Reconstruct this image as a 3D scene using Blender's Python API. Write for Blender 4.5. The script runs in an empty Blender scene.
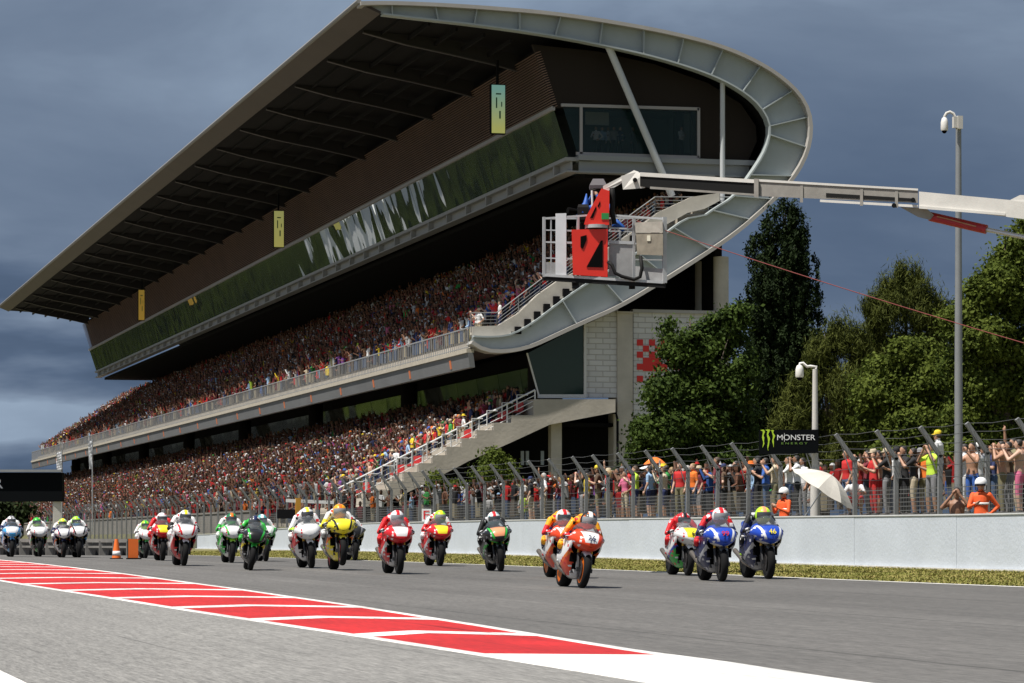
import bpy, bmesh, math, random
import numpy as np
from mathutils import Vector, Matrix
R = math.radians
rng = random.Random(7)
nrng = np.random.default_rng(11)
scene = bpy.context.scene
COL = scene.collection

# ------------------------------------------------------------------ camera, sky, sun, exposure
F, HY, VX = 3072.0, 540.0, -276.0            # focal length in pixels, eye-level row, column the straight runs to
TH = math.atan((512.0 - VX) / F)
CT, ST = math.cos(TH), math.sin(TH)
CAMZ = 0.8
cam_data = bpy.data.cameras.new('camera')
cam = bpy.data.objects.new('camera', cam_data)
COL.objects.link(cam)
cam.location = (0, 0, CAMZ)
cam.rotation_euler = (R(90), 0, -TH)
cam_data.sensor_width = 36.0
cam_data.lens = F / 1024.0 * 36.0
cam_data.shift_y = (HY - 341.5) / 1024.0
cam_data.clip_start = 0.5
cam_data.clip_end = 12000
scene.camera = cam

SUN_EL = 65.0
SUN_AZ = 250.0                                # compass bearing the sun stands at (from +Y clockwise): behind and left of the camera
world = bpy.data.worlds.new('World')
scene.world = world
world.use_nodes = True
def build_sky():
    nt = world.node_tree
    N, L = nt.nodes, nt.links
    N.clear()
    out = N.new('ShaderNodeOutputWorld')
    bg = N.new('ShaderNodeBackground'); bg.inputs['Strength'].default_value = 0.06
    sky = N.new('ShaderNodeTexSky'); sky.sky_type = 'NISHITA'; sky.sun_disc = False
    sky.sun_elevation = R(SUN_EL); sky.sun_rotation = R(SUN_AZ)
    tc = N.new('ShaderNodeTexCoord')
    sep = N.new('ShaderNodeSeparateXYZ'); L.new(tc.outputs['Generated'], sep.inputs[0])
    # storm cloud bank standing over the far end of the straight
    band = N.new('ShaderNodeMapRange'); band.interpolation_type = 'SMOOTHSTEP'
    band.inputs['From Min'].default_value = -0.15; band.inputs['From Max'].default_value = 0.55
    L.new(sep.outputs['Y'], band.inputs['Value'])
    mp = N.new('ShaderNodeMapping'); mp.inputs['Scale'].default_value = (2.2, 2.2, 5.5); mp.inputs['Location'].default_value = (0.35, 0.0, 0.2)
    L.new(tc.outputs['Generated'], mp.inputs['Vector'])
    n1 = N.new('ShaderNodeTexNoise'); n1.inputs['Scale'].default_value = 2.3; n1.inputs['Detail'].default_value = 6; n1.inputs['Roughness'].default_value = 0.55
    n1.inputs['Distortion'].default_value = 0.3
    L.new(mp.outputs[0], n1.inputs['Vector'])
    # height gradient: darkest low down, paler above
    hg = N.new('ShaderNodeMapRange'); hg.inputs['From Min'].default_value = 0.0; hg.inputs['From Max'].default_value = 0.19
    L.new(sep.outputs['Z'], hg.inputs['Value'])
    add = N.new('ShaderNodeMath'); add.operation = 'MULTIPLY_ADD'
    L.new(n1.outputs['Fac'], add.inputs[0]); add.inputs[1].default_value = 1.0; 
    off = N.new('ShaderNodeMath'); off.operation = 'MULTIPLY_ADD'; off.inputs[1].default_value = 0.6; off.inputs[2].default_value = -0.30
    L.new(hg.outputs[0], off.inputs[0]); L.new(off.outputs[0], add.inputs[2])
    # paler bank of cloud low on the left
    lx = N.new('ShaderNodeMapRange'); lx.interpolation_type = 'SMOOTHSTEP'; lx.inputs['From Min'].default_value = 0.30; lx.inputs['From Max'].default_value = 0.06
    L.new(sep.outputs['X'], lx.inputs['Value'])
    lz = N.new('ShaderNodeMapRange'); lz.interpolation_type = 'SMOOTHSTEP'; lz.inputs['From Min'].default_value = 0.115; lz.inputs['From Max'].default_value = 0.06
    L.new(sep.outputs['Z'], lz.inputs['Value'])
    n3 = N.new('ShaderNodeTexNoise'); n3.inputs['Scale'].default_value = 3.0; n3.inputs['Detail'].default_value = 5
    mp3 = N.new('ShaderNodeMapping'); mp3.inputs['Scale'].default_value = (3, 3, 14); L.new(tc.outputs['Generated'], mp3.inputs['Vector']); L.new(mp3.outputs[0], n3.inputs['Vector'])
    p1 = N.new('ShaderNodeMath'); p1.operation = 'MULTIPLY'; L.new(lx.outputs[0], p1.inputs[0]); L.new(lz.outputs[0], p1.inputs[1])
    p2 = N.new('ShaderNodeMapRange'); p2.inputs['From Min'].default_value = 0.42; p2.inputs['From Max'].default_value = 0.62; p2.inputs['To Max'].default_value = 0.62; L.new(n3.outputs['Fac'], p2.inputs['Value'])
    p3 = N.new('ShaderNodeMath'); p3.operation = 'MULTIPLY_ADD'; L.new(p1.outputs[0], p3.inputs[0]); L.new(p2.outputs[0], p3.inputs[1]); L.new(add.outputs[0], p3.inputs[2])
    cr = N.new('ShaderNodeValToRGB')
    e = cr.color_ramp.elements
    e[0].position = 0.08; e[0].color = (0.55, 0.92, 1.6, 1)
    e[1].position = 0.95; e[1].color = (3.9, 5.0, 6.5, 1)
    m = e.new(0.42); m.color = (1.2, 1.75, 2.75, 1)
    m = e.new(0.68); m.color = (2.15, 2.85, 4.0, 1)
    L.new(p3.outputs[0], cr.inputs['Fac'])
    # broken white cloud over the rest of the sky
    n2 = N.new('ShaderNodeTexNoise'); n2.inputs['Scale'].default_value = 2.0; n2.inputs['Detail'].default_value = 7
    L.new(tc.outputs['Generated'], n2.inputs['Vector'])
    cm = N.new('ShaderNodeMapRange'); cm.inputs['From Min'].default_value = 0.48; cm.inputs['From Max'].default_value = 0.62
    L.new(n2.outputs['Fac'], cm.inputs['Value'])
    mixw = N.new('ShaderNodeMix'); mixw.data_type = 'RGBA'
    L.new(cm.outputs[0], mixw.inputs['Factor']); L.new(sky.outputs[0], mixw.inputs['A']); mixw.inputs['B'].default_value = (3.6, 3.8, 4.2, 1)
    mix = N.new('ShaderNodeMix'); mix.data_type = 'RGBA'
    L.new(band.outputs[0], mix.inputs['Factor']); L.new(mixw.outputs['Result'], mix.inputs['A']); L.new(cr.outputs[0], mix.inputs['B'])
    L.new(mix.outputs['Result'], bg.inputs['Color']); L.new(bg.outputs[0], out.inputs['Surface'])
build_sky()
sun_data = bpy.data.lights.new('sun', 'SUN')
sun_data.energy = 5.0
sun_data.angle = R(0.6)
sun_data.color = (1.0, 0.955, 0.88)
sun = bpy.data.objects.new('sun', sun_data)
COL.objects.link(sun)
_d = Vector((math.sin(R(SUN_AZ)) * math.cos(R(SUN_EL)), math.cos(R(SUN_AZ)) * math.cos(R(SUN_EL)), math.sin(R(SUN_EL))))
sun.rotation_euler = _d.to_track_quat('Z', 'Y').to_euler()
sun.location = _d * 300
vs = scene.view_settings
vs.view_transform = 'Standard'; vs.look = 'None'; vs.exposure = 0.42; vs.gamma = 1.0; vs.use_curve_mapping = False
scene.cycles.max_bounces = 6
scene.cycles.diffuse_bounces = 3
scene.cycles.glossy_bounces = 3
scene.cycles.transparent_max_bounces = 24
scene.cycles.use_denoising = True

# ------------------------------------------------------------------ picture point -> place
def ray(px, py):
    xc, zc = (px - 512.0) / F, (HY - py) / F
    return Vector((CT * xc + ST, -ST * xc + CT, zc))
def at_z(px, py, depth):
    p = ray(px, py) * depth; p.z += CAMZ; return p
def at_Y(px, py, Y):
    r = ray(px, py); p = r * (Y / r.y); p.z += CAMZ; return p
def at_X(px, py, X):
    r = ray(px, py); p = r * (X / r.x); p.z += CAMZ; return p

# ------------------------------------------------------------------ materials
MATS = {}
def mat(name, col, rough=0.6, metal=0.0, var=0.0, vscale=4.0, bump=0.0, bscale=20.0, spec=0.5, coat=0.0):
    if name in MATS: return MATS[name]
    m = bpy.data.materials.new(name); m.use_nodes = True
    nt = m.node_tree; b = nt.nodes['Principled BSDF']
    b.inputs['Base Color'].default_value = (*col, 1); b.inputs['Roughness'].default_value = rough
    b.inputs['Metallic'].default_value = metal; b.inputs['Specular IOR Level'].default_value = spec
    b.inputs['Coat Weight'].default_value = coat; b.inputs['Coat Roughness'].default_value = 0.06
    m.diffuse_color = (*col, 1)
    if var > 0 or bump > 0:
        tc = nt.nodes.new('ShaderNodeTexCoord')
        if var > 0:
            n = nt.nodes.new('ShaderNodeTexNoise'); n.inputs['Scale'].default_value = vscale; n.inputs['Detail'].default_value = 6
            n.inputs['Roughness'].default_value = 0.65
            nt.links.new(tc.outputs['Object'], n.inputs['Vector'])
            mr = nt.nodes.new('ShaderNodeMapRange'); mr.inputs['From Min'].default_value = 0.3; mr.inputs['From Max'].default_value = 0.7
            mr.inputs['To Min'].default_value = 1 - var; mr.inputs['To Max'].default_value = 1 + var * 0.6
            nt.links.new(n.outputs['Fac'], mr.inputs['Value'])
            mx = nt.nodes.new('ShaderNodeVectorMath'); mx.operation = 'SCALE'; mx.inputs[0].default_value = col
            nt.links.new(mr.outputs[0], mx.inputs['Scale']); nt.links.new(mx.outputs[0], b.inputs['Base Color'])
        if bump > 0:
            n = nt.nodes.new('ShaderNodeTexNoise'); n.inputs['Scale'].default_value = bscale; n.inputs['Detail'].default_value = 4
            nt.links.new(tc.outputs['Object'], n.inputs['Vector'])
            bp = nt.nodes.new('ShaderNodeBump'); bp.inputs['Strength'].default_value = bump; bp.inputs['Distance'].default_value = 0.05
            nt.links.new(n.outputs['Fac'], bp.inputs['Height']); nt.links.new(bp.outputs[0], b.inputs['Normal'])
    MATS[name] = m
    return m

# ------------------------------------------------------------------ mesh building
class MB:
    def __init__(s): s.v = []; s.f = []; s.m = []
    def add(s, vs, fs, mi=0):
        o = len(s.v); s.v += [tuple(x) for x in vs]
        for f in fs: s.f.append(tuple(o + i for i in f)); s.m.append(mi)
        return s
    def box(s, a, b, mi=0, M=None):
        x0, y0, z0 = a; x1, y1, z1 = b
        vs = [Vector(p) for p in ((x0,y0,z0),(x1,y0,z0),(x1,y1,z0),(x0,y1,z0),(x0,y0,z1),(x1,y0,z1),(x1,y1,z1),(x0,y1,z1))]
        if M is not None: vs = [M @ v for v in vs]
        return s.add(vs, [(0,3,2,1),(4,5,6,7),(0,1,5,4),(1,2,6,5),(2,3,7,6),(3,0,4,7)], mi)
    def beam(s, p, q, w, h, mi=0, up=(0,0,1)):
        p, q = Vector(p), Vector(q); d = (q - p).normalized(); up = Vector(up)
        if abs(d.dot(up)) > 0.98: up = Vector((1,0,0))
        x = d.cross(up).normalized(); z = x.cross(d).normalized()
        vs = []
        for c in (p, q):
            for sx, sz in ((-1,-1),(1,-1),(1,1),(-1,1)): vs.append(c + x * (sx * w / 2) + z * (sz * h / 2))
        return s.add(vs, [(0,1,2,3),(7,6,5,4),(0,4,5,1),(1,5,6,2),(2,6,7,3),(3,7,4,0)], mi)
    def tube(s, pts, r, n=8, mi=0, caps=True):
        pts = [Vector(p) for p in pts]; k = len(pts)
        rs = r if isinstance(r, (list, tuple)) else [r] * k
        rings = []; prev = None
        for i, p in enumerate(pts):
            d = (pts[min(i+1,k-1)] - pts[max(i-1,0)]).normalized()
            if prev is None:
                a = Vector((0,0,1)) if abs(d.z) < 0.9 else Vector((1,0,0))
                x = d.cross(a).normalized()
            else:
                x = prev - d * prev.dot(d)
                x = x.normalized() if x.length > 1e-6 else d.orthogonal().normalized()
            prev = x; y = d.cross(x)
            rings.append([p + (x * math.cos(2*math.pi*j/n) + y * math.sin(2*math.pi*j/n)) * rs[i] for j in range(n)])
        return s.loft(rings, mi, caps)
    def loft(s, rings, mi=0, caps=True, closed=True, mfun=None):
        n = len(rings[0]); o = len(s.v)
        for r in rings: s.v += [tuple(p) for p in r]
        for i in range(len(rings) - 1):
            for j in range(n if closed else n - 1):
                a = o + i*n + j; b = o + i*n + (j+1) % n
                f = (a, b, b + n, a + n); s.f.append(f)
                if mfun:
                    c = sum((Vector(s.v[q]) for q in f), Vector()) / 4; s.m.append(mfun(c))
                else: s.m.append(mi)
        if caps and closed:
            s.f.append(tuple(o + j for j in range(n))[::-1]); s.m.append(mi if not mfun else mfun(Vector(s.v[o])))
            e = o + (len(rings)-1)*n
            s.f.append(tuple(e + j for j in range(n))); s.m.append(mi if not mfun else mfun(Vector(s.v[e])))
        return s
    def prism(s, loop, vec, mi=0):
        loop = [Vector(p) for p in loop]; vec = Vector(vec); n = len(loop)
        vs = loop + [p + vec for p in loop]
        fs = [tuple(range(n))[::-1], tuple(range(n, 2*n))] + [(i, (i+1) % n, n + (i+1) % n, n + i) for i in range(n)]
        return s.add(vs, fs, mi)
    def lathe(s, prof, n=24, mi=0, M=None, mfun=None):
        """prof: (radius, height) pairs revolved round local Z"""
        rings = []
        for r, z in prof:
            ring = [Vector((r*math.cos(2*math.pi*j/n), r*math.sin(2*math.pi*j/n), z)) for j in range(n)]
            rings.append([M @ p for p in ring] if M is not None else ring)
        return s.loft(rings, mi, True, True, mfun)
    def ball(s, c, r, n=12, k=7, mi=0):
        r = r if isinstance(r, (tuple, list)) else (r, r, r)
        rings = []
        for i in range(k):
            t = math.pi * (i + 0.02) / (k - 0.96); 
            rings.append([(c[0] + r[0]*math.sin(t)*math.cos(2*math.pi*j/n), c[1] + r[1]*math.sin(t)*math.sin(2*math.pi*j/n), c[2] - r[2]*math.cos(t)) for j in range(n)])
        return s.loft(rings, mi, True)
    def grid(s, P, mi=0, mfun=None):
        """P[i][j] points"""
        return s.loft(P, mi, False, False, mfun)
    def mesh(s, name, mats=None, smooth=False, sharp=None):
        me = bpy.data.meshes.new(name); me.from_pydata(s.v, [], s.f)
        for m in (mats if isinstance(mats, (list, tuple)) else [mats]): me.materials.append(m)
        me.polygons.foreach_set('material_index', s.m)
        if smooth: me.polygons.foreach_set('use_smooth', [True] * len(s.f))
        me.validate(); me.update()
        bm = bmesh.new(); bm.from_mesh(me)
        bmesh.ops.recalc_face_normals(bm, faces=bm.faces); bm.to_mesh(me); bm.free()
        if smooth and sharp: me.set_sharp_from_angle(angle=R(sharp))
        return me
    def build(s, name, mats, parent=None, smooth=False, sharp=None, label=None, world_coords=True):
        me = s.mesh(name, mats, smooth, sharp)
        o = bpy.data.objects.new(name, me); COL.objects.link(o)
        if parent is not None:
            o.parent = parent
            if world_coords:
                off = Vector(); p = parent
                while p is not None: off += p.location; p = p.parent
                if off.length > 0: me.transform(Matrix.Translation(-off))
        if label: o['label'] = label
        return o
def thing(name, label, cat, loc=(0,0,0), group=None, rz=0.0):
    o = bpy.data.objects.new(name, None); COL.objects.link(o); o.location = loc; o.rotation_euler = (0, 0, rz); o.empty_display_size = 0.3
    tag(o, label, cat, group); return o
def tag(o, label, cat, group=None):
    o['label'] = label; o['category'] = cat
    if group: o['group'] = group
    return o
def setting(o, kind='structure', label=None, cat=None):
    o['kind'] = kind
    if label: o['label'] = label
    if cat: o['category'] = cat
    return o
def solo(mb, name, mats, label, cat, base, group=None, smooth=False, sharp=None):
    """one-mesh thing with its origin at its base"""
    me = mb.mesh(name, mats, smooth, sharp); me.transform(Matrix.Translation(-Vector(base)))
    o = bpy.data.objects.new(name, me); COL.objects.link(o); o.location = base
    return tag(o, label, cat, group)
def kids(o): return [c for c in KIDS.get(o.name, [])]
KIDS = {}
def copy_tree(o, parent=None):
    c = o.copy(); COL.objects.link(c)
    if parent is not None: c.parent = parent
    for ch in list(o.children): copy_tree(ch, c)
    return c
def text_mesh(txt, size, mat_, ext=0.0, align='CENTER'):
    cu = bpy.data.curves.new('lettering', 'FONT'); cu.body = txt; cu.size = size; cu.extrude = ext
    cu.align_x = align; cu.align_y = 'CENTER'
    ob = bpy.data.objects.new('lettering_src', cu); COL.objects.link(ob)
    dg = bpy.context.evaluated_depsgraph_get(); dg.update()
    me = bpy.data.meshes.new_from_object(ob.evaluated_get(dg))
    bpy.data.objects.remove(ob); bpy.data.curves.remove(cu)
    me.materials.clear(); me.materials.append(mat_)
    return me
def remesh(mb, voxel, smooth_it=2, ratio=None):
    """union of overlapping solids -> one continuous skin"""
    me = mb.mesh('tmp', None); ob = bpy.data.objects.new('tmp', me); COL.objects.link(ob)
    md = ob.modifiers.new('r', 'REMESH'); md.mode = 'VOXEL'; md.voxel_size = voxel
    if smooth_it:
        sm = ob.modifiers.new('s', 'SMOOTH'); sm.iterations = smooth_it; sm.factor = 0.5
    if ratio:
        dc = ob.modifiers.new('d', 'DECIMATE'); dc.ratio = ratio
    dg = bpy.context.evaluated_depsgraph_get(); dg.update()
    out = bpy.data.meshes.new_from_object(ob.evaluated_get(dg))
    bpy.data.objects.remove(ob); bpy.data.meshes.remove(me)
    return out
# ------------------------------------------------------------------ ground shape
_PY = np.array([-400, 0, 20, 30, 40, 48, 58, 68, 78, 97, 126, 200, 420, 4000.])
_PD = np.array([.80, .80, .795, .78, .74, .70, .64, .595, .562, .53, .52, .50, .45, .2])
_yy = np.arange(-400, 4000, 1.0)
_pd = np.interp(_yy, _PY, _PD)
_k = np.ones(11) / 11
_pd = np.convolve(np.pad(_pd, 5, mode='edge'), _k, mode='valid')
_RY = [-400, 30, 60, 97, 125, 145, 170, 400]; _RD = [.66, .65, .635, .515, .475, .49, .50, .45]
def sstep(a, b, x):
    t = min(1, max(0, (x - a) / (b - a))); return t * t * (3 - 2 * t)
def ground_z(x, y):
    d = float(np.interp(y, _yy, _pd))
    z = CAMZ - d
    w = sstep(17, 24, x)
    zr = CAMZ - float(np.interp(y, _RY, _RD)) + 1.2 * sstep(27.3, 28.6, x)
    return z * (1 - w) + zr * w
def on_ground(px, py):
    r = ray(px, py); lo, hi = 2.0, 400.0
    # first crossing of the ground along the ray
    t = lo
    while t < hi:
        if CAMZ + r.z * t <= ground_z(r.x * t, r.y * t): break
        t += 0.25
    a, b = t - 0.25, t
    for _ in range(30):
        m = (a + b) / 2
        if CAMZ + r.z * m <= ground_z(r.x * m, r.y * m): b = m
        else: a = m
    return Vector((r.x * b, r.y * b, ground_z(r.x * b, r.y * b)))

# ------------------------------------------------------------------ surface materials
def asphalt(name, base, streak, seams=True):
    m = bpy.data.materials.new(name); m.use_nodes = True; nt = m.node_tree; N, L = nt.nodes, nt.links
    b = N['Principled BSDF']; b.inputs['Roughness'].default_value = 0.82; b.inputs['Specular IOR Level'].default_value = 0.35
    tc = N.new('ShaderNodeTexCoord')
    fine = N.new('ShaderNodeTexNoise'); fine.inputs['Scale'].default_value = 38; fine.inputs['Detail'].default_value = 3; fine.inputs['Roughness'].default_value = 0.8
    mpf = N.new('ShaderNodeMapping'); mpf.inputs['Scale'].default_value = (1, 0.08, 1); L.new(tc.outputs['Object'], mpf.inputs['Vector']); L.new(mpf.outputs[0], fine.inputs['Vector'])
    big = N.new('ShaderNodeTexNoise'); big.inputs['Scale'].default_value = 0.35; big.inputs['Detail'].default_value = 6
    mp0 = N.new('ShaderNodeMapping'); mp0.inputs['Scale'].default_value = (1, 0.35, 1); L.new(tc.outputs['Object'], mp0.inputs['Vector']); L.new(mp0.outputs[0], big.inputs['Vector'])
    st = N.new('ShaderNodeTexNoise'); st.inputs['Scale'].default_value = 1.0; st.inputs['Detail'].default_value = 5
    mp = N.new('ShaderNodeMapping'); mp.inputs['Scale'].default_value = (5.5, 0.05, 1); L.new(tc.outputs['Object'], mp.inputs['Vector']); L.new(mp.outputs[0], st.inputs['Vector'])
    def rng_(src, lo, hi, a=0.3, z=0.7):
        r = N.new('ShaderNodeMapRange'); r.inputs['From Min'].default_value = a; r.inputs['From Max'].default_value = z
        r.inputs['To Min'].default_value = lo; r.inputs['To Max'].default_value = hi; L.new(src, r.inputs['Value']); return r.outputs[0]
    def mul(a, c):
        q = N.new('ShaderNodeMath'); q.operation = 'MULTIPLY'; L.new(a, q.inputs[0]); L.new(c, q.inputs[1]); return q.outputs[0]
    v = mul(mul(rng_(fine.outputs['Fac'], 0.62, 1.38), rng_(big.outputs['Fac'], 0.86, 1.12)), rng_(st.outputs['Fac'], 1 - streak, 1 + streak * 0.5))
    # a few thin dark rubber / tar lines running with the track
    tar = N.new('ShaderNodeTexNoise'); tar.inputs['Scale'].default_value = 1.0; tar.inputs['Detail'].default_value = 2
    mp2 = N.new('ShaderNodeMapping'); mp2.inputs['Scale'].default_value = (14, 0.11, 1); L.new(tc.outputs['Object'], mp2.inputs['Vector']); L.new(mp2.outputs[0], tar.inputs['Vector'])
    v = mul(v, rng_(tar.outputs['Fac'], 0.62, 1.0, 0.27, 0.36))
    if seams:      # joints between paving lanes
        sp = N.new('ShaderNodeSeparateXYZ'); L.new(tc.outputs['Object'], sp.inputs[0])
        wob = N.new('ShaderNodeTexNoise'); wob.inputs['Scale'].default_value = 0.8; L.new(tc.outputs['Object'], wob.inputs['Vector'])
        q = N.new('ShaderNodeMath'); q.operation = 'MULTIPLY_ADD'; q.inputs[1].default_value = 0.05; L.new(wob.outputs['Fac'], q.inputs[0]); L.new(sp.outputs['X'], q.inputs[2])
        pp = N.new('ShaderNodeMath'); pp.operation = 'PINGPONG'; pp.inputs[1].default_value = 1.9; L.new(q.outputs[0], pp.inputs[0])
        v = mul(v, rng_(pp.outputs[0], 0.6, 1.0, 0.012, 0.04))
    if seams:      # the outer lane was laid later and is darker; faint rubbered racing line
        v = mul(v, rng_(q.outputs[0], 1.0, 0.86, SEAM_X - .02, SEAM_X + .02))
        bnd = N.new('ShaderNodeMath'); bnd.operation = 'COMPARE'; bnd.inputs[1].default_value = 10.4; bnd.inputs[2].default_value = .75; L.new(q.outputs[0], bnd.inputs[0]); v = mul(v, rng_(bnd.outputs[0], 1.0, .90, 0, 1))
    sc = N.new('ShaderNodeVectorMath'); sc.operation = 'SCALE'; sc.inputs[0].default_value = base; L.new(v, sc.inputs['Scale'])
    L.new(sc.outputs[0], b.inputs['Base Color'])
    bp = N.new('ShaderNodeBump'); bp.inputs['Strength'].default_value = 0.35; bp.inputs['Distance'].default_value = 0.01
    L.new(fine.outputs['Fac'], bp.inputs['Height']); L.new(bp.outputs[0], b.inputs['Normal'])
    return m
SEAM_X = on_ground(900, 612).x
M_track = asphalt('track_asphalt', (0.124, 0.118, 0.111), 0.14)
M_pit = asphalt('pit_asphalt', (0.205, 0.198, 0.186), 0.10, False)
M_earth = mat('dry_earth', (0.12, 0.115, 0.05), 0.95, var=0.5, vscale=0.8)
def road_paint(name, col):
    m = bpy.data.materials.new(name); m.use_nodes = True; nt = m.node_tree; N, L = nt.nodes, nt.links; b = N['Principled BSDF']; b.inputs['Roughness'].default_value = .65; b.inputs['Specular IOR Level'].default_value = .3
    tc = N.new('ShaderNodeTexCoord')
    def nz(sc, det, lo, hi, a, z):
        mp = N.new('ShaderNodeMapping'); mp.inputs['Scale'].default_value = sc; L.new(tc.outputs['Object'], mp.inputs['Vector'])
        n = N.new('ShaderNodeTexNoise'); n.inputs['Scale'].default_value = 1; n.inputs['Detail'].default_value = det; L.new(mp.outputs[0], n.inputs['Vector'])
        r = N.new('ShaderNodeMapRange'); r.inputs['From Min'].default_value = a; r.inputs['From Max'].default_value = z; r.inputs['To Min'].default_value = lo; r.inputs['To Max'].default_value = hi; L.new(n.outputs['Fac'], r.inputs['Value']); return r.outputs[0]
    def mul(a, c):
        q = N.new('ShaderNodeMath'); q.operation = 'MULTIPLY'; L.new(a, q.inputs[0]); L.new(c, q.inputs[1]); return q.outputs[0]
    v = mul(mul(nz((38, 3, 1), 3, .78, 1.2, .3, .7), nz((1.2, .5, 1), 6, .80, 1.1, .3, .7)), mul(nz((7, .10, 1), 3, .45, 1.0, .26, .40), nz((2.2, .25, 1), 5, .85, 1.05, .3, .7)))
    s = N.new('ShaderNodeVectorMath'); s.operation = 'SCALE'; s.inputs[0].default_value = col; L.new(v, s.inputs['Scale']); L.new(s.outputs[0], b.inputs['Base Color']); return m
M_white_paint = road_paint('white_paint', (.74, .72, .69)); M_red_paint = road_paint('red_paint', (.50, .018, .017))

# ------------------------------------------------------------------ sheets
def sheet(name, xs_of_y, ys, lift, m, nx=6):
    mb = MB(); P = []
    for y in ys:
        x0, x1 = xs_of_y(y)
        P.append([(x0 + (x1 - x0) * j / nx, y, ground_z(x0 + (x1 - x0) * j / nx, y) + lift) for j in range(nx + 1)])
    mb.grid(P)
    return setting(mb.build(name, m, smooth=True))
gx = [-4000, -900, -300, -120, -60, -30, -15, -8, -4, 0, 3, 6, 9, 12, 14, 16] + [17 + 0.5*i for i in range(15)] + [24.5, 25.5, 26.5, 27.3, 27.6, 27.9, 28.2, 28.6, 29, 31, 34, 40, 50, 70, 120, 300, 900, 4000]
gy = [-400, -100, -20] + [4 * i for i in range(0, 35)] + [150, 170, 200, 260, 340, 420, 600, 1000, 2000, 3900]
mb = MB(); mb.grid([[(x, y, ground_z(x, y) - 0.004) for x in gx] for y in gy])
setting(mb.build('ground', M_earth, smooth=True))

up_px = [(0, 560), (120, 573.5), (240, 589.7), (360, 607), (480, 626), (640, 652), (720, 662.5), (784, 672.5), (854, 683)]
lo_px = [(0, 581), (120, 600), (240, 619), (360, 637), (480, 655.6), (560, 668.5), (649, 683)]
UP = sorted([(p.y, p.x) for p in (on_ground(*q) for q in up_px)])
LO = sorted([(p.y, p.x) for p in (on_ground(*q) for q in lo_px)])
print('kerb upper', [(round(a,1), round(b,2)) for a, b in UP]); print('kerb lower', [(round(a,1), round(b,2)) for a, b in LO])
def XU(y):
    if y > UP[-1][0]: return UP[-1][1] + (UP[-1][1]-UP[-2][1])/(UP[-1][0]-UP[-2][0]) * min(y - UP[-1][0], 60) * 0.5
    return float(np.interp(y, [a for a, b in UP], [b for a, b in UP]))
def XL(y): return float(np.interp(y, [a for a, b in LO], [b for a, b in LO]))
ln_px = [(1024, 587.5), (900, 582), (780, 577), (600, 568.5), (412, 562.5), (300, 558.5)]
LN = sorted([(p.y, p.x) for p in (on_ground(*q) for q in ln_px)])
print('right line', [(round(a,1), round(b,2)) for a, b in LN])
_lx = [a for a, b in LN]; _lf = np.polyfit(_lx, [b for a, b in LN], 1); print(_lf)
def XR(y): return float(_lf[0] * min(max(y, 20), 130) + _lf[1])
ys_all = [-120, -60, -20, 0, 5, 10] + [12 + 1.5 * i for i in range(60)] + [105, 112, 120, 130, 145, 170, 200, 260, 330, 420, 600, 800, 1200]
sheet('track', lambda y: (XU(y) - 2.2, XR(y)), ys_all, 0.002, M_track, 14)
sheet('pit_lane', lambda y: (-14.0 if y < 130 else -40, XL(y)), ys_all, 0.004, M_pit, 10)
sheet('track_edge_line', lambda y: (XR(y) - 0.16, XR(y)), ys_all, 0.005, M_white_paint, 2)
# painted run-off strip between track and pit exit: red ground, white edge lines and white chevrons
kmb = MB()
def kp(s, y, lift): x0, x1 = XL(y), XU(y); x = x0 + (x1 - x0) * s; return (x, y, ground_z(x, y) + lift)
ky = [8 + 0.6 * i for i in range(170)]
NOSE = on_ground(672, 656.5).y
kmb.grid([[kp(j / 4, y, 0.006) for j in range(5)] for y in ky if y >= NOSE - 0.3], 0)
o_ = setting(kmb.build('kerb_strip', [M_red_paint], smooth=True))
wmb = MB()
def edge_w(y): return 0.075
def off(f, y, a, b, lift): return [(f(y) + q, y, ground_z(f(y) + q, y) + l_) for q, l_ in ((a - .01, -.012), (a, lift), (b, lift), (b + .01, -.012))]
wmb.grid([off(XU, y, -0.065, 0.03, 0.010) for y in ky]); wmb.grid([off(XL, y, -0.03, 0.065, 0.010) for y in ky])
# solid white nose
nl = on_ground(470, 655.2).y; nu = NOSE
P = []
for i in range(25):
    y_u = -10 + (nu + 10) * i / 24; y_l = -10 + (nl + 10) * i / 24
    row = []
    for j in range(9):
        s = min(1, max(0, (j - 1) / 6)); y = y_l * (1 - s) + y_u * s; q = kp(s, y, 0.012 if 0 < j < 8 else -.012); row.append((q[0] + (-.045 if j == 0 else .045 if j == 8 else 0), q[1], q[2]))
    P.append(row)
wmb.grid(P)
# chevrons, spaced as measured
tips = [on_ground(287, 598.4).y, on_ground(355, 608.6).y, on_ground(437, 620.9).y, on_ground(534, 636.4).y]
lows = on_ground(262, 621.5).y; mids = on_ground(330, 618.5)
print('chevron tips', tips, lows, mids, (mids.x - XL(mids.y)) / (XU(mids.y) - XL(mids.y)))
sp = (tips[0] - tips[3]) / 3.0
for k in range(0, 26):
    y1 = tips[2] + (k - 1) * sp; y0 = y1 + (lows - tips[2]); ym = y1 + (mids.y - tips[2]); sm = (mids.x - XL(mids.y)) / (XU(mids.y) - XL(mids.y))
    wd = 0.74
    for (sa, ya, sb, yb) in ((0.0, y0, sm, ym), (sm, ym, 1.0, y1)):
        Q = []
        for j in range(7):
            t = j / 6; s = sa + (sb - sa) * t; y = ya + (yb - ya) * t
            if y < nu + 0.2: y = nu + 0.2
            Q.append([kp(s, y, 0.008), kp(s, y + wd, 0.008)])
        wmb.grid(Q)
setting(wmb.build('kerb_marking', M_white_paint, smooth=True))
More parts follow.
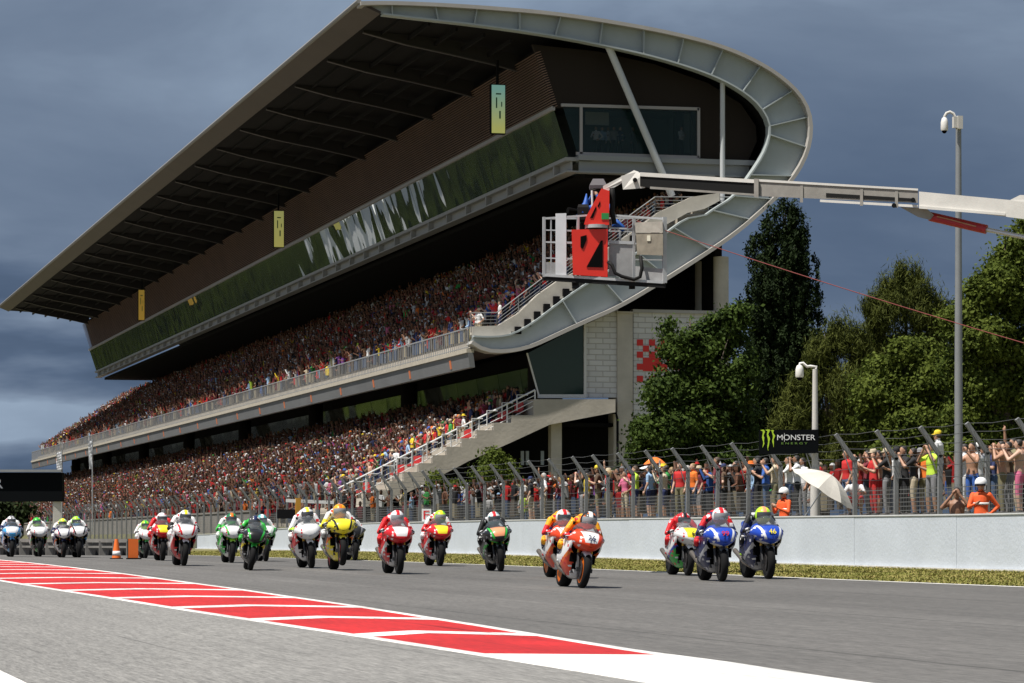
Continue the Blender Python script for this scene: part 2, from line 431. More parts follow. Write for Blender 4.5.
# bottom-left corner: pit lane edge line
a_, b_ = on_ground(0, 673), on_ground(28, 690)
lmb = MB(); xx = (a_.x + b_.x) / 2
lmb.grid([[(a_.x - 0.22, y, ground_z(xx, y) + 0.007), (a_.x + 0.02, y, ground_z(xx, y) + 0.007)] for y in (-40, -10, 0, 5, 8, 10, 12, 14, 16, 20, 25)])
setting(lmb.build('pit_lane_line', M_white_paint))

# grass verge between track and wall: a sheet and real blades
M_verge = mat('verge_soil', (0.16, 0.145, 0.045), 0.95, var=0.5, vscale=1.2)
sheet('verge', lambda y: (XR(y), 25.0), [20 + 2.5 * i for i in range(60)], 0.003, M_verge, 8)
def blade_material():
    m = bpy.data.materials.new('grass_blades'); m.use_nodes = True; nt = m.node_tree; N, L = nt.nodes, nt.links
    b = N['Principled BSDF']; b.inputs['Roughness'].default_value = 0.8; b.inputs['Specular IOR Level'].default_value = 0.2
    g = N.new('ShaderNodeNewGeometry'); tc = N.new('ShaderNodeTexCoord')
    n = N.new('ShaderNodeTexNoise'); n.inputs['Scale'].default_value = 0.5; n.inputs['Detail'].default_value = 4; L.new(tc.outputs['Object'], n.inputs['Vector'])
    a = N.new('ShaderNodeMath'); a.operation = 'MULTIPLY_ADD'; a.inputs[1].default_value = 0.45; L.new(g.outputs['Random Per Island'], a.inputs[0]); L.new(n.outputs['Fac'], a.inputs[2])
    cr = N.new('ShaderNodeValToRGB'); e = cr.color_ramp.elements
    e[0].position = 0.35; e[0].color = (0.14, 0.15, 0.03, 1); e[1].position = 1.0; e[1].color = (0.33, 0.265, 0.10, 1)
    q = e.new(0.7); q.color = (0.205, 0.20, 0.05, 1)
    L.new(a.outputs[0], cr.inputs['Fac']); L.new(cr.outputs[0], b.inputs['Base Color'])
    return m
M_blade = blade_material()
def grass():
    n = 130000
    y = 38 + (nrng.random(n) ** 1.5) * 95
    t = nrng.random(n)
    xr = np.array([XR(q) for q in y]); x = xr + 0.05 + t * (24.95 - xr)
    z = np.array([ground_z(a, b) for a, b in zip(x, y)])
    h = 0.012 + 0.032 * nrng.random(n) * (0.3 + nrng.random(n)); w = 0.006 + 0.012 * nrng.random(n) + y * 0.00016
    a = nrng.random(n) * 6.283; lx, ly = (nrng.random(n) - .5) * 0.1, (nrng.random(n) - .5) * 0.1
    v = np.zeros((n, 3, 3))
    v[:, 0] = np.stack([x - w*np.cos(a), y - w*np.sin(a), z], 1); v[:, 1] = np.stack([x + w*np.cos(a), y + w*np.sin(a), z], 1)
    v[:, 2] = np.stack([x + lx, y + ly, z + h], 1)
    me = bpy.data.meshes.new('grass'); me.from_pydata(v.reshape(-1, 3).tolist(), [], np.arange(3*n).reshape(-1, 3).tolist())
    me.materials.append(M_blade)
    o = bpy.data.objects.new('grass', me); COL.objects.link(o); setting(o, 'stuff', 'dry green grass growing on the verge below the white wall', 'grass')
grass()

# ------------------------------------------------------------------ white concrete wall along the straight
WX = 25.0; WTOP = CAMZ + 0.545
def wtop(y): return CAMZ + float(np.interp(y, [20, 60, 97, 124, 139, 162, 200], [.53, .545, .665, .70, .555, .33, .3]))
M_wall = mat('wall_white', (0.525, 0.57, 0.635), 0.7, var=0.09, vscale=0.6, bump=0.15, bscale=12)
M_wall_foot = mat('wall_foot', (0.60, 0.58, 0.53), 0.8, var=0.25, vscale=2.0)
w_root = thing('track_wall', 'long white painted concrete wall beside the grass verge', 'wall', (WX, 62, 0.16))
ya, yb = 30.0, at_X(197, 545, WX).y
y = ya; 
wm = MB(); cap = MB(); foot = MB()
while y < yb:
    L_ = min(6.0, yb - y)
    dx = rng.uniform(-0.006, 0.006)
    y1, y2 = y + .006, y + L_ - .006; t1, t2 = wtop(y1), wtop(y2); g1, g2 = ground_z(WX, y1), ground_z(WX, y2)
    def slab(mb, xa, xb, za1, za2, zb1, zb2):
        mb.add([(xa, y1, za1), (xb, y1, za1), (xb, y2, za2), (xa, y2, za2), (xa, y1, zb1), (xb, y1, zb1), (xb, y2, zb2), (xa, y2, zb2)], [(0,3,2,1),(4,5,6,7),(0,1,5,4),(1,2,6,5),(2,3,7,6),(3,0,4,7)])
    slab(wm, WX + dx, WX + .28 + dx, g1 - .1, g2 - .1, t1 - .03, t2 - .03)
    y1, y2 = y, y + L_; slab(cap, WX - .02, WX + .30, t1 - .03, t2 - .03, t1, t2); slab(foot, WX - .10, WX - .008, g1 - .1, g2 - .1, g1 + .045, g2 + .045); y += 6.0
wm.build('panel_run', M_wall, w_root); cap.build('coping', mat('wall_cap', (0.62, 0.63, 0.64), 0.7, var=0.15, vscale=1.5), w_root); foot.build('footing', M_wall_foot, w_root)
# ------------------------------------------------------------------ grandstand (long axis along Y, near end at Y0)
Y0, YR, YS = 160.0, 380.0, 402.0
def G(px, py, Y=Y0):
    p = at_Y(px, py, Y); return (p.x, p.z)
M_steel = mat('steel_grey', (0.37, 0.41, 0.415), 0.5, var=0.10, vscale=0.5)
M_steel_d = mat('steel_flange', (0.37, 0.35, 0.325), 0.55, var=0.12, vscale=0.6)
M_conc = mat('concrete', (0.43, 0.39, 0.33), 0.85, var=0.22, vscale=0.45, bump=0.2, bscale=6)
M_conc_l = mat('concrete_light', (0.50, 0.46, 0.40), 0.85, var=0.18, vscale=0.8)
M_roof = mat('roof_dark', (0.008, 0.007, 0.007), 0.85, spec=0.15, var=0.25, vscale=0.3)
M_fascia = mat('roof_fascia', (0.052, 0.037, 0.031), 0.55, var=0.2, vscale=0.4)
M_louv = mat('louvre_brown', (0.24, 0.145, 0.10), 0.6, var=0.2, vscale=0.4)
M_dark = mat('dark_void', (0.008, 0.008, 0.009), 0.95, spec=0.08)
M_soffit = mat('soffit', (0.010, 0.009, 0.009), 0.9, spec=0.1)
M_rail = mat('railing_paint', (0.34, 0.35, 0.36), 0.45, metal=0.3)
M_brick_white = None
def brick_material():
    m = bpy.data.materials.new('white_brick'); m.use_nodes = True; nt = m.node_tree; N, L = nt.nodes, nt.links
    b = N['Principled BSDF']; b.inputs['Roughness'].default_value = 0.8
    tc = N.new('ShaderNodeTexCoord'); sp = N.new('ShaderNodeSeparateXYZ'); cb = N.new('ShaderNodeCombineXYZ')
    L.new(tc.outputs['Object'], sp.inputs[0]); L.new(sp.outputs['X'], cb.inputs['X']); L.new(sp.outputs['Z'], cb.inputs['Y'])
    br = N.new('ShaderNodeTexBrick'); br.inputs['Scale'].default_value = 1.0; br.inputs['Brick Width'].default_value = 0.8; br.inputs['Row Height'].default_value = 0.3
    br.inputs['Mortar Size'].default_value = 0.03; br.inputs['Color1'].default_value = (0.62, 0.61, 0.60, 1); br.inputs['Color2'].default_value = (0.55, 0.54, 0.53, 1)
    br.inputs['Mortar'].default_value = (0.42, 0.40, 0.38, 1); br.inputs['Mortar Smooth'].default_value = 0.4
    L.new(cb.outputs[0], br.inputs['Vector']); L.new(br.outputs['Color'], b.inputs['Base Color'])
    bp = N.new('ShaderNodeBump'); bp.inputs['Strength'].default_value = 0.6; bp.inputs['Distance'].default_value = 0.03; bp.invert = True
    L.new(br.outputs['Fac'], bp.inputs['Height']); L.new(bp.outputs[0], b.inputs['Normal'])
    return m
M_brick = brick_material()
def glass_band_material(name, tint, wave, rough=0.03, trans=0.0, ior=2.1):
    """reflective glass whose sheets bow slightly, so reflections ripple"""
    m = bpy.data.materials.new(name); m.use_nodes = True; nt = m.node_tree; N, L = nt.nodes, nt.links
    b = N['Principled BSDF']; b.inputs['Base Color'].default_value = (*tint, 1); b.inputs['Roughness'].default_value = rough
    b.inputs['Specular IOR Level'].default_value = 0.5; b.inputs['IOR'].default_value = ior; b.inputs['Alpha'].default_value = 1 - trans
    if wave:
        tc = N.new('ShaderNodeTexCoord'); n = N.new('ShaderNodeTexNoise'); n.inputs['Scale'].default_value = 0.30; n.inputs['Detail'].default_value = 1
        mp = N.new('ShaderNodeMapping'); mp.inputs['Scale'].default_value = (1, 1, 0.5)
        L.new(tc.outputs['Object'], mp.inputs['Vector']); L.new(mp.outputs[0], n.inputs['Vector'])
        bp = N.new('ShaderNodeBump'); bp.inputs['Strength'].default_value = 1.0; bp.inputs['Distance'].default_value = wave
        L.new(n.outputs['Fac'], bp.inputs['Height']); L.new(bp.outputs[0], b.inputs['Normal'])
    return m
M_glassband = glass_band_material('box_glass', (0.62, 0.66, 0.64), 0.07, 0.02); M_glassband.node_tree.nodes['Principled BSDF'].inputs['Metallic'].default_value = 0.9
M_glassend = glass_band_material('end_glass', (0.012, 0.03, 0.03), 0.0, 0.02, 0.6, 1.35)
M_glassdark = glass_band_material('dark_green_glass', (0.012, 0.03, 0.027), 0.0, 0.05, 0.0, 1.4)

gs = thing('grandstand', 'huge covered main grandstand packed with spectators along the straight', 'grandstand', (42, Y0, 1.3))
def V3(xz, Y): return Vector((xz[0], Y, xz[1]))
def resample(pts, n):
    pts = [Vector(p) for p in pts]; d = [0]
    for a, b in zip(pts, pts[1:]): d.append(d[-1] + (b - a).length)
    out = []
    for i in range(n):
        t = d[-1] * i / (n - 1); j = 0
        while j < len(d) - 2 and d[j + 1] < t: j += 1
        u = (t - d[j]) / max(1e-9, d[j + 1] - d[j]); out.append(pts[j].lerp(pts[j + 1], u))
    return out
def smooth_poly(pts, it=2):
    pts = [Vector(p) for p in pts]
    for _ in range(it):
        q = [pts[0]]
        for a, b in zip(pts, pts[1:]): q += [a.lerp(b, .25), a.lerp(b, .75)]
        q.append(pts[-1]); pts = q
    return pts
# outline of the end frame, measured on the end plane
out_px = [(360, 2), (385, 1.5), (430, 3), (480, 6), (550, 11.5), (620, 22), (677, 33), (726, 46), (768, 66), (796, 88), (809, 108), (812.5, 130), (808, 155), (793, 182), (765, 210), (735, 236), (702, 258), (666, 281), (619, 309), (586, 323), (555, 337.5), (528, 350), (501, 354), (482, 352), (470, 344)]
in_px = [(383, 13), (400, 15), (440, 19.5), (480, 24), (545, 33), (606, 44.5), (663, 57.5), (719, 76), (754, 97), (769, 117), (772, 133), (765, 155), (750, 177), (735, 198), (715, 209), (706, 217), (688, 217.5), (664, 236), (625, 262), (582, 287.5), (555, 307), (535, 323), (512, 336), (490, 338), (474, 337)]
OUT = smooth_poly([V3(G(*p), 0) for p in out_px]); INN = smooth_poly([V3(G(*p), 0) for p in in_px])
NP_ = 90
OUT_S, INN_S = resample(OUT, NP_), resample(INN, NP_)
# --- end frame: web plate, flanges, stiffeners
fr = MB()
def at(p, y): return Vector((p.x, y, p.z))
rows = [[at(a, Y0 + 0.30), at(b, Y0 + 0.30), at(b, Y0 + 0.36), at(a, Y0 + 0.36)] for a, b in zip(OUT_S, INN_S)]
fr.loft(rows, 0)
frame = fr.build('end_frame', [M_steel], gs)
def flange(curve, name, th, y0, y1, m, inward):
    mb = MB(); rows = []
    for i, p in enumerate(curve):
        t = (curve[min(i+1, len(curve)-1)] - curve[max(i-1, 0)]).normalized(); n = Vector((-t.z, 0, t.x)) * inward
        rows.append([at(p, y0), at(p + n * th, y0), at(p + n * th, y1), at(p, y1)])
    mb.loft(rows, 0); return mb.build(name, m, frame)
flange(OUT_S, 'outer_flange', 0.20, Y0 - 0.25, Y0 + 0.9, M_steel_d, -1)
flange(INN_S, 'inner_flange', 0.09, Y0 - 0.05, Y0 + 0.6, M_steel, -1)
sm = MB()
for i in list(range(3, 46, 4)) + [46, 49, 52, 55] + list(range(58, 80, 5)):
    a = OUT_S[i]; b = min(INN_S, key=lambda q: (q - a).length) if i < 50 else INN_S[min(NP_-1, i)]
    sm = MB(); sm.beam(at(a, Y0 + 0.12), at(b, Y0 + 0.12), 0.06, 0.34, 0, up=(0,1,0)); sm.build('stiffener', M_steel, frame)

# --- roof shell (outer skin from the roof tip to the back), extruded along the stand
roof_o = OUT_S[:58]; roof_i = INN_S[:50]
NR = 46
ro, ri = resample(roof_o, NR), resample(roof_i, NR)
ri = [a.lerp(b, 0.86) for a, b in zip(ro, ri)]
rm = MB()
ring0 = [at(p, Y0 + 0.92) for p in ro] + [at(p, Y0 + 0.92) for p in ri[::-1]]
ring1 = [at(p, YR) for p in ro] + [at(p, YR) for p in ri[::-1]]
rm.loft([ring0, ring1], 0, True)
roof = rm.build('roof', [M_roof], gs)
# bright sloped fascia along the tip
tip, tipb = V3(G(358.5, 2.5), 0), V3(G(381, 13.2), 0)
fm = MB(); fm.prism([at(tip, Y0 + 0.2), at(tipb, Y0 + 0.2), at(tipb + Vector((0.05, 0, 0.12)), Y0 + 0.2), at(tip + Vector((0.15, 0, 0.14)), Y0 + 0.2)], (0, YR - Y0 + 0.3, 0))
fm.build('roof_fascia', M_fascia, roof)
gm = MB(); gm.tube([at(tip + Vector((0.02,0,0.08)), Y0), at(tip + Vector((0.02,0,0.08)), YR + .5)], 0.13, 8); gm.build('roof_edge', mat('roof_edge', (0.22, 0.21, 0.20), 0.6), roof)
# ribs below the roof, every 10.4 m, light lower edge
LOUV_T = V3(G(543, 47), 0); LOUV_B = V3(G(561, 104), 0)
BAY = 10.4
for k in range(21):
    y = Y0 + 6.2 + BAY * k
    if y > YR: break
    m_ = MB()
    path = [tipb + Vector((0.3, 0, 0.15)), V3(G(430, 20), 0), V3(G(480, 29), 0), V3(G(520, 37), 0), LOUV_T + Vector((0.2, 0, 0.2))]
    dep = [0.25, 0.55, 0.75, 0.9, 1.0]
    rows = [[Vector((p.x, y - .09, p.z + .3)), Vector((p.x, y - .09, p.z - d * .55)), Vector((p.x, y + .09, p.z - d * .55)), Vector((p.x, y + .09, p.z + .3))] for p, d in zip(path, dep)]
    m_.loft(rows, 0)
    rb = m_.build('roof_rib', mat('rib_dark', (0.012, 0.010, 0.0095), 0.6), roof)
    e_ = MB()
    for (p, d), (q, d2) in zip(list(zip(path, dep))[:-1], list(zip(path, dep))[1:]):
        e_.beam((p.x, y, p.z - d * .55 - .04), (q.x, y, q.z - d2 * .55 - .04), 0.30, 0.06)
    e_.build('rib_flange', mat('rib_edge', (0.04, 0.035, 0.032), 0.5), rb)
# purlins between ribs
pm = MB()
for t in (0.15, 0.32, 0.49, 0.66, 0.83):
    p = tipb.lerp(LOUV_T, t); pm.box((p.x - .06, Y0 + 1, p.z + .08), (p.x + .06, YR, p.z + .3))
pm.build('purlins', M_roof, roof)
# --- louvred wall above the glass, leaning out over it
lw = MB(); dvec = LOUV_T - LOUV_B; nl_ = 24
lw.prism([at(LOUV_B + Vector((.32, 0, 0)), Y0 + 1.6), at(LOUV_T + Vector((.32, 0, .3)), Y0 + 1.6), at(LOUV_T + Vector((.6, 0, .3)), Y0 + 1.6), at(LOUV_B + Vector((.6, 0, 0)), Y0 + 1.6)], (0, YR - Y0 - 1.6, 0), 1)
for i in range(nl_):
    p = LOUV_B + dvec * ((i + 0.5) / nl_)
    lw.prism([at(p + Vector((-.02, 0, -.05)), Y0 + 1.5), at(p + Vector((.24, 0, .05)), Y0 + 1.5), at(p + Vector((.24, 0, .09)), Y0 + 1.5), at(p + Vector((-.02, 0, -.0)), Y0 + 1.5)], (0, YR - Y0 - 1.5, 0), 0)
lw.build('louvre_wall', [M_louv, M_soffit], gs)
# --- glazed box
GB_T, GB_B = V3(G(561.5, 106), 0), V3(G(576, 152.5), 0)
box_root = MB()
FAR = YR + 1.0
gl = MB(); 
npan = 84
for i in range(npan):
    y1, y2 = Y0 + 1.55 + (FAR - Y0 - 1.55) * i / npan, Y0 + 1.55 + (FAR - Y0 - 1.55) * (i + 1) / npan - 0.03
    j1, j2, j3, j4 = [rng.uniform(-.012, .012) for _ in range(4)]
    gl.add([at(GB_B + Vector((j1,0,0)), y1), at(GB_B + Vector((j2,0,0)), y2), at(GB_T + Vector((j3,0,0)), y2), at(GB_T + Vector((j4,0,0)), y1)], [(0, 3, 2, 1)])
gband = gl.build('glass_band', M_glassband, gs, smooth=False)
bk = MB(); bk.prism([at(GB_B + Vector((.12,0,0)), Y0+2.6), at(GB_T + Vector((.12,0,0)), Y0+2.6), at(GB_T + Vector((.3,0,0)), Y0+2.6), at(GB_B + Vector((.3,0,0)), Y0+2.6)], (0, FAR-Y0-2.6, 0)); bk.build('glass_backing', M_dark, gband)
tr = MB(); tr.beam(at(GB_T + Vector((-.05, 0, .08)), Y0 + 1.5), at(GB_T + Vector((-.05, 0, .08)), FAR), 0.2, 0.22)
tr.build('top_trim', mat('trim_grey', (0.33, 0.31, 0.30), 0.55), gband)
# beam under the box along the front and round the end
BM_T, BM_B = V3(G(577, 154), 0), V3(G(574, 171), 0)
bm_ = MB(); p0, p1 = BM_T, BM_B
bm_.prism([at(Vector((p0.x - .25, 0, p0.z)), Y0 + 1.4), at(Vector((p0.x - .25, 0, p0.z - .2)), Y0 + 1.4), at(Vector((p0.x + 1.2, 0, p0.z - .2)), Y0 + 1.4), at(Vector((p0.x + 1.2, 0, p0.z)), Y0 + 1.4)], (0, FAR - Y0 - 1.4, 0), 0)
bm_.box((p0.x + .1, Y0 + 1.5, p0.z - .72), (p0.x + .16, FAR, p0.z - .2), 0)
bm_.box((p0.x - .2, Y0 + 1.45, p0.z - .80), (p0.x + .5, FAR, p0.z - .72), 0)
for k in range(43):
    y = Y0 + 4 + 5.2 * k
    if y < FAR: bm_.box((p0.x - .24, y - .1, p0.z - .74), (p0.x + .1, y + .1, p0.z - .19), 0)
bm_.build('box_beam', mat('beam_grey', (0.30, 0.295, 0.285), 0.55), gs)
# end wall of the box and its window
EY = Y0 + 1.5
ew = MB()
def rect_px(mb, x0, y0, x1, y1, Ya, Yb, mi=0):
    a, b = at_Y(x0, y1, Ya), at_Y(x1, y0, Ya); mb.box((a.x, Ya, a.z), (b.x, Yb, b.z), mi)
# brown end wall: polygon filling frame opening above the window
poly = [(540, 40), (606, 47), (663, 60), (717, 79), (750, 100), (765, 122), (766, 138), (757, 158), (742, 178), (700, 178), (700, 108), (563, 104)]
ew.prism([at(Vector(V3(G(*p), 0)), EY + .05) for p in poly], (0, 0.3, 0), 0)
ew.build('end_wall', mat('end_wall_brown', (0.028, 0.022, 0.018), 0.85, spec=0.1), gs)
eg = MB(); a, b = at_Y(566, 154, EY), at_Y(698, 107, EY)
eg.prism([at_Y(562.5, 106, EY), at_Y(698, 109.5, EY), at_Y(698, 156.5, EY), at_Y(577, 152, EY)], (0, 0.03, 0))
endg = eg.build('end_window', M_glassend, gs)
fm = MB()
for (p, q) in (((561, 105), (699, 109)), ((576, 153.5), (699, 157.5)), ((698.5, 108), (698.5, 158)), ((581, 107), (581, 154))):
    fm.beam(at_Y(*p, EY - .03), at_Y(*q, EY - .03), 0.12, 0.16)
fm.build('window_frame', mat('trim_grey', (.3,)*3), endg)
# room behind the window
rmb = MB(); c0, c1 = at_Y(566, 158, EY), at_Y(700, 104, EY)
rmb.box((c0.x + .9, EY + 6.0, c0.z), (c1.x, EY + 6.2, c1.z), 0); rmb.box((c0.x + .6, EY + .1, c0.z - .25), (c1.x, EY + 6, c0.z - 0.05), 0); rmb.box((c0.x + .6, EY + .1, c1.z - .05), (c1.x, EY + 6, c1.z + .15), 0)
rmb.box((c1.x, EY + .1, c0.z - .25), (c1.x + .2, EY + 6, c1.z + .1), 0)
rmb.build('room', mat('room_grey', (0.16, 0.19, 0.19), 0.8), gs)
sc_ = MB(); rect_px(sc_, 585.5, 112.5, 609, 124.5, EY + 2.0, EY + 2.1); sc_.build('wall_panel', mat('panel_pale', (0.62, 0.68, 0.66), 0.6), gs)
sc_ = MB(); rect_px(sc_, 684, 112, 697, 153, EY + 1.5, EY + 1.6); sc_.build('door_panel', mat('door_pale', (0.30, 0.33, 0.32), 0.6), gs)
sc_ = MB(); rect_px(sc_, 675, 110, 683, 154, EY + 1.2, EY + 1.5); sc_.build('room_column', M_dark, gs)
# beam round the end below the window, dark soffit behind
eb = MB(); a = at_Y(577, 155.5, EY); b = at_Y(752, 160, EY)
eb.box((a.x, EY - .35, a.z - .28), (b.x + .1, EY + .4, a.z), 0); eb.box((a.x + .1, EY - .1, a.z - .85), (b.x - .2, EY + .1, a.z - .28), 0); eb.box((a.x, EY - .3, a.z - .95), (b.x - .3, EY + .4, a.z - .85), 0)
eb.build('end_beam', mat('beam_grey_end', (0.26, 0.27, 0.275), 0.55), gs)
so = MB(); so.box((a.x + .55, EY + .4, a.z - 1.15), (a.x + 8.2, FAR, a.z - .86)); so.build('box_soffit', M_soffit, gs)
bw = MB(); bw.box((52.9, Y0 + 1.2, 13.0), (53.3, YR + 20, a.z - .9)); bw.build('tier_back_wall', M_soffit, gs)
# --- struts
ps = [at_Y(608, 45, Y0 + .5), at_Y(672, 196, Y0 + 1.2)]
m_ = MB(); m_.tube([ps[0], ps[1]], 0.20, 12); m_.build('strut', mat('strut_grey', (0.52, 0.54, 0.56), 0.45), gs, smooth=True, sharp=50)
m_ = MB(); m_.tube([at_Y(722.5, 76, Y0 + .5), at_Y(722.5, 206, Y0 + .8)], 0.14, 12); m_.build('strut', mat('strut_grey', (0,)*3), gs, smooth=True, sharp=50)
# --- timing screens hung in front of the louvres
def screen_material(ca, cb, st):
    m = bpy.data.materials.new('timing_screen'); m.use_nodes = True; nt = m.node_tree; N, L = nt.nodes, nt.links
    b = N['Principled BSDF']; b.inputs['Base Color'].default_value = (0.02,)*3 + (1,)
    tc = N.new('ShaderNodeTexCoord'); sp = N.new('ShaderNodeSeparateXYZ'); L.new(tc.outputs['Generated'], sp.inputs[0])
    cr = N.new('ShaderNodeValToRGB'); e = cr.color_ramp.elements; e[0].position = 0.1; e[0].color = (*ca, 1); e[1].position = 0.9; e[1].color = (*cb, 1)
    L.new(sp.outputs['Z'], cr.inputs['Fac']); L.new(cr.outputs[0], b.inputs['Emission Color']); b.inputs['Emission Strength'].default_value = st
    return m
M_SCR = [screen_material((.55, .56, .16), (.22, .45, .38), .42), screen_material((.55, .50, .14), (.48, .48, .16), .38), screen_material((.60, .36, .05), (.50, .32, .05), .28)]
for si, (x0, y0, x1, y1, Z) in enumerate(((491.5, 85, 505.5, 133, 170.5), (274, 211, 284, 247, 237), (138.5, 290, 144.5, 320, 313))):
    p, q = at_z(x0, y1, Z), at_z(x1, y0, Z)
    m_ = MB(); m_.box((p.x, p.y - .1, p.z), (q.x, p.y - .04, q.z)); s_ = m_.build('timing_screen', M_SCR[si], gs)
    m_ = MB(); m_.box((p.x - .05, p.y - .04, p.z - .05), (q.x + .05, p.y + .25, q.z + .05)); m_.box((p.x + .3, p.y, q.z), (p.x + .42, p.y + .2, q.z + 1.4)); m_.build('screen_case', M_dark, s_)
    m_ = MB()
    for i, (u, v, w, h) in enumerate(((.30, .52, .10, .22), (.55, .30, .12, .16), (.30, .80, .4, .03), (.70, .55, .08, .10))):
        X0 = p.x + (q.x - p.x) * u; Zz = p.z + (q.z - p.z) * v
        m_.box((X0, p.y - .112, Zz), (X0 + (q.x - p.x) * w, p.y - .103, Zz + (q.z - p.z) * h))
    m_.build('screen_text', mat('screen_ink', (0.03, 0.12, 0.06), 0.5), s_)
# --- upper tier: steps, slab, fascia
NU = 15; UX0, UZ0, URUN, URISE = 39.5, 11.05, 0.86, 0.545
FX = G(470, 340)[0]                           # front edge of the balcony
def tier(nx, x0, z0, run, rise, und, name, m, ya, yb):
    prof = [(FX if name == 'upper_tier' else x0 - 1.0, z0)]
    for i in range(nx):
        prof += [(x0 + run * i, z0 + rise * i), (x0 + run * i, z0 + rise * (i + 1))] if i else [(x0, z0), (x0, z0 + rise * 1)]
        prof += [(x0 + run * (i + 1), z0 + rise * (i + 1))]
    mb = MB(); mb.prism([Vector((x, ya, z)) for x, z in prof] + [Vector((x, ya, z)) for x, z in und[::-1]], (0, yb - ya, 0))
    return mb.build(name, m, gs)
und = [(p.x, p.z + .25) for p in OUT_S[58:]][::-1]
und = [q for q in und if q[0] > FX + .1 and q[0] < 52.4]
ut = tier(NU, UX0, UZ0, URUN, URISE, [(FX, UZ0 - .3)] + [(x, z) for x, z in und], 'upper_tier', [M_conc], Y0 + .9, YS)
um = MB()
uq = [at(Vector((x, 0, z - .22)), Y0 + .92) for x, z in und]
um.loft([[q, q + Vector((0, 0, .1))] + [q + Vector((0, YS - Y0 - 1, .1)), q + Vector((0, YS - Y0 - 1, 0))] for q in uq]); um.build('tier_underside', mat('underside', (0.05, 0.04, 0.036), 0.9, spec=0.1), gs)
fa = MB(); 
fa.box((FX - .12, Y0 + .3, UZ0 - .19), (FX + .3, YS, UZ0 + .02), 0)
fa.prism([Vector((FX - .04, Y0 + .3, UZ0 - .19)), Vector((FX + .25, Y0 + .3, UZ0 - .19)), Vector((FX + .35, Y0 + .3, UZ0 - .98)), Vector((FX + .06, Y0 + .3, UZ0 - .98))], (0, YS - Y0 - .3, 0), 1)
fasc = fa.build('balcony_front', [mat('slab_cream', (0.42, 0.38, 0.31), 0.8, var=.15), mat('balcony_grey', (0.15, 0.153, 0.157), 0.6, var=.15, vscale=.3)], gs)
om = MB()
for k in range(23):
    y = Y0 + 4.4 + 10.35 * k
    if y < YS: 
        om = MB(); om.prism([Vector((FX - .01, y, UZ0 - .38)), Vector((FX - .01, y + .32, UZ0 - .38)), Vector((FX + .055, y + .32, UZ0 - .85)), Vector((FX + .055, y, UZ0 - .85))], (-.04, 0, -.01)); om.build('sector_mark', mat('orange_mark', (0.62, 0.17, 0.06), 0.6), fasc)
rl = MB(); rl.box((FX - .02, Y0 + .4, UZ0 + 1.12), (FX + .05, YS, UZ0 + 1.18)); rl.box((FX - .01, Y0 + .4, UZ0 + .10), (FX + .04, YS, UZ0 + .14))
y = Y0 + .5
while y < YS: rl.box((FX, y, UZ0), (FX + .03, y + .05, UZ0 + 1.12)); y += .46
rl.build('balcony_railing', M_rail, gs)
# upper side stairs at the near end: pale concrete steps, painted gap-shade blocks and rail
es = MB()
spx = [(474, 336), (513, 336), (513, 331), (527, 331), (527, 322), (536, 322), (536, 314), (545, 314), (545, 306), (555, 306), (555, 298), (566, 298), (566, 290), (578, 290), (578, 281), (600, 268), (620, 254), (640, 241), (655, 231), (672, 222), (690, 212), (707, 208), (722, 200), (722, 192), (694, 196), (660, 212), (640, 228), (600, 254), (578, 271), (560, 280), (540, 294), (520, 313), (500, 325), (474, 326)]
es.prism([at(V3(G(*p), 0), Y0 + .42) for p in spx], (0, .5, 0)); es.build('side_stair', [M_conc_l], gs)
st_ = MB()
for i in range(13):
    px = 515 + 9.6 * i; py = 334 - 7.6 * i
    if 575 < px < 600: pass
    a = at_Y(px, py, Y0 + .28); st_ = MB(); st_.box((a.x, Y0 + .2, a.z), (a.x + .34, Y0 + .41, a.z + .40)); st_.build('stair_gap_shade', M_dark, gs)  # solid dark blocks; the shade in the step gaps is their colour
sr = MB()
def railing(mb, px_top, h, Y, post_every, bars, r=0.035, mi=0):
    P = [at_Y(*p, Y) for p in px_top]
    for b in range(bars + 1):
        mb.tube([p - Vector((0, 0, h * b / (bars + .6))) for p in P], r if b == 0 else r * .45, 6, mi)
    for a, b in zip(P, P[1:]):
        L_ = (b - a).length; n = max(1, int(L_ / post_every))
        for i in range(n + 1): q = a.lerp(b, i / n); mb.tube([q, q - Vector((0, 0, h))], r * .8, 6, mi)
railing(sr, [(471, 313), (497, 312.5), (540, 280), (600, 237), (655, 197), (735, 197)], 1.05, Y0 + .55, 1.3, 5)
sr.build('stair_railing', mat('rail_dark', (0.20, 0.205, 0.21), .5, metal=.2), gs)
seat = MB()
for i in range(9):
    a = at_Y(520 + 9 * i, 318 - 6.6 * i, Y0 + 1.0)
    seat.box((a.x, Y0 + .95, a.z), (a.x + .42, Y0 + 1.9, a.z + .1), i % 2); seat.box((a.x + .34, Y0 + .95, a.z + .1), (a.x + .42, Y0 + 1.9, a.z + .45), i % 2)
seat.build('end_seats', [mat('seat_red', (0.50, 0.03, 0.03), 0.5), mat('seat_white', (0.6, 0.6, 0.6), 0.5)], gs)
# --- lower tier
NL = 14; LX0, LZ0, LRUN, LRISE = 32.3, 2.2, 0.75, 0.385
lt = tier(NL, LX0, LZ0, LRUN, LRISE, [(LX0 - 1.0, .9), (LX0 + NL * LRUN + 3, 0.9), (LX0 + NL * LRUN + 3, LZ0 + LRISE * NL)], 'lower_tier', [M_conc], Y0 + 4.0, YS + 6)
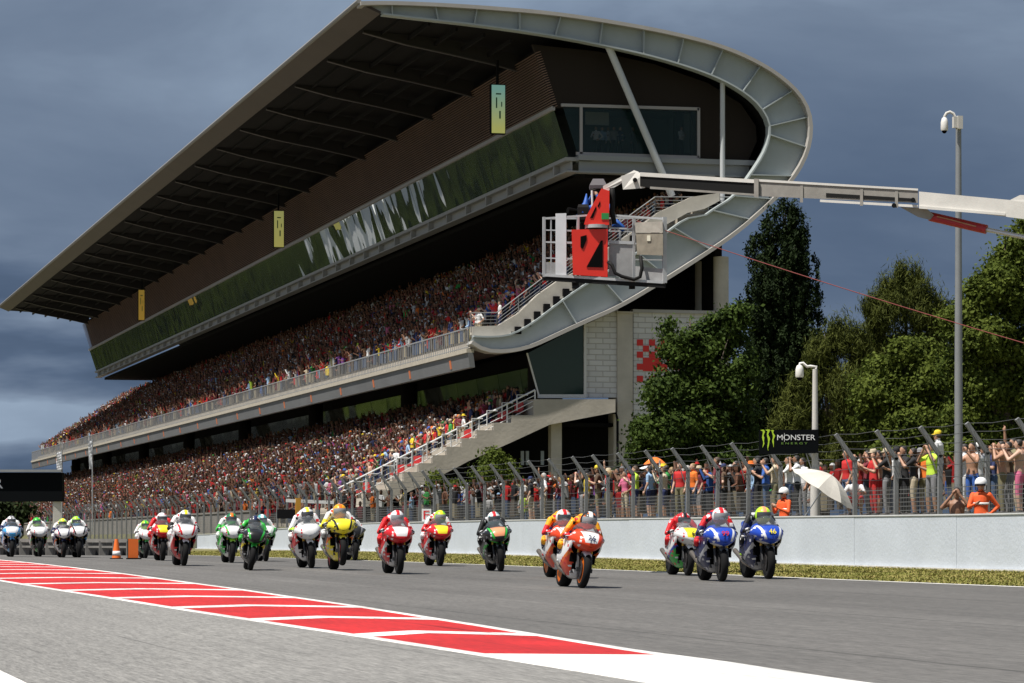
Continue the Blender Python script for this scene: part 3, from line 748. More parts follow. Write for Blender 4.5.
# end wall of the lower tier with the stepped top
lpx = [(340, 506), (352, 507), (365, 507), (365, 498), (378, 498), (378, 490), (391, 490), (391, 481), (405, 481), (405, 472), (420, 472), (420, 463), (434, 463), (434, 455), (448, 455), (448, 446.5), (463, 446.5), (463, 438), (478, 438), (478, 430), (495, 430), (495, 422.5), (513, 422.5), (513, 415), (535, 415), (535, 399), (617, 399), (617, 412), (551, 424.5), (511, 443), (470, 461), (430, 482), (395, 499), (380, 506), (340, 508)]
el = MB(); el.prism([at(V3(G(*p), 0), Y0 + .3) for p in lpx], (0, 3.6, 0)); el.build('lower_stair_wall', [M_conc], gs)
lr = MB(); railing(lr, [(337, 489), (535, 390)], 1.0, Y0 + .4, 1.6, 3, 0.05)
for i in range(12):      # step rails standing on the wall
    px = 352 + 15 * i; py = 492 - 7.9 * i; a = at_Y(px, py, Y0 + .35); lr.tube([a + Vector((0, 0, -.3)), a + Vector((0, 0, .55)), a + Vector((.6, 0, .55))], .03, 5)
lr.build('lower_railing', mat('rail_white', (0.66, 0.66, 0.66), 0.4), gs)
sq = MB()
for i in (0, 2, 3, 6, 8, 9):
    a = at_Y(362 + 17 * i, 484 - 8.9 * i, Y0 + 1.6); sq = MB(); sq.box((a.x, Y0 + 1.5, a.z - .45), (a.x + .45, Y0 + 3.2, a.z - .33)); sq.box((a.x + .38, Y0 + 1.5, a.z - .35), (a.x + .45, Y0 + 3.2, a.z + .1)); sq.build('end_seat', mat('seat_red', (0,)*3), gs)
# glass band behind the lower tier, leaning; dark round columns
M_lowglass = glass_band_material('lower_glass', (0.55, 0.58, 0.52), 0.05, 0.06); M_lowglass.node_tree.nodes['Principled BSDF'].inputs['Metallic'].default_value = 0.85
gb2 = MB(); XB = LX0 + NL * LRUN + 1.0; zb = LZ0 + NL * LRISE
for i in range(46):
    y1 = Y0 + 4 + 5.2 * i; y2 = y1 + 5.14
    gb2.add([(XB + .5, y1, zb), (XB + .5, y2, zb), (XB + .05, y2, zb + 2.9), (XB + .05, y1, zb + 2.9)], [(0, 3, 2, 1)])
gb2.build('lower_glass_band', M_lowglass, gs)
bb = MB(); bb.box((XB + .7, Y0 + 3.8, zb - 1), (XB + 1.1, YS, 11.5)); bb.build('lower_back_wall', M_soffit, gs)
for k in range(8):
    m_ = MB(); y = Y0 + 2.4 + 32.5 * k
    m_.tube([(XB - .7, y, zb - .3), (XB - .7, y, zb + 3.4)], 0.55, 14); m_.build('column', mat('column_dark', (0.012, 0.011, 0.011), 0.9, spec=.1), gs, smooth=True, sharp=60)
# --- near end below the upper tier: window, brick, pillars
wn = MB(); wn.prism([at_Y(p, q, Y0 + .9) for p, q in ((528, 353), (584, 324), (584, 395.5), (540, 395.5))], (0, .05, 0)); nw = wn.build('green_window', M_glassdark, gs)
wf = MB()
for p, q, w in (((585, 323), (585, 396), .14), ((538, 396.3), (586, 396.3), .2), ((527, 353), (539, 396), .08)):
    wf.beam(at_Y(*p, Y0 + .85), at_Y(*q, Y0 + .85), w, w)
wf.build('window_frame', mat('frame_white', (0.6, 0.59, 0.57), 0.6), nw)
pl = MB(); pl.prism([at_Y(p, q, Y0 + 1.0) for p, q in ((540, 398.5), (540, 372), (546, 372), (549, 398.5))], (0, .05, 0)); pl.build('inner_panel', mat('panel_teal', (0.10, 0.17, 0.155), .5), nw)
b1 = MB(); b1.prism([at_Y(p, q, Y0 + .95) for p, q in ((586.5, 324), (618, 309.5), (618, 397.5), (586.5, 397.5))], (0, .3, 0)); b1.build('brick_panel', M_brick, gs)
b2 = MB(); rect_px(b2, 633.5, 312.5, 716, 425, Y0 + .95, Y0 + 1.3); brp = b2.build('brick_panel', M_brick, gs)
cap_ = MB(); rect_px(cap_, 633, 310.8, 717, 312.4, Y0 + .8, Y0 + 1.4); cap_.build('coping', M_steel_d, brp)
ck = MB(); q = 6.05
for r_ in range(7):
    for c_ in range(7):
        if (r_ + c_) % 2 == 0 and not (r_ > 4 and c_ > 5): 
            x0 = 637 + q * c_ ; y0 = 339.5 + q * r_; 
            if r_ == 5 and c_ % 2: continue
            rect_px(ck, x0, y0, x0 + q, y0 + q, Y0 + .915, Y0 + .945)
rect_px(ck, 649, 358, 661, 364, Y0 + .918, Y0 + .948); rect_px(ck, 643, 364, 667, 371, Y0 + .918, Y0 + .948)
ck.build('check_emblem', mat('check_red', (0.62, 0.025, 0.02), 0.6), brp)
p1 = MB(); rect_px(p1, 617.5, 313, 632.8, 470, Y0 + .8, Y0 + 2.6); p1.build('pillar', [M_conc_l], gs)
p1 = MB(); rect_px(p1, 617, 311.5, 633.5, 313.2, Y0 + .7, Y0 + 2.7); p1.build('pillar_cap', [M_conc], gs)
p2 = MB(); a = at_Y(555, 424, Y0 + 1.5); p2.box((a.x - .3, Y0 + 1.2, 1.0), (a.x + .3, Y0 + 1.8, a.z + .1)); p2.build('pillar', [M_conc_l], gs)
for px, r_, top, ydep in ((721, .42, 257, 1.2), (703, .45, 262, 4.0)):
    a = at_Y(px, top, Y0 + ydep); m_ = MB(); m_.tube([(a.x, Y0 + ydep, 1.2), (a.x, Y0 + ydep, a.z)], r_, 20); m_.build('round_column', [M_conc_l], gs, smooth=True, sharp=60)
pp_ = MB(); a = at_Y(614.5, 414, Y0 + .5); pp_.tube([(a.x - .35, Y0 + .6, a.z + .1), (a.x + .12, Y0 + .6, a.z + .05), (a.x + .2, Y0 + .6, a.z - .3), (a.x + .2, Y0 + .6, 1.3)], .07, 8); pp_.build('drain_pipe', M_dark, gs)
p3 = MB(); a = at_Y(622, 412, Y0 + .6); p3.tube([(a.x - .15, Y0 + 1.0, 1.3), (a.x - .15, Y0 + 1.0, a.z)], .22, 14); p3.build('pillar', [M_conc_l], gs, smooth=True, sharp=60)
# near-black sheets painted as the shade below and behind
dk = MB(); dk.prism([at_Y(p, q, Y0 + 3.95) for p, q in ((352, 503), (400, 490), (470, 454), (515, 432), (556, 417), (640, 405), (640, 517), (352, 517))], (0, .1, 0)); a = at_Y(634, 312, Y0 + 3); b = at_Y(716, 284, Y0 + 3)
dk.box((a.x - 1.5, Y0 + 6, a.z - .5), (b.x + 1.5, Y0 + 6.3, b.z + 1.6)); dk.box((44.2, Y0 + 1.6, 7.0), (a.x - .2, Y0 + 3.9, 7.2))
dk.build('recess_shade_sheet', M_dark, gs)
pi = MB()
for px in (521, 526, 541): pi = MB(); rect_px(pi, px, 451, px + 3, 465, Y0 + 3.2, Y0 + 3.3); pi.build('painted_light_panel', mat('pale_panel', (0.40, 0.46, 0.55), .7), gs)  # solid pale panels; the light of the openings is put into their colour
# ------------------------------------------------------------------ country beyond the straight (seen in the box glass): wooded hills, white paddock buildings
def hills():
    m = bpy.data.materials.new('wooded_hill'); m.use_nodes = True; nt = m.node_tree; b = nt.nodes['Principled BSDF']; b.inputs['Roughness'].default_value = 1; b.inputs['Specular IOR Level'].default_value = 0
    tc = nt.nodes.new('ShaderNodeTexCoord'); n = nt.nodes.new('ShaderNodeTexNoise'); n.inputs['Scale'].default_value = 0.035; n.inputs['Detail'].default_value = 8; nt.links.new(tc.outputs['Object'], n.inputs['Vector'])
    cr = nt.nodes.new('ShaderNodeValToRGB'); e = cr.color_ramp.elements; e[0].position = .38; e[0].color = (.0008, .003, .001, 1); e[1].position = .72; e[1].color = (.026, .036, .007, 1); nt.links.new(n.outputs['Fac'], cr.inputs[0]); nt.links.new(cr.outputs[0], b.inputs['Base Color'])
    mb = MB(); P = []
    r2 = np.random.default_rng(3); ph = r2.random((6, 3)) * 6.28
    for i in range(50):
        x = -700 + 14.2 * i; row = []
        for j in range(70):
            y = 380 + 26 * j
            lim = sstep(20, -60, x - 0.02 * (y - 380)) if False else sstep(0, 1, (20 - x) / 90)
            h = 42 + 14 * math.sin(x * .011 + ph[0, 0]) + 12 * math.sin(y * .009 + ph[0, 1]) + 6 * math.sin(x * .05 + ph[1, 0]) * math.sin(y * .043 + ph[1, 1])
            row.append((x, y, .2 + lim * sstep(0, 1, (y - 380) / 120) * h + r2.uniform(-2.0, 2.5) * lim))
        P.append(row)
    mb.grid(P); setting(mb.build('hills', m))
hills()
def pit():
    t = thing('pit_building', 'long pale pit building far off beyond the left of the track', 'building', (-24, 700, 0))
    m_ = MB(); m_.box((-32, 520, 0), (-22, 980, 12)); m_.build('wall', mat('pit_pale', (.42, .42, .40), .7, var=.2, vscale=.2), t)
    m_ = MB(); m_.box((-33, 518, 12), (-20.5, 982, 12.7)); m_.build('roof', mat('paddock_white', (.75, .75, .75), .6), t)
    for k in range(22):
        m_ = MB(); m_.box((-21.99, 526 + 20.5 * k, 1), (-21.9, 540 + 20.5 * k, 4.5)); m_.box((-21.99, 526 + 20.5 * k, 6.5), (-21.9, 540 + 20.5 * k, 10)); m_.build('window', M_dark, t)
pit()
M_tent = mat('paddock_white', (.75, .75, .75), .6)
for i, (x, y, w, d, h) in enumerate(((-18, 470, 16, 12, 17), (-40, 500, 14, 12, 20), (-62, 520, 20, 14, 22), (-30, 560, 12, 12, 22), (-90, 570, 18, 16, 24), (-55, 620, 16, 12, 27), (-110, 660, 20, 14, 30))):
    t = thing('paddock_building', 'white paddock building on the hillside far left of the track', 'building', (x, y, 0), 'white paddock buildings')
    m_ = MB(); m_.box((x - w/2, y - d/2, 0), (x + w/2, y + d/2, h)); m_.build('wall', M_tent, t)
    m_ = MB(); m_.prism([(x - w/2 - .6, y - d/2 - .6, h), (x + w/2 + .6, y - d/2 - .6, h), (x, y - d/2 - .6, h + 4)], (0, d + 1.2, 0)); m_.build('roof', M_tent, t)
# ------------------------------------------------------------------ people: skeleton poses -> one continuous body skin, clothing zones by nearest limb
def limb_dist(P, a, b):
    a, b = np.array(a), np.array(b); ab = b - a; t = np.clip(((P - a) @ ab) / max(1e-9, ab @ ab), 0, 1)
    return np.linalg.norm(P - (a + t[:, None] * ab), axis=1)
def add_limb(mb, pts, rs, n=9):
    """tapered limb with rounded ends"""
    mb.tube(pts, rs, n)
    for p, r in zip(pts, rs): mb.ball(p, r * 1.0, n, 6)
def finger_set(mb, wrist, direction, palm_n, s=1.0, curl=0.5):
    """palm, four unequal fingers with a knuckle bend, and a thumb from the side of the palm"""
    d = Vector(direction).normalized(); n = Vector(palm_n); n = (n - d * n.dot(d)).normalized(); sd = d.cross(n)
    w = Vector(wrist); pc = w + d * 0.05 * s
    mb.tube([w, w + d * .045 * s, w + d * .09 * s], [.028 * s, .037 * s, .033 * s], 8)
    for i, ln in enumerate((.068, .078, .072, .055)):
        b = w + d * .085 * s + sd * ((i - 1.5) * .021 * s)
        k = b + (d * math.cos(curl * .5) + n * math.sin(curl * .5)) * ln * .5 * s
        e = k + (d * math.cos(curl * 1.6) + n * math.sin(curl * 1.6)) * ln * .5 * s
        mb.tube([b, k, e], [.0105 * s, .0095 * s, .008 * s], 6)
    t0 = w + d * .03 * s + sd * -.03 * s; t1 = t0 + (d * .6 - sd * .75 + n * .3).normalized() * .04 * s; t2 = t1 + (d * .9 - sd * .1 + n * .4).normalized() * .032 * s
    mb.tube([t0, t1, t2], [.014 * s, .0115 * s, .009 * s], 6)
    return pc
def make_body(pose, voxel=0.016, sleeves=True, shorts=False, fingers=True, female=False, bare=False):
    """local frame: feet at z=0, facing -Y.  material slots: 0 skin 1 top 2 bottoms 3 shoes 4 hair"""
    J = pose
    mb = MB()
    sw = 0.9 if female else 1.0
    pel, che, nek, hed = [Vector(J[k]) for k in ('pelvis', 'chest', 'neck', 'head')]
    hip = [Vector(J['hipL']), Vector(J['hipR'])]; sh = [Vector(J['shL']), Vector(J['shR'])]
    side = (sh[0] - sh[1]).normalized()
    fw = side.cross((nek - pel).normalized()); fw = -fw if fw.y > 0 else fw
    up = (nek - pel).normalized()
    # torso: elliptical rings from crotch to shoulders
    rings = []
    for t, wx, wy in ((-0.16, .10, .08), (-.05, .165, .115), (.1, .165, .12), (.35, .145, .105), (.62, .17, .12), (.85, .185, .115), (.98, .12, .085), (1.05, .06, .06)):
        c = pel.lerp(nek, t) if t < .6 else che.lerp(nek, (t - .6) / .4) if t <= 1 else nek + up * (t - 1) * .5
        if t < .6: c = pel.lerp(che, max(-.3, t / .6))
        rings.append([c + side * (wx * sw * math.cos(2*math.pi*j/16)) + fw * (wy * math.sin(2*math.pi*j/16)) for j in range(16)])
    mb.loft(rings, 0)
    add_limb(mb, [nek - up * .02, hed - Vector((0, 0, .07))], [.058, .052])
    hd = (Vector(J.get('look', (0, -1, 0)))).normalized(); hs = Vector((-hd.y, hd.x, 0)).normalized() if abs(hd.z) < .95 else Vector((1,0,0)); hu = hs.cross(hd); hu = -hu if hu.z < 0 else hu
    # head: skull, jaw, nose, brow, ears
    def hp(a, b, c): return hed + hs * a + hd * b + hu * c
    rings = []
    for c, rx, ry, oy in ((-.118, .022, .03, .045), (-.105, .045, .055, .025), (-.07, .062, .078, .012), (-.02, .073, .092, .0), (.04, .077, .097, -.006), (.08, .066, .085, -.01), (.108, .04, .055, -.01), (.118, .01, .015, -.01)):
        rings.append([hp(rx * math.cos(2*math.pi*j/14), oy + ry * math.sin(2*math.pi*j/14), c) for j in range(14)])
    mb.loft(rings, 0)
    mb.tube([hp(0, .095, .015), hp(0, .118, -.025), hp(0, .095, -.035)], [.012, .016, .012], 6)
    for sx in (-1, 1): mb.tube([hp(sx*.072, 0, .02), hp(sx*.088, -.01, .005), hp(sx*.072, 0, -.03)], [.014, .018, .012], 6)
    segs = [('torso', pel, che), ('torso', che, nek - up*.02), ('neck', nek + up * .03, hed - Vector((0,0,.08))), ('head', hp(0, .02, -.05), hp(0, .05, .03)), ('hair', hp(0, -.05, .02), hp(0, 0, .09))]
    for i, s in enumerate('LR'):
        el, wr = Vector(J['el' + s]), Vector(J['wr' + s]); kn, an, to = Vector(J['kn' + s]), Vector(J['an' + s]), Vector(J['to' + s])
        add_limb(mb, [sh[i], sh[i].lerp(el, .5), el], [.066, .054, .043]); add_limb(mb, [el, el.lerp(wr, .35), wr], [.043, .041, .028])
        d = Vector(J.get('hd' + s, wr - el)).normalized(); pn = Vector(J.get('pn' + s, (0, -1, 0)))
        if fingers: finger_set(mb, wr, d, pn, 1.05, J.get('curl', .6))
        else: add_limb(mb, [wr, wr + d * .09], [.03, .032])
        add_limb(mb, [hip[i], hip[i].lerp(kn, .5), kn], [.098, .08, .058]); add_limb(mb, [kn, kn.lerp(an, .3), an], [.058, .057, .038])
        add_limb(mb, [an + (an-to)*.15 - Vector((0,0,.03)), an.lerp(to, .6) - Vector((0,0,.025)), to], [.042, .046, .036])
        segs += [('uparm', sh[i], sh[i].lerp(el, .72)), ('elbow', sh[i].lerp(el, .74), el), ('forearm', el, wr), ('hand', wr + d * .01, wr + d * .16), ('thigh', hip[i], kn), ('calf', kn, an + (kn - an) * .12), ('foot', an, to)]
    me = remesh(mb, voxel, 2)
    n = len(me.polygons); P = np.empty(n * 3); me.polygons.foreach_get('center', P); P = P.reshape(-1, 3)
    D = np.stack([limb_dist(P, a, b) for _, a, b in segs], 1)
    # thin limbs would lose to thick ones: subtract a radius
    rad = {'torso': .12, 'neck': .05, 'head': .07, 'hair': .082, 'uparm': .055, 'elbow': .045, 'forearm': .04, 'hand': .03, 'thigh': .08, 'calf': .055, 'foot': .045}
    D -= np.array([rad[k] for k, _, _ in segs])[None, :]
    z = np.array([{'torso': 0 if bare else 1, 'neck': 0, 'head': 0, 'hair': 4, 'uparm': 0 if bare else 1, 'elbow': 1 if sleeves else 0, 'forearm': 1 if sleeves else 0, 'hand': 0, 'thigh': 2, 'calf': 0 if shorts else 2, 'foot': 3}[k] for k, _, _ in segs])
    idx = z[np.argmin(D, 1)]
    # waist line: lower torso belongs to the trousers
    rel = (P - np.array(pel)) @ np.array(up)
    idx = np.where((idx == (0 if bare else 1)) & (rel < 0.03) & (np.argmin(D, 1) < 1), 2, idx)
    for _ in range(5): me.materials.append(None)
    me.polygons.foreach_set('material_index', idx.astype(np.int32)); me.polygons.foreach_set('use_smooth', [True] * n)
    me.update()
    return me
def stand_pose(**kw):
    J = dict(pelvis=(0, 0, .93), chest=(0, -.01, 1.25), neck=(0, .005, 1.46), head=(0, -.02, 1.615), hipL=(.09, 0, .90), hipR=(-.09, 0, .90), shL=(.17, 0, 1.40), shR=(-.17, 0, 1.40),
             elL=(.24, .02, 1.13), elR=(-.24, .02, 1.13), wrL=(.24, -.08, .90), wrR=(-.24, -.08, .90), knL=(.11, -.02, .50), knR=(-.11, -.02, .50), anL=(.12, .02, .085), anR=(-.12, .02, .085), toL=(.14, -.13, .04), toR=(-.14, -.13, .04))
    J.update(kw); return J
POSES = {
 'arms_down': stand_pose(pnL=(-1,0,0), pnR=(1,0,0)),
 'phone': stand_pose(elL=(.27, -.20, 1.24), wrL=(.10, -.36, 1.50), elR=(-.27, -.20, 1.24), wrR=(-.10, -.36, 1.50), hdL=(-.2, -.15, 1), hdR=(.2, -.15, 1), pnL=(-1, 0, 0), pnR=(1, 0, 0), curl=.9),
 'one_up': stand_pose(elR=(-.30, -.04, 1.62), wrR=(-.27, -.08, 1.88), hdR=(0, 0, 1), pnR=(0, -1, 0), curl=.2, pnL=(-1,0,0)),
 'both_up': stand_pose(elR=(-.30, -.02, 1.60), wrR=(-.20, -.06, 1.84), elL=(.30, -.02, 1.60), wrL=(.20, -.06, 1.84), hdR=(.1, 0, 1), hdL=(-.1, 0, 1), curl=.25),
 'clap': stand_pose(elL=(.27, -.10, 1.14), wrL=(.07, -.32, 1.26), elR=(-.27, -.10, 1.14), wrR=(-.07, -.32, 1.26), hdL=(-.4, -.5, .6), hdR=(.4, -.5, .6), pnL=(-1, 0, 0), pnR=(1, 0, 0), curl=.15),
 'hip': stand_pose(elL=(.36, .08, 1.15), wrL=(.20, -.04, 1.00), hdL=(-.8, -.4, -.3), elR=(-.25, -.12, 1.14), wrR=(-.10, -.30, 1.20), hdR=(.7, -.4, .3), pnR=(0, 0, 1)),
 'binocular': stand_pose(elL=(.30, -.18, 1.30), wrL=(.07, -.20, 1.58), elR=(-.30, -.18, 1.30), wrR=(-.07, -.20, 1.58), hdL=(-.4, .1, .8), hdR=(.4, .1, .8), pnL=(-1, 0, 0), pnR=(1, 0, 0), curl=1.0),
 'sit': stand_pose(pelvis=(0, .1, .50), chest=(0, .06, .82), neck=(0, .05, 1.03), head=(0, .02, 1.185), hipL=(.09, .1, .48), hipR=(-.09, .1, .48), shL=(.17, .05, .97), shR=(-.17, .05, .97), elL=(.25, -.05, .74), elR=(-.25, -.05, .74), wrL=(.14, -.28, .66), wrR=(-.14, -.28, .66), knL=(.12, -.34, .50), knR=(-.12, -.34, .50), anL=(.12, -.30, .09), anR=(-.12, -.30, .09), toL=(.13, -.46, .04), toR=(-.13, -.46, .04)),
 'crouch': stand_pose(pelvis=(0, .15, .40), chest=(0, -.05, .66), neck=(0, -.14, .84), head=(0, -.20, .98), hipL=(.10, .14, .40), hipR=(-.10, .14, .40), shL=(.17, -.12, .79), shR=(-.17, -.12, .79), elL=(.30, -.25, .60), elR=(-.28, -.25, .60), wrL=(.26, -.46, .66), wrR=(-.20, -.46, .58), knL=(.22, -.32, .52), knR=(-.22, -.32, .52), anL=(.14, -.04, .09), anR=(-.14, -.04, .09), toL=(.17, -.2, .04), toR=(-.17, -.2, .04)),
}
SKINS = [mat('skin_tan', (0.40, 0.22, 0.14), 0.55), mat('skin_light', (0.52, 0.32, 0.23), 0.55), mat('skin_brown', (0.27, 0.14, 0.085), 0.55)]
HAIRS = [mat('hair_black', (0.02, 0.016, 0.014), 0.6), mat('hair_brown', (0.06, 0.035, 0.02), 0.6), mat('hair_fair', (0.28, 0.18, 0.08), 0.6), mat('hair_grey', (0.38, 0.36, 0.34), 0.6)]
CLOTH = {'red': (.50, .02, .02), 'white': (.66, .66, .66), 'black': (.015, .015, .017), 'navy': (.02, .03, .10), 'blue': (.04, .12, .42), 'yellow': (.75, .55, .03), 'orange': (.72, .17, .02), 'green': (.04, .28, .06), 'lime': (.50, .72, .06), 'pink': (.62, .14, .26), 'grey': (.22, .22, .23), 'khaki': (.20, .18, .10), 'beige': (.50, .42, .30), 'light blue': (.28, .42, .60), 'denim': (.06, .10, .19), 'maroon': (.16, .02, .03), 'purple': (.16, .05, .24), 'brown': (.10, .06, .035)}
CM = {k: mat('cloth_' + k.replace(' ', '_'), v, 0.85) for k, v in CLOTH.items()}
SHOE = mat('shoe_dark', (0.05, 0.045, 0.045), 0.7)
BODIES = {}
def body(pose, sleeves=False, shorts=False, female=False, bare=False, voxel=0.016, fingers=True):
    k = (pose, sleeves, shorts, female, bare, voxel)
    if k not in BODIES: 
        BODIES[k] = make_body(POSES[pose], voxel, sleeves, shorts, fingers, female, bare); BODIES[k].name = 'person'
    return BODIES[k]
HEADAT = {k: (Vector(v['head'])) for k, v in POSES.items()}
def cap_mesh():
    mb = MB(); mb.lathe([(.092, .0), (.094, .03), (.085, .07), (.055, .10), (.01, .108)], 14)
    rows = []
    for i in range(9):
        a = math.pi * (i / 8) ; x = .085 * math.cos(a)
        rows.append([(x, -.075 * math.sin(a) - .01, .012), (x * 1.0, -.075 * math.sin(a) - .085 * math.sin(a), -.004), (x, -.075 * math.sin(a) - .085 * math.sin(a), -.012), (x, -.075 * math.sin(a) - .01, .002)])
    mb.loft(rows); return mb.mesh('cap', [None], True, 40)
def longhair_mesh():
    mb = MB(); mb.loft([[(rx*math.cos(2*math.pi*j/12), oy + ry*math.sin(2*math.pi*j/12), z) for j in range(12)] for z, rx, ry, oy in ((-.24, .05, .03, .07), (-.12, .085, .05, .06), (-.02, .092, .08, .035), (.05, .09, .10, .015), (.10, .06, .07, .01), (.128, .015, .02, .01))]); return mb.mesh('hair', [None], True)
def sunhat_mesh():
    mb = MB(); mb.lathe([(.17, -.012), (.175, -.004), (.098, .012), (.092, .06), (.07, .095), (.01, .102)], 16); return mb.mesh('hat', [None], True, 40)
CAPM, LONGM, HATM = cap_mesh(), longhair_mesh(), sunhat_mesh()
PHONE = None
def person(loc, rz, top, bottom='denim', pose='arms_down', skin=0, hair=0, head=None, headcol='white', sleeves=False, shorts=False, female=False, bare=False, scale=1.0, fingers=True, label=None, group=None, voxel=0.016, cat='person'):
    me = body(pose, sleeves, shorts, female, bare, voxel, fingers)
    o = bpy.data.objects.new('person', me); COL.objects.link(o); o.location = loc; o.rotation_euler = (0, 0, rz); o.scale = (scale,) * 3
    for i, m in enumerate((SKINS[skin], CM.get(top, SKINS[skin]), CM[bottom], SHOE, HAIRS[hair])):
        o.material_slots[i].link = 'OBJECT'; o.material_slots[i].material = m
    if head:
        hm = {'cap': CAPM, 'hair': LONGM, 'hat': HATM}[head]
        c = bpy.data.objects.new(head if head != 'hair' else 'long_hair', hm); COL.objects.link(c); c.parent = o
        c.location = HEADAT[pose] + Vector((0, .0, .045)) if head != 'hair' else HEADAT[pose]
        c.material_slots[0].link = 'OBJECT'; c.material_slots[0].material = CM[headcol] if head != 'hair' else HAIRS[hair]
    o['label'] = label or 'spectator'; o['category'] = cat
    if group: o['group'] = group
    return o
# --- the far mass of the crowd: low-detail figures merged into one object per the whole stand
def low_person(kind, seed, lod):
    """returns verts (n,3), faces list, face zone (0 skin 1 top 2 bottom 4 hair)"""
    r = random.Random(seed); mb = MB(); n = 6 if lod == 0 else 5
    sitting = kind == 'sit'
    b = 0.42 if sitting else 0.88
    rg = lambda c, rx, ry, k=n: [(c[0] + rx*math.cos(2*math.pi*j/k + .3), c[1] + ry*math.sin(2*math.pi*j/k + .3), c[2]) for j in range(k)]
    ln = r.uniform(-.06, .03)
    if not sitting: mb.loft([rg((0, 0, .25), .13, .10), rg((0, 0, b), .165, .12)], 2, True)
    mb.loft([rg((0, 0, b - .02), .165, .12), rg((0, ln, b + .32), .18, .125), rg((0, ln * 1.3, b + .50), .19, .10), rg((0, ln * 1.3, b + .57), .06, .06)], 1, True)
    h = (0, ln * 1.6 - .01, b + .70)
    mb.loft([rg((h[0], h[1], h[2] - .13), .05, .055), rg((h[0], h[1], h[2] - .04), .075, .09), rg((h[0], h[1], h[2] + .05), .08, .095), rg((h[0], h[1] + .01, h[2] + .12), .035, .04)], 0, True, True, lambda c: 4 if (c.z > h[2] + .055 or c.y > h[1] + .03) else 0)
    def arm(s, e, w):
        s, e, w = Vector(s), Vector(e), Vector(w)
        fz = 1 if r.random() < .45 else 0
        if lod == 0: mb.tube([s, s.lerp(e, .6)], [.055, .05], 4, 1); mb.tube([s.lerp(e, .55), e, w], [.042, .042, .035], 4, fz)
        else: mb.tube([s, e, w], [.055, .045, .04], 3, fz)
    for sx in (-1, 1):
        s = (sx * .18, ln, b + .47); m = kind
        if m == 'mixed': m = r.choice(['down', 'phone', 'down', 'clap', 'down', 'up'])
        if m in ('down', 'sit'): arm(s, (sx * .24, ln - .02, b + .22), (sx * .18, ln - .2, b + .12))
        elif m == 'up': arm(s, (sx * .30, ln, b + .70), (sx * .22, ln - .04, b + .95))
        elif m == 'phone': arm(s, (sx * .27, ln - .2, b + .35), (sx * .08, ln - .33, b + .66))
        elif m == 'clap': arm(s, (sx * .27, ln - .1, b + .24), (sx * .05, ln - .32, b + .38))
    return np.array(mb.v), mb.f, np.array(mb.m)
def face_color_material():
    m = bpy.data.materials.new('crowd_clothing'); m.use_nodes = True; nt = m.node_tree; b = nt.nodes['Principled BSDF']; b.inputs['Roughness'].default_value = 0.85; b.inputs['Specular IOR Level'].default_value = 0.25
    a = nt.nodes.new('ShaderNodeAttribute'); a.attribute_name = 'clothing'; nt.links.new(a.outputs['Color'], b.inputs['Base Color']); return m
M_crowd = face_color_material()
TOPW = [('red', 26), ('white', 15), ('black', 30), ('navy', 11), ('blue', 5), ('yellow', 4), ('orange', 2.5), ('green', 2.5), ('lime', 1), ('pink', 3), ('grey', 6), ('khaki', 3), ('beige', 4), ('light blue', 4), ('maroon', 15), ('purple', 1.5), ('brown', 6)]
SKINC = np.array([(.21, .10, .062), (.27, .145, .098), (.12, .06, .038), (.17, .082, .05)]); HAIRC = np.array([(.02, .015, .013), (.05, .03, .018), (.03, .02, .015), (.25, .16, .07)])
def build_crowd(spots, name, label):
    """spots: (x, y, z, lod) facing the track (-X)"""
    protos = [[low_person(k, 100 + i, lod) for i, k in enumerate(['mixed'] * 5 + ['down', 'sit', 'sit', 'phone', 'up', 'down', 'clap'])] for lod in (0, 1)]
    cols = np.array([CLOTH[k] for k, w in TOPW]); wts = np.array([w for k, w in TOPW]); wts = wts / wts.sum()
    V, FI, LS, C, o = [], [], [], [], 0; CL = {}
    for (x, y, z, lod) in spots:
        v, f, zn = protos[lod][rng.randrange(12)]
        a = math.pi * 1.5 + rng.gauss(0, .35) + .18; s = rng.gauss(1.0, .055)
        ca, sa = math.cos(a), math.sin(a)
        w = np.stack([(v[:, 0]*ca - v[:, 1]*sa) * s + x, (v[:, 0]*sa + v[:, 1]*ca) * s + y, v[:, 2] * s + z], 1)
        V.append(w); FI += [[q + o for q in t] for t in f]; o += len(v)
        cell = (int(y / 3.2 + math.sin(x * 1.7)), int(x / 1.9)); 
        if cell not in CL: CL[cell] = (cols[nrng.choice(len(cols), p=wts)], rng.random() ** 2 * .6, rng.uniform(.7, 1.15))
        cc, cp, cbr = CL[cell]
        top = (cc if rng.random() < cp else cols[nrng.choice(len(cols), p=wts)]) * rng.uniform(.55, 1.1) * cbr; sk = SKINC[rng.randrange(4)] * rng.uniform(.8, 1.15); hr = HAIRC[min(3, int(abs(rng.gauss(0, 1.3))))]
        if rng.random() < .26: hr = cols[nrng.choice(len(cols), p=wts)] if rng.random() < .65 else np.array((.6, .6, .6))
        if rng.random() < .07: top = sk
        bt = np.array(rng.choice([(.06, .09, .16), (.03, .03, .035), (.3, .26, .18), (.12, .1, .08)]))
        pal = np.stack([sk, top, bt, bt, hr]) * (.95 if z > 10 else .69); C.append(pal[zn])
    V = np.concatenate(V); C = np.concatenate(C)
    me = bpy.data.meshes.new(name); me.from_pydata(V.tolist(), [], FI); me.update()
    at_ = me.attributes.new('clothing', 'FLOAT_COLOR', 'FACE')
    at_.data.foreach_set('color', np.concatenate([C, np.ones((len(C), 1))], 1).astype(np.float32).ravel())
    me.materials.append(M_crowd)
    ob = bpy.data.objects.new(name, me); COL.objects.link(ob); setting(ob, 'stuff', label, 'crowd')
    return ob
SPOTS_U, SPOTS_L = [], []
IND = []            # near-end spectators built one by one
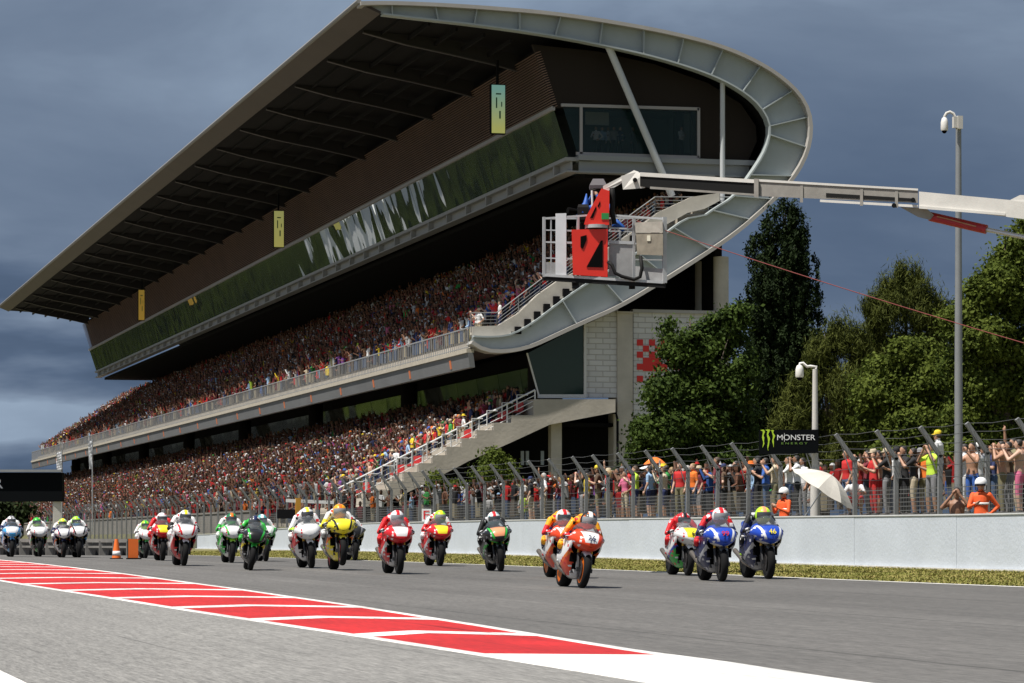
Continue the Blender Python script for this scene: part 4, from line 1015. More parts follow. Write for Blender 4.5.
for r_ in range(NU):
    y = Y0 + 2.2 + rng.uniform(0, .3)
    while y < YS - .5:
        if rng.random() < .93 and UZ0 + URISE * (r_ + 1) + 1.72 < 20.45:
            p = (UX0 + URUN * r_ + .45 + rng.uniform(-.14, .14), y, UZ0 + URISE * r_ + URISE * (1 if r_ >= 0 else 0) , 0 if y < 245 else 1)
            SPOTS_U.append(p)
        y += rng.uniform(.42, .62)
for r_ in range(NL):
    y = Y0 + 4.6 + rng.uniform(0, .3)
    while y < YS + 4:
        if rng.random() < .95: SPOTS_L.append((LX0 + LRUN * r_ + .40 + rng.uniform(-.12, .12), y, LZ0 + LRISE * (r_ + 1), 0 if y < 245 else 1))
        y += rng.uniform(.42, .60)
# nearest seats of each tier become individuals
near_u = sorted([p for p in SPOTS_U if p[1] < 185], key=lambda p: p[1] + (p[0] - UX0) * .0)
near_l = sorted([p for p in SPOTS_L if p[1] < 190], key=lambda p: p[1])
IND_U, IND_L = near_u[:70], near_l[:85]
su, sl = set(IND_U), set(IND_L)
# front edge of the low tier at the far end continues beyond the gantry
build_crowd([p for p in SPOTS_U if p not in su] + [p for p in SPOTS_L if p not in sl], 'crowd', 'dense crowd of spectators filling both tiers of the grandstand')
# --- individual spectators in the stand
COUNT = {}
PEOPLE = []      # (object, base label, picture column)
def px_of(p):
    v = Vector(p) - Vector((0, 0, CAMZ)); d = v.x * ST + v.y * CT; xc = v.x * CT - v.y * ST
    return 512 + F * xc / d, HY - F * v.z / d
POSE_TXT = {'arms_down': 'arms down', 'phone': 'holding up a phone', 'one_up': 'one arm raised', 'both_up': 'both arms up', 'clap': 'clapping', 'hip': 'hand on hip', 'binocular': 'hands at face', 'sit': 'sitting', 'crouch': 'crouching'}
def random_look(standing=True):
    cols = [k for k, w in TOPW]; w = [b for a, b in TOPW]
    top = rng.choices(cols, w)[0]
    pose = rng.choices(['arms_down', 'phone', 'one_up', 'both_up', 'clap', 'hip', 'binocular'], [6, 3, .8, .4, 3, 4, 1.6])[0]
    head = rng.choices([None, 'cap', 'hair', 'hat'], [4, 3.2, 2.2, .7])[0]
    return dict(top=top, pose=pose, head=head, headcol=rng.choice(['white', 'red', 'black', 'navy', 'yellow', 'orange', 'blue', 'beige']), bottom=rng.choice(['denim', 'black', 'khaki', 'beige', 'grey', 'navy']), skin=rng.choice([0, 0, 1, 1, 2]), hair=rng.choice([0, 0, 1, 1, 2, 3]), shorts=rng.random() < .5, sleeves=rng.random() < .2, female=head == 'hair', scale=rng.uniform(.94, 1.06), bare=rng.random() < .03)
def look_label(k, where):
    t = 'shirtless' if k.get('bare') else k['top'] + (' top' if k.get('sleeves') else ' shirt')
    h = {'cap': k['headcol'] + ' cap', 'hat': k['headcol'] + ' sun hat', 'hair': 'long hair', None: ''}[k.get('head')]
    s = ('shirtless person' if k.get('bare') else 'person in ' + t) + (', ' + h if h else '') + ', ' + POSE_TXT[k['pose']] + ', ' + where
    return s
def put_person(loc, rz, k, where, group, **kw):
    o = person(loc, rz, label='x', group=group, **{**k, **kw}); PEOPLE.append([o, look_label({**k, **kw}, where), px_of(o.location)[0]]); return o
for p in IND_U:
    k = random_look(); k['fingers'] = True
    r_ = int((p[0] - UX0) / URUN)
    where = 'upper tier front rows' if r_ < 5 else 'upper tier middle rows' if r_ < 10 else 'upper tier top rows'
    put_person(p[:3], -math.pi / 2 + rng.gauss(0, .3), k, where, 'spectators standing in the stand')
for p in IND_L:
    k = random_look(); k['fingers'] = True
    r_ = int((p[0] - LX0) / LRUN)
    where = 'lower tier front rows' if r_ < 5 else 'lower tier middle rows' if r_ < 10 else 'lower tier top rows'
    put_person(p[:3], -math.pi / 2 + rng.gauss(0, .3), k, where, 'spectators standing in the stand')
ORD = ['leftmost', 'second from left', 'third from left', 'fourth from left', 'fifth from left', 'sixth from left', 'seventh from left', 'eighth from left', 'ninth from left', 'tenth from left']
def finish_labels():
    by = {}
    for e in PEOPLE: by.setdefault(e[1], []).append(e)
    for lab, es in by.items():
        es.sort(key=lambda e: e[2])
        for i, e in enumerate(es):
            e[0]['label'] = lab if len(es) == 1 else lab + ', ' + (ORD[i] if i < len(ORD) else 'rightmost')
            w = e[0]['label'].split()
            if len(w) > 16: e[0]['label'] = e[0]['label'].replace(' rows', '').replace(' shirt', '').replace('holding up a phone', 'filming')
# a few guests behind the box end window
for i, (px, c) in enumerate(((596, 'white'), (602, 'light blue'), (608, 'white'), (614, 'grey'), (620, 'navy'), (633, 'black'), (681, 'white'))):
    q = at_Y(px, 152, EY + 1.0 + .15 * (i % 3)); q.z = at_Y(px, 157.2, EY + 1).z
    o = person((q.x, q.y, q.z), 0.2 * (i - 3), c, 'black', 'arms_down' if i % 2 else 'hip', skin=i % 3, hair=i % 3, sleeves=True, scale=.98, group='guests in the glazed box')
    PEOPLE.append([o, 'guest in %s long sleeved shirt behind the end window of the box' % c, px])
# ------------------------------------------------------------------ racing motorcycles and their riders (local frame: rolling towards -Y, contact patch line at z=0)
def paint(c, n=None): 
    nm = 'paint_%02x%02x%02x' % tuple(int(min(1, v) * 255) for v in c); return mat(nm, c, 0.32, coat=0.5)
PC = {'white': (.72, .72, .72), 'red': (.56, .012, .018), 'black': (.012, .012, .013), 'orange': (.75, .16, .01), 'yellow': (.85, .71, .03), 'blue': (.015, .06, .42), 'navy': (.012, .02, .085), 'green': (.03, .42, .05), 'lime': (.42, .75, .03), 'sky': (.06, .35, .70), 'silver': (.5, .5, .52), 'grey': (.2, .2, .21), 'teal': (.10, .38, .40), 'amber': (.80, .36, .01), 'dgreen': (.01, .12, .05), 'peach': (.75, .3, .15), 'fire': (.72, .055, .012)}
M_tyre = mat('tyre_rubber', (0.008, 0.008, 0.0085), 0.85, spec=.2); M_rim_d = mat('rim_black', (.02, .02, .02), .4); M_disc = mat('brake_disc', (.16, .15, .15), .4, metal=.7)
M_gold = mat('fork_gold', (.60, .36, .06), .3, metal=.8); M_alu = mat('aluminium', (.55, .56, .57), .35, metal=.85); M_mech = mat('engine_dark', (.03, .03, .032), .5, metal=.3)
M_carbon = mat('carbon', (.018, .018, .02), .35, coat=.4); M_void = mat('intake_void', (.004, .004, .004), .95, spec=.05); M_exh = mat('exhaust_titanium', (.20, .17, .14), .4, metal=.7)
CONTR = {'red': 'white', 'white': 'red', 'navy': 'silver', 'black': 'silver', 'green': 'white', 'yellow': 'black', 'orange': 'white', 'amber': 'red', 'blue': 'white', 'sky': 'white', 'lime': 'black', 'silver': 'black', 'grey': 'white', 'dgreen': 'white', 'teal': 'navy', 'peach': 'red', 'fire': 'white'}
def livery(kind, cols, rough=.3, coat=.5):
    """paint scheme laid out in the vehicle's own coordinates, with small sponsor-like patches"""
    nm = 'livery_%s_%s' % (kind, '_'.join(cols))
    if nm in MATS: return MATS[nm]
    m = bpy.data.materials.new(nm); m.use_nodes = True; nt = m.node_tree; N, L = nt.nodes, nt.links; b = N['Principled BSDF']
    b.inputs['Roughness'].default_value = rough + .1; b.inputs['Specular IOR Level'].default_value = .3; b.inputs['Coat Weight'].default_value = coat * .35; b.inputs['Coat Roughness'].default_value = .08
    tc = N.new('ShaderNodeTexCoord'); sp = N.new('ShaderNodeSeparateXYZ'); L.new(tc.outputs['Object'], sp.inputs[0])
    def ma(op, a, c=None, d=None):
        q = N.new('ShaderNodeMath'); q.operation = op
        for i, v in enumerate((a, c, d)):
            if v is None: continue
            if isinstance(v, (int, float)): q.inputs[i].default_value = v
            else: L.new(v, q.inputs[i])
        return q.outputs[0]
    def mix(f, a, c):
        q = N.new('ShaderNodeMix'); q.data_type = 'RGBA'; L.new(f, q.inputs['Factor'])
        for k, v in (('A', a), ('B', c)):
            if isinstance(v, tuple): q.inputs[k].default_value = (*v, 1)
            else: L.new(v, q.inputs[k])
        return q.outputs['Result']
    X, Y, Z = sp.outputs['X'], sp.outputs['Y'], sp.outputs['Z']; AX = ma('ABSOLUTE', X)
    c = [PC[k] for k in cols]
    def patches(sx, sy, sz, thr):
        mp = N.new('ShaderNodeMapping'); mp.inputs['Scale'].default_value = (sx, sy, sz); L.new(tc.outputs['Object'], mp.inputs['Vector'])
        v = N.new('ShaderNodeTexVoronoi'); v.feature = 'F1'; v.distance = 'CHEBYCHEV'; v.inputs['Scale'].default_value = 1; L.new(mp.outputs[0], v.inputs['Vector'])
        r = N.new('ShaderNodeSeparateXYZ'); L.new(v.outputs['Color'], r.inputs[0])
        return ma('MULTIPLY', ma('LESS_THAN', v.outputs['Distance'], .36), ma('GREATER_THAN', r.outputs[0], thr))
    if kind == 'side':
        u = ma('MULTIPLY_ADD', Y, .34, Z)
        col = mix(ma('GREATER_THAN', u, .385), c[2], c[1]); col = mix(ma('GREATER_THAN', u, .44), col, c[0])
        col = mix(patches(3, 7, 16, .55), col, PC[CONTR[cols[0]]])
        col = mix(ma('MULTIPLY', patches(3, 9, 22, .7), ma('LESS_THAN', u, .38)), col, PC['white'] if cols[2] != 'white' else PC['black'])
    elif kind == 'upper':
        st = ma('MULTIPLY', ma('COMPARE', ma('MULTIPLY_ADD', Z, -.32, AX), -.11, .022), ma('GREATER_THAN', Z, .70))
        low = ma('LESS_THAN', ma('MULTIPLY_ADD', AX, -.35, Z), .615)
        pl = ma('MULTIPLY', ma('LESS_THAN', ma('MULTIPLY_ADD', Z, -.30, AX), -.125), ma('MULTIPLY', ma('GREATER_THAN', Z, .755), ma('LESS_THAN', Y, -.72)))
        col = mix(st, c[0], c[1]); col = mix(low, col, c[1]); col = mix(pl, col, c[2])
        col = mix(ma('MULTIPLY', patches(14, 5, 18, .62), ma('GREATER_THAN', AX, .16)), col, PC[CONTR[cols[0]]])
    elif kind == 'helmet':
        col = mix(patches(11, 11, 13, .55), c[0], c[2]); col = mix(ma('MULTIPLY', ma('LESS_THAN', AX, .034), ma('GREATER_THAN', Z, 1.15)), col, c[1]); col = mix(ma('LESS_THAN', Z, 1.065), col, c[2])
    else:       # leather
        col = mix(patches(10, 8, 11, .74), c[0], PC[CONTR[cols[0]]]); col = mix(patches(14, 12, 13, .86), col, PC['black'] if cols[0] != 'black' else PC['white'])
    L.new(col, b.inputs['Base Color']); MATS[nm] = m; return m
def screen_glass():
    m = bpy.data.materials.new('windscreen_smoke'); m.use_nodes = True; b = m.node_tree.nodes['Principled BSDF']; b.inputs['Base Color'].default_value = (.10, .11, .12, 1); b.inputs['Roughness'].default_value = .06; b.inputs['Alpha'].default_value = .45; return m
M_ws = screen_glass()
RotY90 = Matrix.Rotation(R(90), 4, 'Y')
def wheel(root, y, r, w, rim_m, front):
    M = Matrix.Translation((0, y, r)) @ RotY90
    rr = r - .07; h = w / 2; prof = []
    for i in range(13):
        a = math.pi * i / 12; prof.append((rr + .07 * math.sin(a) ** .8 if 0 < i < 12 else rr, -h * math.cos(a)))
    prof = [(rr - .012, -h * .8)] + prof + [(rr - .012, h * .8)]
    emb = MB(); emb.box((-.03, y - .03, r - .03), (.03, y + .03, r + .03))
    wh = MB(); wh.lathe([(rr + .004, -h * .82), (rr - .022, -h * .82), (rr - .03, -h * .5), (rr - .03, h * .5), (rr - .022, h * .82), (rr + .004, h * .82)], 32, 0, M)
    wh.lathe([(.03, -h * .9), (.045, -h * .7), (.045, h * .7), (.03, h * .9)], 16, 0, M)
    for k in range(5):
        a = 2 * math.pi * k / 5 + .3
        for da in (-.10, .10):
            p = Vector((0, y + .035 * math.cos(a + da * 2), r + .035 * math.sin(a + da * 2))); q = Vector((0, y + (rr - .02) * math.cos(a + da), r + (rr - .02) * math.sin(a + da)))
            wh.beam(p, q, .03, .02, 0, up=(1, 0, 0))
    w_o = wh.build('wheel', [rim_m], root)
    t = MB(); t.lathe(prof, 36, 0, M); t.build('tyre', M_tyre, w_o, smooth=True, sharp=60)
    d = MB()
    for sx in ((-1, 1) if front else (1,)):
        R0 = .16 if front else .11
        M2 = Matrix.Translation((sx * (h + .012), y, r)) @ RotY90
        d.lathe([(R0, -.003), (R0, .003), (R0 - .045, .003), (R0 - .045, -.003), (R0, -.003)], 24, 0, M2)
    d.build('brake_disc', M_disc, w_o)
    return w_o
def make_bike(c):
    """c: dict of colours; returns the Empty root with parts"""
    root = thing('racing_motorcycle', c['label'], 'motorcycle', (0, 0, 0), 'racing motorcycles on the straight')
    P = lambda k: paint(PC[c[k]])
    wheel(root, -.72, .30, .125, paint(PC[c['rim']]) if c['rim'] != 'black' else M_rim_d, True)
    wheel(root, .72, .32, .20, paint(PC[c['rim']]) if c['rim'] != 'black' else M_rim_d, False)
    # forks, one object each, gold upper tube and dark lower leg
    for sx in (-1, 1):
        m_ = MB(); top, mid, bot = Vector((sx*.105, -.50, .88)), Vector((sx*.105, -.61, .58)), Vector((sx*.105, -.72, .30))
        m_.tube([top, mid], .029, 10, 0); fk = m_.build('fork_leg', M_gold, root, smooth=True, sharp=60)
        m_ = MB(); m_.tube([mid, bot], .026, 10); m_.box((sx*.105 - .03, -.76, .27), (sx*.105 + .03, -.68, .34)); m_.build('fork_slider', M_mech, fk)
        m_ = MB(); m_.box((sx*.088 - .02, -.62, .33), (sx*.088 + .02, -.52, .44)); m_.build('brake_caliper', M_alu if c.get('cal') else M_carbon, fk)
    # front mudguard
    m_ = MB(); rows = []
    for i in range(11):
        a = R(42 + 86 * i / 10); rad = .335
        rows.append([(.070 * math.sin(u) * (1 if i not in (0, 10) else .7), -.72 + (rad - .04 * (1 - math.cos(u))) * math.cos(a), .30 + (rad - .05 * (1 - math.cos(u))) * math.sin(a)) for u in [(-1.5 + 3.0 * j / 8) for j in range(9)]])
    m_.grid(rows); m_.build('front_mudguard', P('guard'), root, smooth=True)
    # upper fairing: nose cowl lofted back to the tank
    st = [(-1.005, .05, .70, .745), (-.995, .115, .675, .80), (-.97, .16, .65, .85), (-.92, .20, .63, .895), (-.84, .235, .615, .93), (-.74, .262, .61, .952), (-.62, .28, .61, .965), (-.50, .288, .62, .96), (-.36, .28, .63, .93), (-.22, .265, .63, .88)]
    rings = []
    for y, hw, z0, z1 in st:
        ring = []
        for j in range(32):
            a = 2 * math.pi * j / 32; ca, sa = math.cos(a), math.sin(a)
            x = hw * (abs(ca) ** .75) * (1 if ca >= 0 else -1); zc = z0 + (z1 - z0) * .52; x *= 1 if sa > 0 else 1 - .42 * abs(sa)
            z = zc + ((z1 - zc) * (abs(sa) ** .85) if sa >= 0 else -(zc - z0) * (abs(sa) ** .8)); ring.append((x, y, z))
        rings.append(ring)
    def zones(p):
        ax = abs(p.x)
        if p.z > .80 and ax < .125 and p.y < -.70 and p.y > -.97: return 2
        if .135 < ax < .18 and p.z > .82: return 1
        if p.z < .72 or (ax > .235 and p.z < .79): return 1
        return 0
    m_ = MB(); m_.loft(rings, 0, True, True, zones); up = m_.build('upper_fairing', [livery('upper', (c['main'], c['accent'], c['plate']))] * 3, root, smooth=True, sharp=70)
    m_ = MB(); m_.loft([[(.085*math.cos(2*math.pi*j/14), -1.012 + .03*abs(math.cos(2*math.pi*j/14)), .705 + .02*math.sin(2*math.pi*j/14)) for j in range(14)], [(.075*math.cos(2*math.pi*j/14), -.95, .705 + .02*math.sin(2*math.pi*j/14)) for j in range(14)]]); m_.build('air_intake', M_void, up)
    if c.get('num'):
        me = text_mesh(c['num'], .135, mat('ink_' + c['numcol'], PC[c['numcol']], .5), .004)
        me.transform(Matrix.Translation((0, -.988, .828)) @ Matrix.Rotation(R(63), 4, 'X'))
        me.transform(Matrix.Translation((0, -.016, .008)))
        o = bpy.data.objects.new('race_number', me); COL.objects.link(o); o.parent = up
    # windscreen
    m_ = MB(); rows = []
    for i in range(9):
        t = i / 8; y = -.80 + .42 * t; zb = .955 + .03 * math.sin(t * 3); ht = .005 + .155 * math.sin(min(1, t * 1.15) * 1.5708); hw = .13 + .085 * t
        rows.append([(hw * math.sin(u), y + .0, zb - .03 + (ht + .02) * math.cos(u)) for u in [(-1.45 + 2.9 * j / 10) for j in range(11)]])
    m_.grid(rows); m_.build('windscreen', M_ws, root, smooth=True)
    # side fairings, one panel per side
    top = [(-.70, .76), (-.56, .80), (-.35, .82), (-.10, .80), (.15, .74), (.30, .62)]
    bot = [(-.44, .52), (-.36, .39), (-.27, .26), (-.12, .19), (.16, .20), (.34, .30)]
    for sx in (-1, 1):
        rows = []
        for k in range(13):
            v = k / 12; row = []
            for i in range(19):
                t = i / 18 * 5; a = min(4, int(t)); f_ = t - a
                yt = top[a][0] + (top[a+1][0]-top[a][0])*f_; zt = top[a][1] + (top[a+1][1]-top[a][1])*f_
                yb = bot[a][0] + (bot[a+1][0]-bot[a][0])*f_; zb = bot[a][1] + (bot[a+1][1]-bot[a][1])*f_
                y = yt + (yb - yt) * v; z = zt + (zb - zt) * v
                x = .265 - .035 * v - .115 * max(0, v - .45) ** 1.5 / .41 + .02 * math.sin(v * 3.1)
                if i == 0: x -= .03
                row.append((sx * x, y, z))
            rows.append(row)
        thick = [[(p[0] - sx * .018, p[1], p[2]) for p in r] for r in rows]
        def zs(p):
            u = p.z + .28 * (p.y + .1)
            if u > .60: return 0
            if u > .50: return 1
            return 2
        m_ = MB(); m_.grid(rows, 0, zs); m_.grid(thick, 3)
        m_.build('side_fairing', [livery('side', (c['side'], c['stripe'], c['low']))] * 3 + [M_void], root, smooth=True)  # inner skin near-black, shade inside the fairing put into its colour
    # belly pan
    m_ = MB(); rings = []
    for y, hw, zb in ((-.46, .05, .27), (-.40, .11, .20), (-.25, .135, .155), (.0, .14, .14), (.22, .13, .15), (.36, .09, .21)):
        rings.append([(hw * math.cos(a), y, zb + .13 + .13 * math.sin(a)) for a in [math.pi + math.pi * j / 12 for j in range(13)]] + [(hw * .9, y, zb + .15), (-hw * .9, y, zb + .15)])
    m_.loft(rings); m_.build('belly_pan', P('belly'), root, smooth=True, sharp=60)
    # radiator, engine, frame beams, tank, seat unit
    m_ = MB(); m_.box((-.215, -.50, .42), (.215, -.45, .74)); m_.box((-.15, -.45, .30), (.15, -.41, .40)); m_.build('radiator', M_void, root)  # enlarged and near-black, painting the shade of the cavity between the fairings
    m_ = MB(); m_.box((-.13, -.36, .24), (.13, .30, .64)); m_.box((-.16, .28, .36), (.16, .42, .60)); m_.build('engine', M_mech, root)
    m_ = MB()
    for sx in (-1, 1): m_.beam((sx*.13, -.46, .80), (sx*.16, .34, .52), .045, .13)
    m_.build('frame_beam', M_alu, root)
    m_ = MB(); m_.loft([[(hw * math.cos(2*math.pi*j/18), y, zc + (h_ * math.sin(2*math.pi*j/18))) for j in range(18)] for y, hw, zc, h_ in ((-.42, .08, .84, .06), (-.34, .155, .86, .12), (-.15, .185, .86, .145), (.08, .17, .83, .12), (.24, .11, .79, .06), (.30, .05, .78, .03))]); m_.build('fuel_tank', P('main'), root, smooth=True)
    m_ = MB(); m_.loft([[(hw * math.cos(2*math.pi*j/14), y, zc + h_ * math.sin(2*math.pi*j/14)) for j in range(14)] for y, hw, zc, h_ in ((.18, .10, .79, .03), (.34, .145, .80, .045), (.58, .135, .86, .07), (.78, .115, .94, .075), (.96, .075, .985, .05), (1.04, .03, .99, .02))]); m_.build('seat_unit', P('tail'), root, smooth=True)
    m_ = MB()
    for sx in (-1, 1): m_.beam((sx*.13, .30, .42), (sx*.135, .74, .32), .04, .085)
    m_.box((-.13, .28, .38), (.13, .36, .50)); m_.build('swingarm', M_alu if c.get('cal') else M_carbon, root)
    m_ = MB(); m_.tube([(-.10, .10, .22), (-.18, .35, .30), (-.20, .55, .40), (-.215, .84, .50)], [.04, .04, .044, .046], 12); m_.build('exhaust', M_exh, root, smooth=True, sharp=60)
    m_ = MB(); m_.tube([(.10, .30, .70), (.06, .62, .80), (.05, .86, .89)], [.04, .045, .05], 12); m_.build('exhaust', M_exh, root, smooth=True, sharp=60)
    for sx in (-1, 1):
        m_ = MB(); m_.tube([(sx*.10, -.47, .86), (sx*.22, -.46, .86)], .014, 8); m_.tube([(sx*.20, -.46, .86), (sx*.325, -.40, .845)], .019, 8); m_.tube([(sx*.325, -.40, .845), (sx*.34, -.393, .843)], .025, 8)
        hb = m_.build('handlebar', M_carbon, root)
        m_ = MB(); m_.tube([(sx*.18, -.50, .86), (sx*.26, -.53, .85), (sx*.335, -.47, .835)], .008, 6); m_.build('lever', M_alu, hb)
        m_ = MB(); m_.tube([(sx*.15, .34, .42), (sx*.26, .34, .42)], .014, 8); m_.build('footpeg', M_alu, root)
    return root
# rider: crouched behind the screen
def rider_pose(lean=0.0):
    return dict(pelvis=(0, .40, .98), chest=(0, .06, 1.10), neck=(0, -.17, 1.13), head=(0, -.31, 1.12), look=(0, -1, -.12), hipL=(.105, .36, .95), hipR=(-.105, .36, .95), shL=(.195, -.10, 1.08), shR=(-.195, -.10, 1.08),
        elL=(.345, -.19, .83), elR=(-.345, -.19, .83), wrL=(.30, -.36, .875), wrR=(-.30, -.36, .875), hdL=(-.25, -.9, -.1), hdR=(.25, -.9, -.1), pnL=(0, .0, -1), pnR=(0, 0, -1), curl=1.5,
        knL=(.30, -.02, .70), knR=(-.30, -.02, .70), anL=(.21, .38, .50), anR=(-.21, .38, .50), toL=(.225, .24, .44), toR=(-.225, .24, .44))
POSES['ride'] = rider_pose()
RV = [(0, 0, 0), (-.055, .02, -.025), (.05, -.01, .02)]
def shifted(dx, dy, dz):
    J = rider_pose()
    for k, f in (('chest', .5), ('neck', .85), ('head', 1.0), ('shL', .75), ('shR', .75), ('elL', .3), ('elR', .3)):
        p = J[k]; J[k] = (p[0] + dx * f, p[1] + dy * f, p[2] + dz * f)
    return J
RB = {}
def rider_body(v):
    me = make_body(shifted(*RV[v]), 0.015, True, False, True)
    # suit zones instead of street clothes: 0 gloves 1 main 2 legs 3 boots 4 shoulders/back accents
    n = len(me.polygons); P = np.empty(n * 3); me.polygons.foreach_get('center', P); P = P.reshape(-1, 3); idx = np.empty(n, np.int32); me.polygons.foreach_get('material_index', idx)
    sh = np.minimum(np.linalg.norm(P - np.array((.2, -.1, 1.09)), axis=1), np.linalg.norm(P - np.array((-.2, -.1, 1.09)), axis=1))
    wr = np.minimum(np.linalg.norm(P - np.array((.30, -.385, .875)), axis=1), np.linalg.norm(P - np.array((-.30, -.385, .875)), axis=1))
    idx = np.where(idx == 4, 1, idx); idx = np.where((idx == 0) & (wr > .17), 1, idx)
    idx = np.where((idx == 1) & (sh < .155), 4, idx); idx = np.where((wr < .13), 0, idx)
    kn = np.minimum(np.linalg.norm(P - np.array((.30, -.02, .70)), axis=1), np.linalg.norm(P - np.array((-.30, -.02, .70)), axis=1))
    idx = np.where((idx == 2) & (kn < .10), 4, idx)
    me.polygons.foreach_set('material_index', idx); me.name = 'person'
    return me
RIDERS = [rider_body(v) for v in range(3)]
def helmet_mesh():
    mb = MB(); c = Vector((0, -.325, 1.125)); rings = []
    for i in range(17):
        t = math.pi * (i + .15) / 16.3; ring = []
        for j in range(28):
            a = 2*math.pi*j/28; s = math.sin(t)
            x = .143 * s * math.cos(a); y = (.172 if math.sin(a) < 0 else .165) * s * math.sin(a); z = .156 * math.cos(t)
            if z < -.02 and math.sin(a) < 0: y *= 1.06          # chin bar
            ring.append(c + Vector((x, y, z)))
        rings.append(ring)
    def zn(p):
        q = p - c
        if abs(q.x) < .035 and q.z > .02: return 1
        if q.z < -.045: return 2
        if q.y > .03 and q.z < .07: return 2
        return 0
    mb.loft(rings, 0, True, True, zn); me = mb.mesh('helmet', [None, None, None], True)
    # visor: bowed strip in front
    vb = MB(); rows = []
    for i in range(7):
        z = .055 - .105 * i / 6; row = []
        for j in range(17):
            a = -math.pi/2 + (j - 8) / 8 * 1.12; rr = math.sqrt(max(0, 1 - (z / .156) ** 2)) 
            row.append(c + Vector((.147 * rr * math.cos(a), .181 * rr * math.sin(a), z)))
        rows.append(row)
    vb.grid(rows); return me, vb.mesh('visor', [None], True)
HELM, VIS = helmet_mesh()
M_visor = mat('visor_smoke', (.05, .055, .06), .08, spec=.8); M_visor_p = mat('visor_clear', (.25, .26, .27), .08, spec=.8)
def hump_mesh():
    mb = MB(); mb.loft([[(rx*math.cos(2*math.pi*j/12), y, zc + rz*math.sin(2*math.pi*j/12)) for j in range(12)] for y, rx, zc, rz in ((-.17, .05, 1.17, .03), (-.08, .085, 1.20, .05), (.06, .085, 1.205, .045), (.20, .05, 1.18, .025), (.24, .02, 1.17, .01))]); return mb.mesh('aero_hump', [None], True)
HUMP = hump_mesh()
def suit(c): return livery('leather', (c,), .5, .1)
BIKE_SRC = {}
def place(px, py, H, yaw, lean, pitch, c, s, key_share=None):
    """px,py picture point of the front tyre's contact; H height in pixels of bike plus rider"""
    g = on_ground(px, py); d = g.x * ST + g.y * CT
    sc = H * d / F / 1.27
    # front contact sits 0.72 m ahead of the origin
    root = make_bike(c)
    Mx = Matrix.Translation(g) @ Matrix.Rotation(R(yaw), 4, 'Z') @ Matrix.Rotation(R(lean), 4, 'Y') 
    if pitch: Mx = Mx @ Matrix.Translation(Vector((0, 0.72 + .72, .0))) @ Matrix.Rotation(R(-pitch), 4, 'X') @ Matrix.Translation(Vector((0, -1.44, 0)))
    Mx = Mx @ Matrix.Scale(sc, 4) @ Matrix.Translation(Vector((0, .72, 0)))
    root.matrix_world = Mx; root.location = Mx.to_translation(); root.rotation_euler = Mx.to_euler(); root.scale = (sc,) * 3
    o = bpy.data.objects.new('person', RIDERS[int(px) % 3]); COL.objects.link(o); o.location = root.location; o.rotation_euler = root.rotation_euler; o.scale = root.scale
    for i, k in enumerate((s['glove'], s['suit'], s['leg'], s['boot'], s['acc'])):
        o.material_slots[i].link = 'OBJECT'; o.material_slots[i].material = suit(k)
    tag(o, s['label'], 'person', 'riders on the racing motorcycles')
    h = bpy.data.objects.new('helmet', HELM); COL.objects.link(h); h.parent = o; h.location = RV[int(px) % 3]; h.rotation_euler = (0, 0, 0)
    for i in range(3): h.material_slots[i].link = 'OBJECT'; h.material_slots[i].material = livery('helmet', s['helm'])
    v = bpy.data.objects.new('visor', VIS); COL.objects.link(v); v.parent = h; v.material_slots[0].link = 'OBJECT'; v.material_slots[0].material = M_visor_p if s.get('clear') else M_visor
    u = bpy.data.objects.new('aero_hump', HUMP); COL.objects.link(u); u.parent = o; u.location = Vector(RV[int(px) % 3]) * .6; u.material_slots[0].link = 'OBJECT'; u.material_slots[0].material = suit(s['acc'])
    print('bike', px, py, 'depth %.1f scale %.3f' % (d, sc))
    return root, o
def C(main, accent, plate, side, stripe, low, belly, tail, guard, rim, label, **k): return dict(main=main, accent=accent, plate=plate, side=side, stripe=stripe, low=low, belly=belly, tail=tail, guard=guard, rim=rim, label=label, **k)
def S(suit_, acc, leg, glove, boot, helm, label, **k): return dict(suit=suit_, acc=acc, leg=leg, glove=glove, boot=boot, helm=helm, label=label, **k)
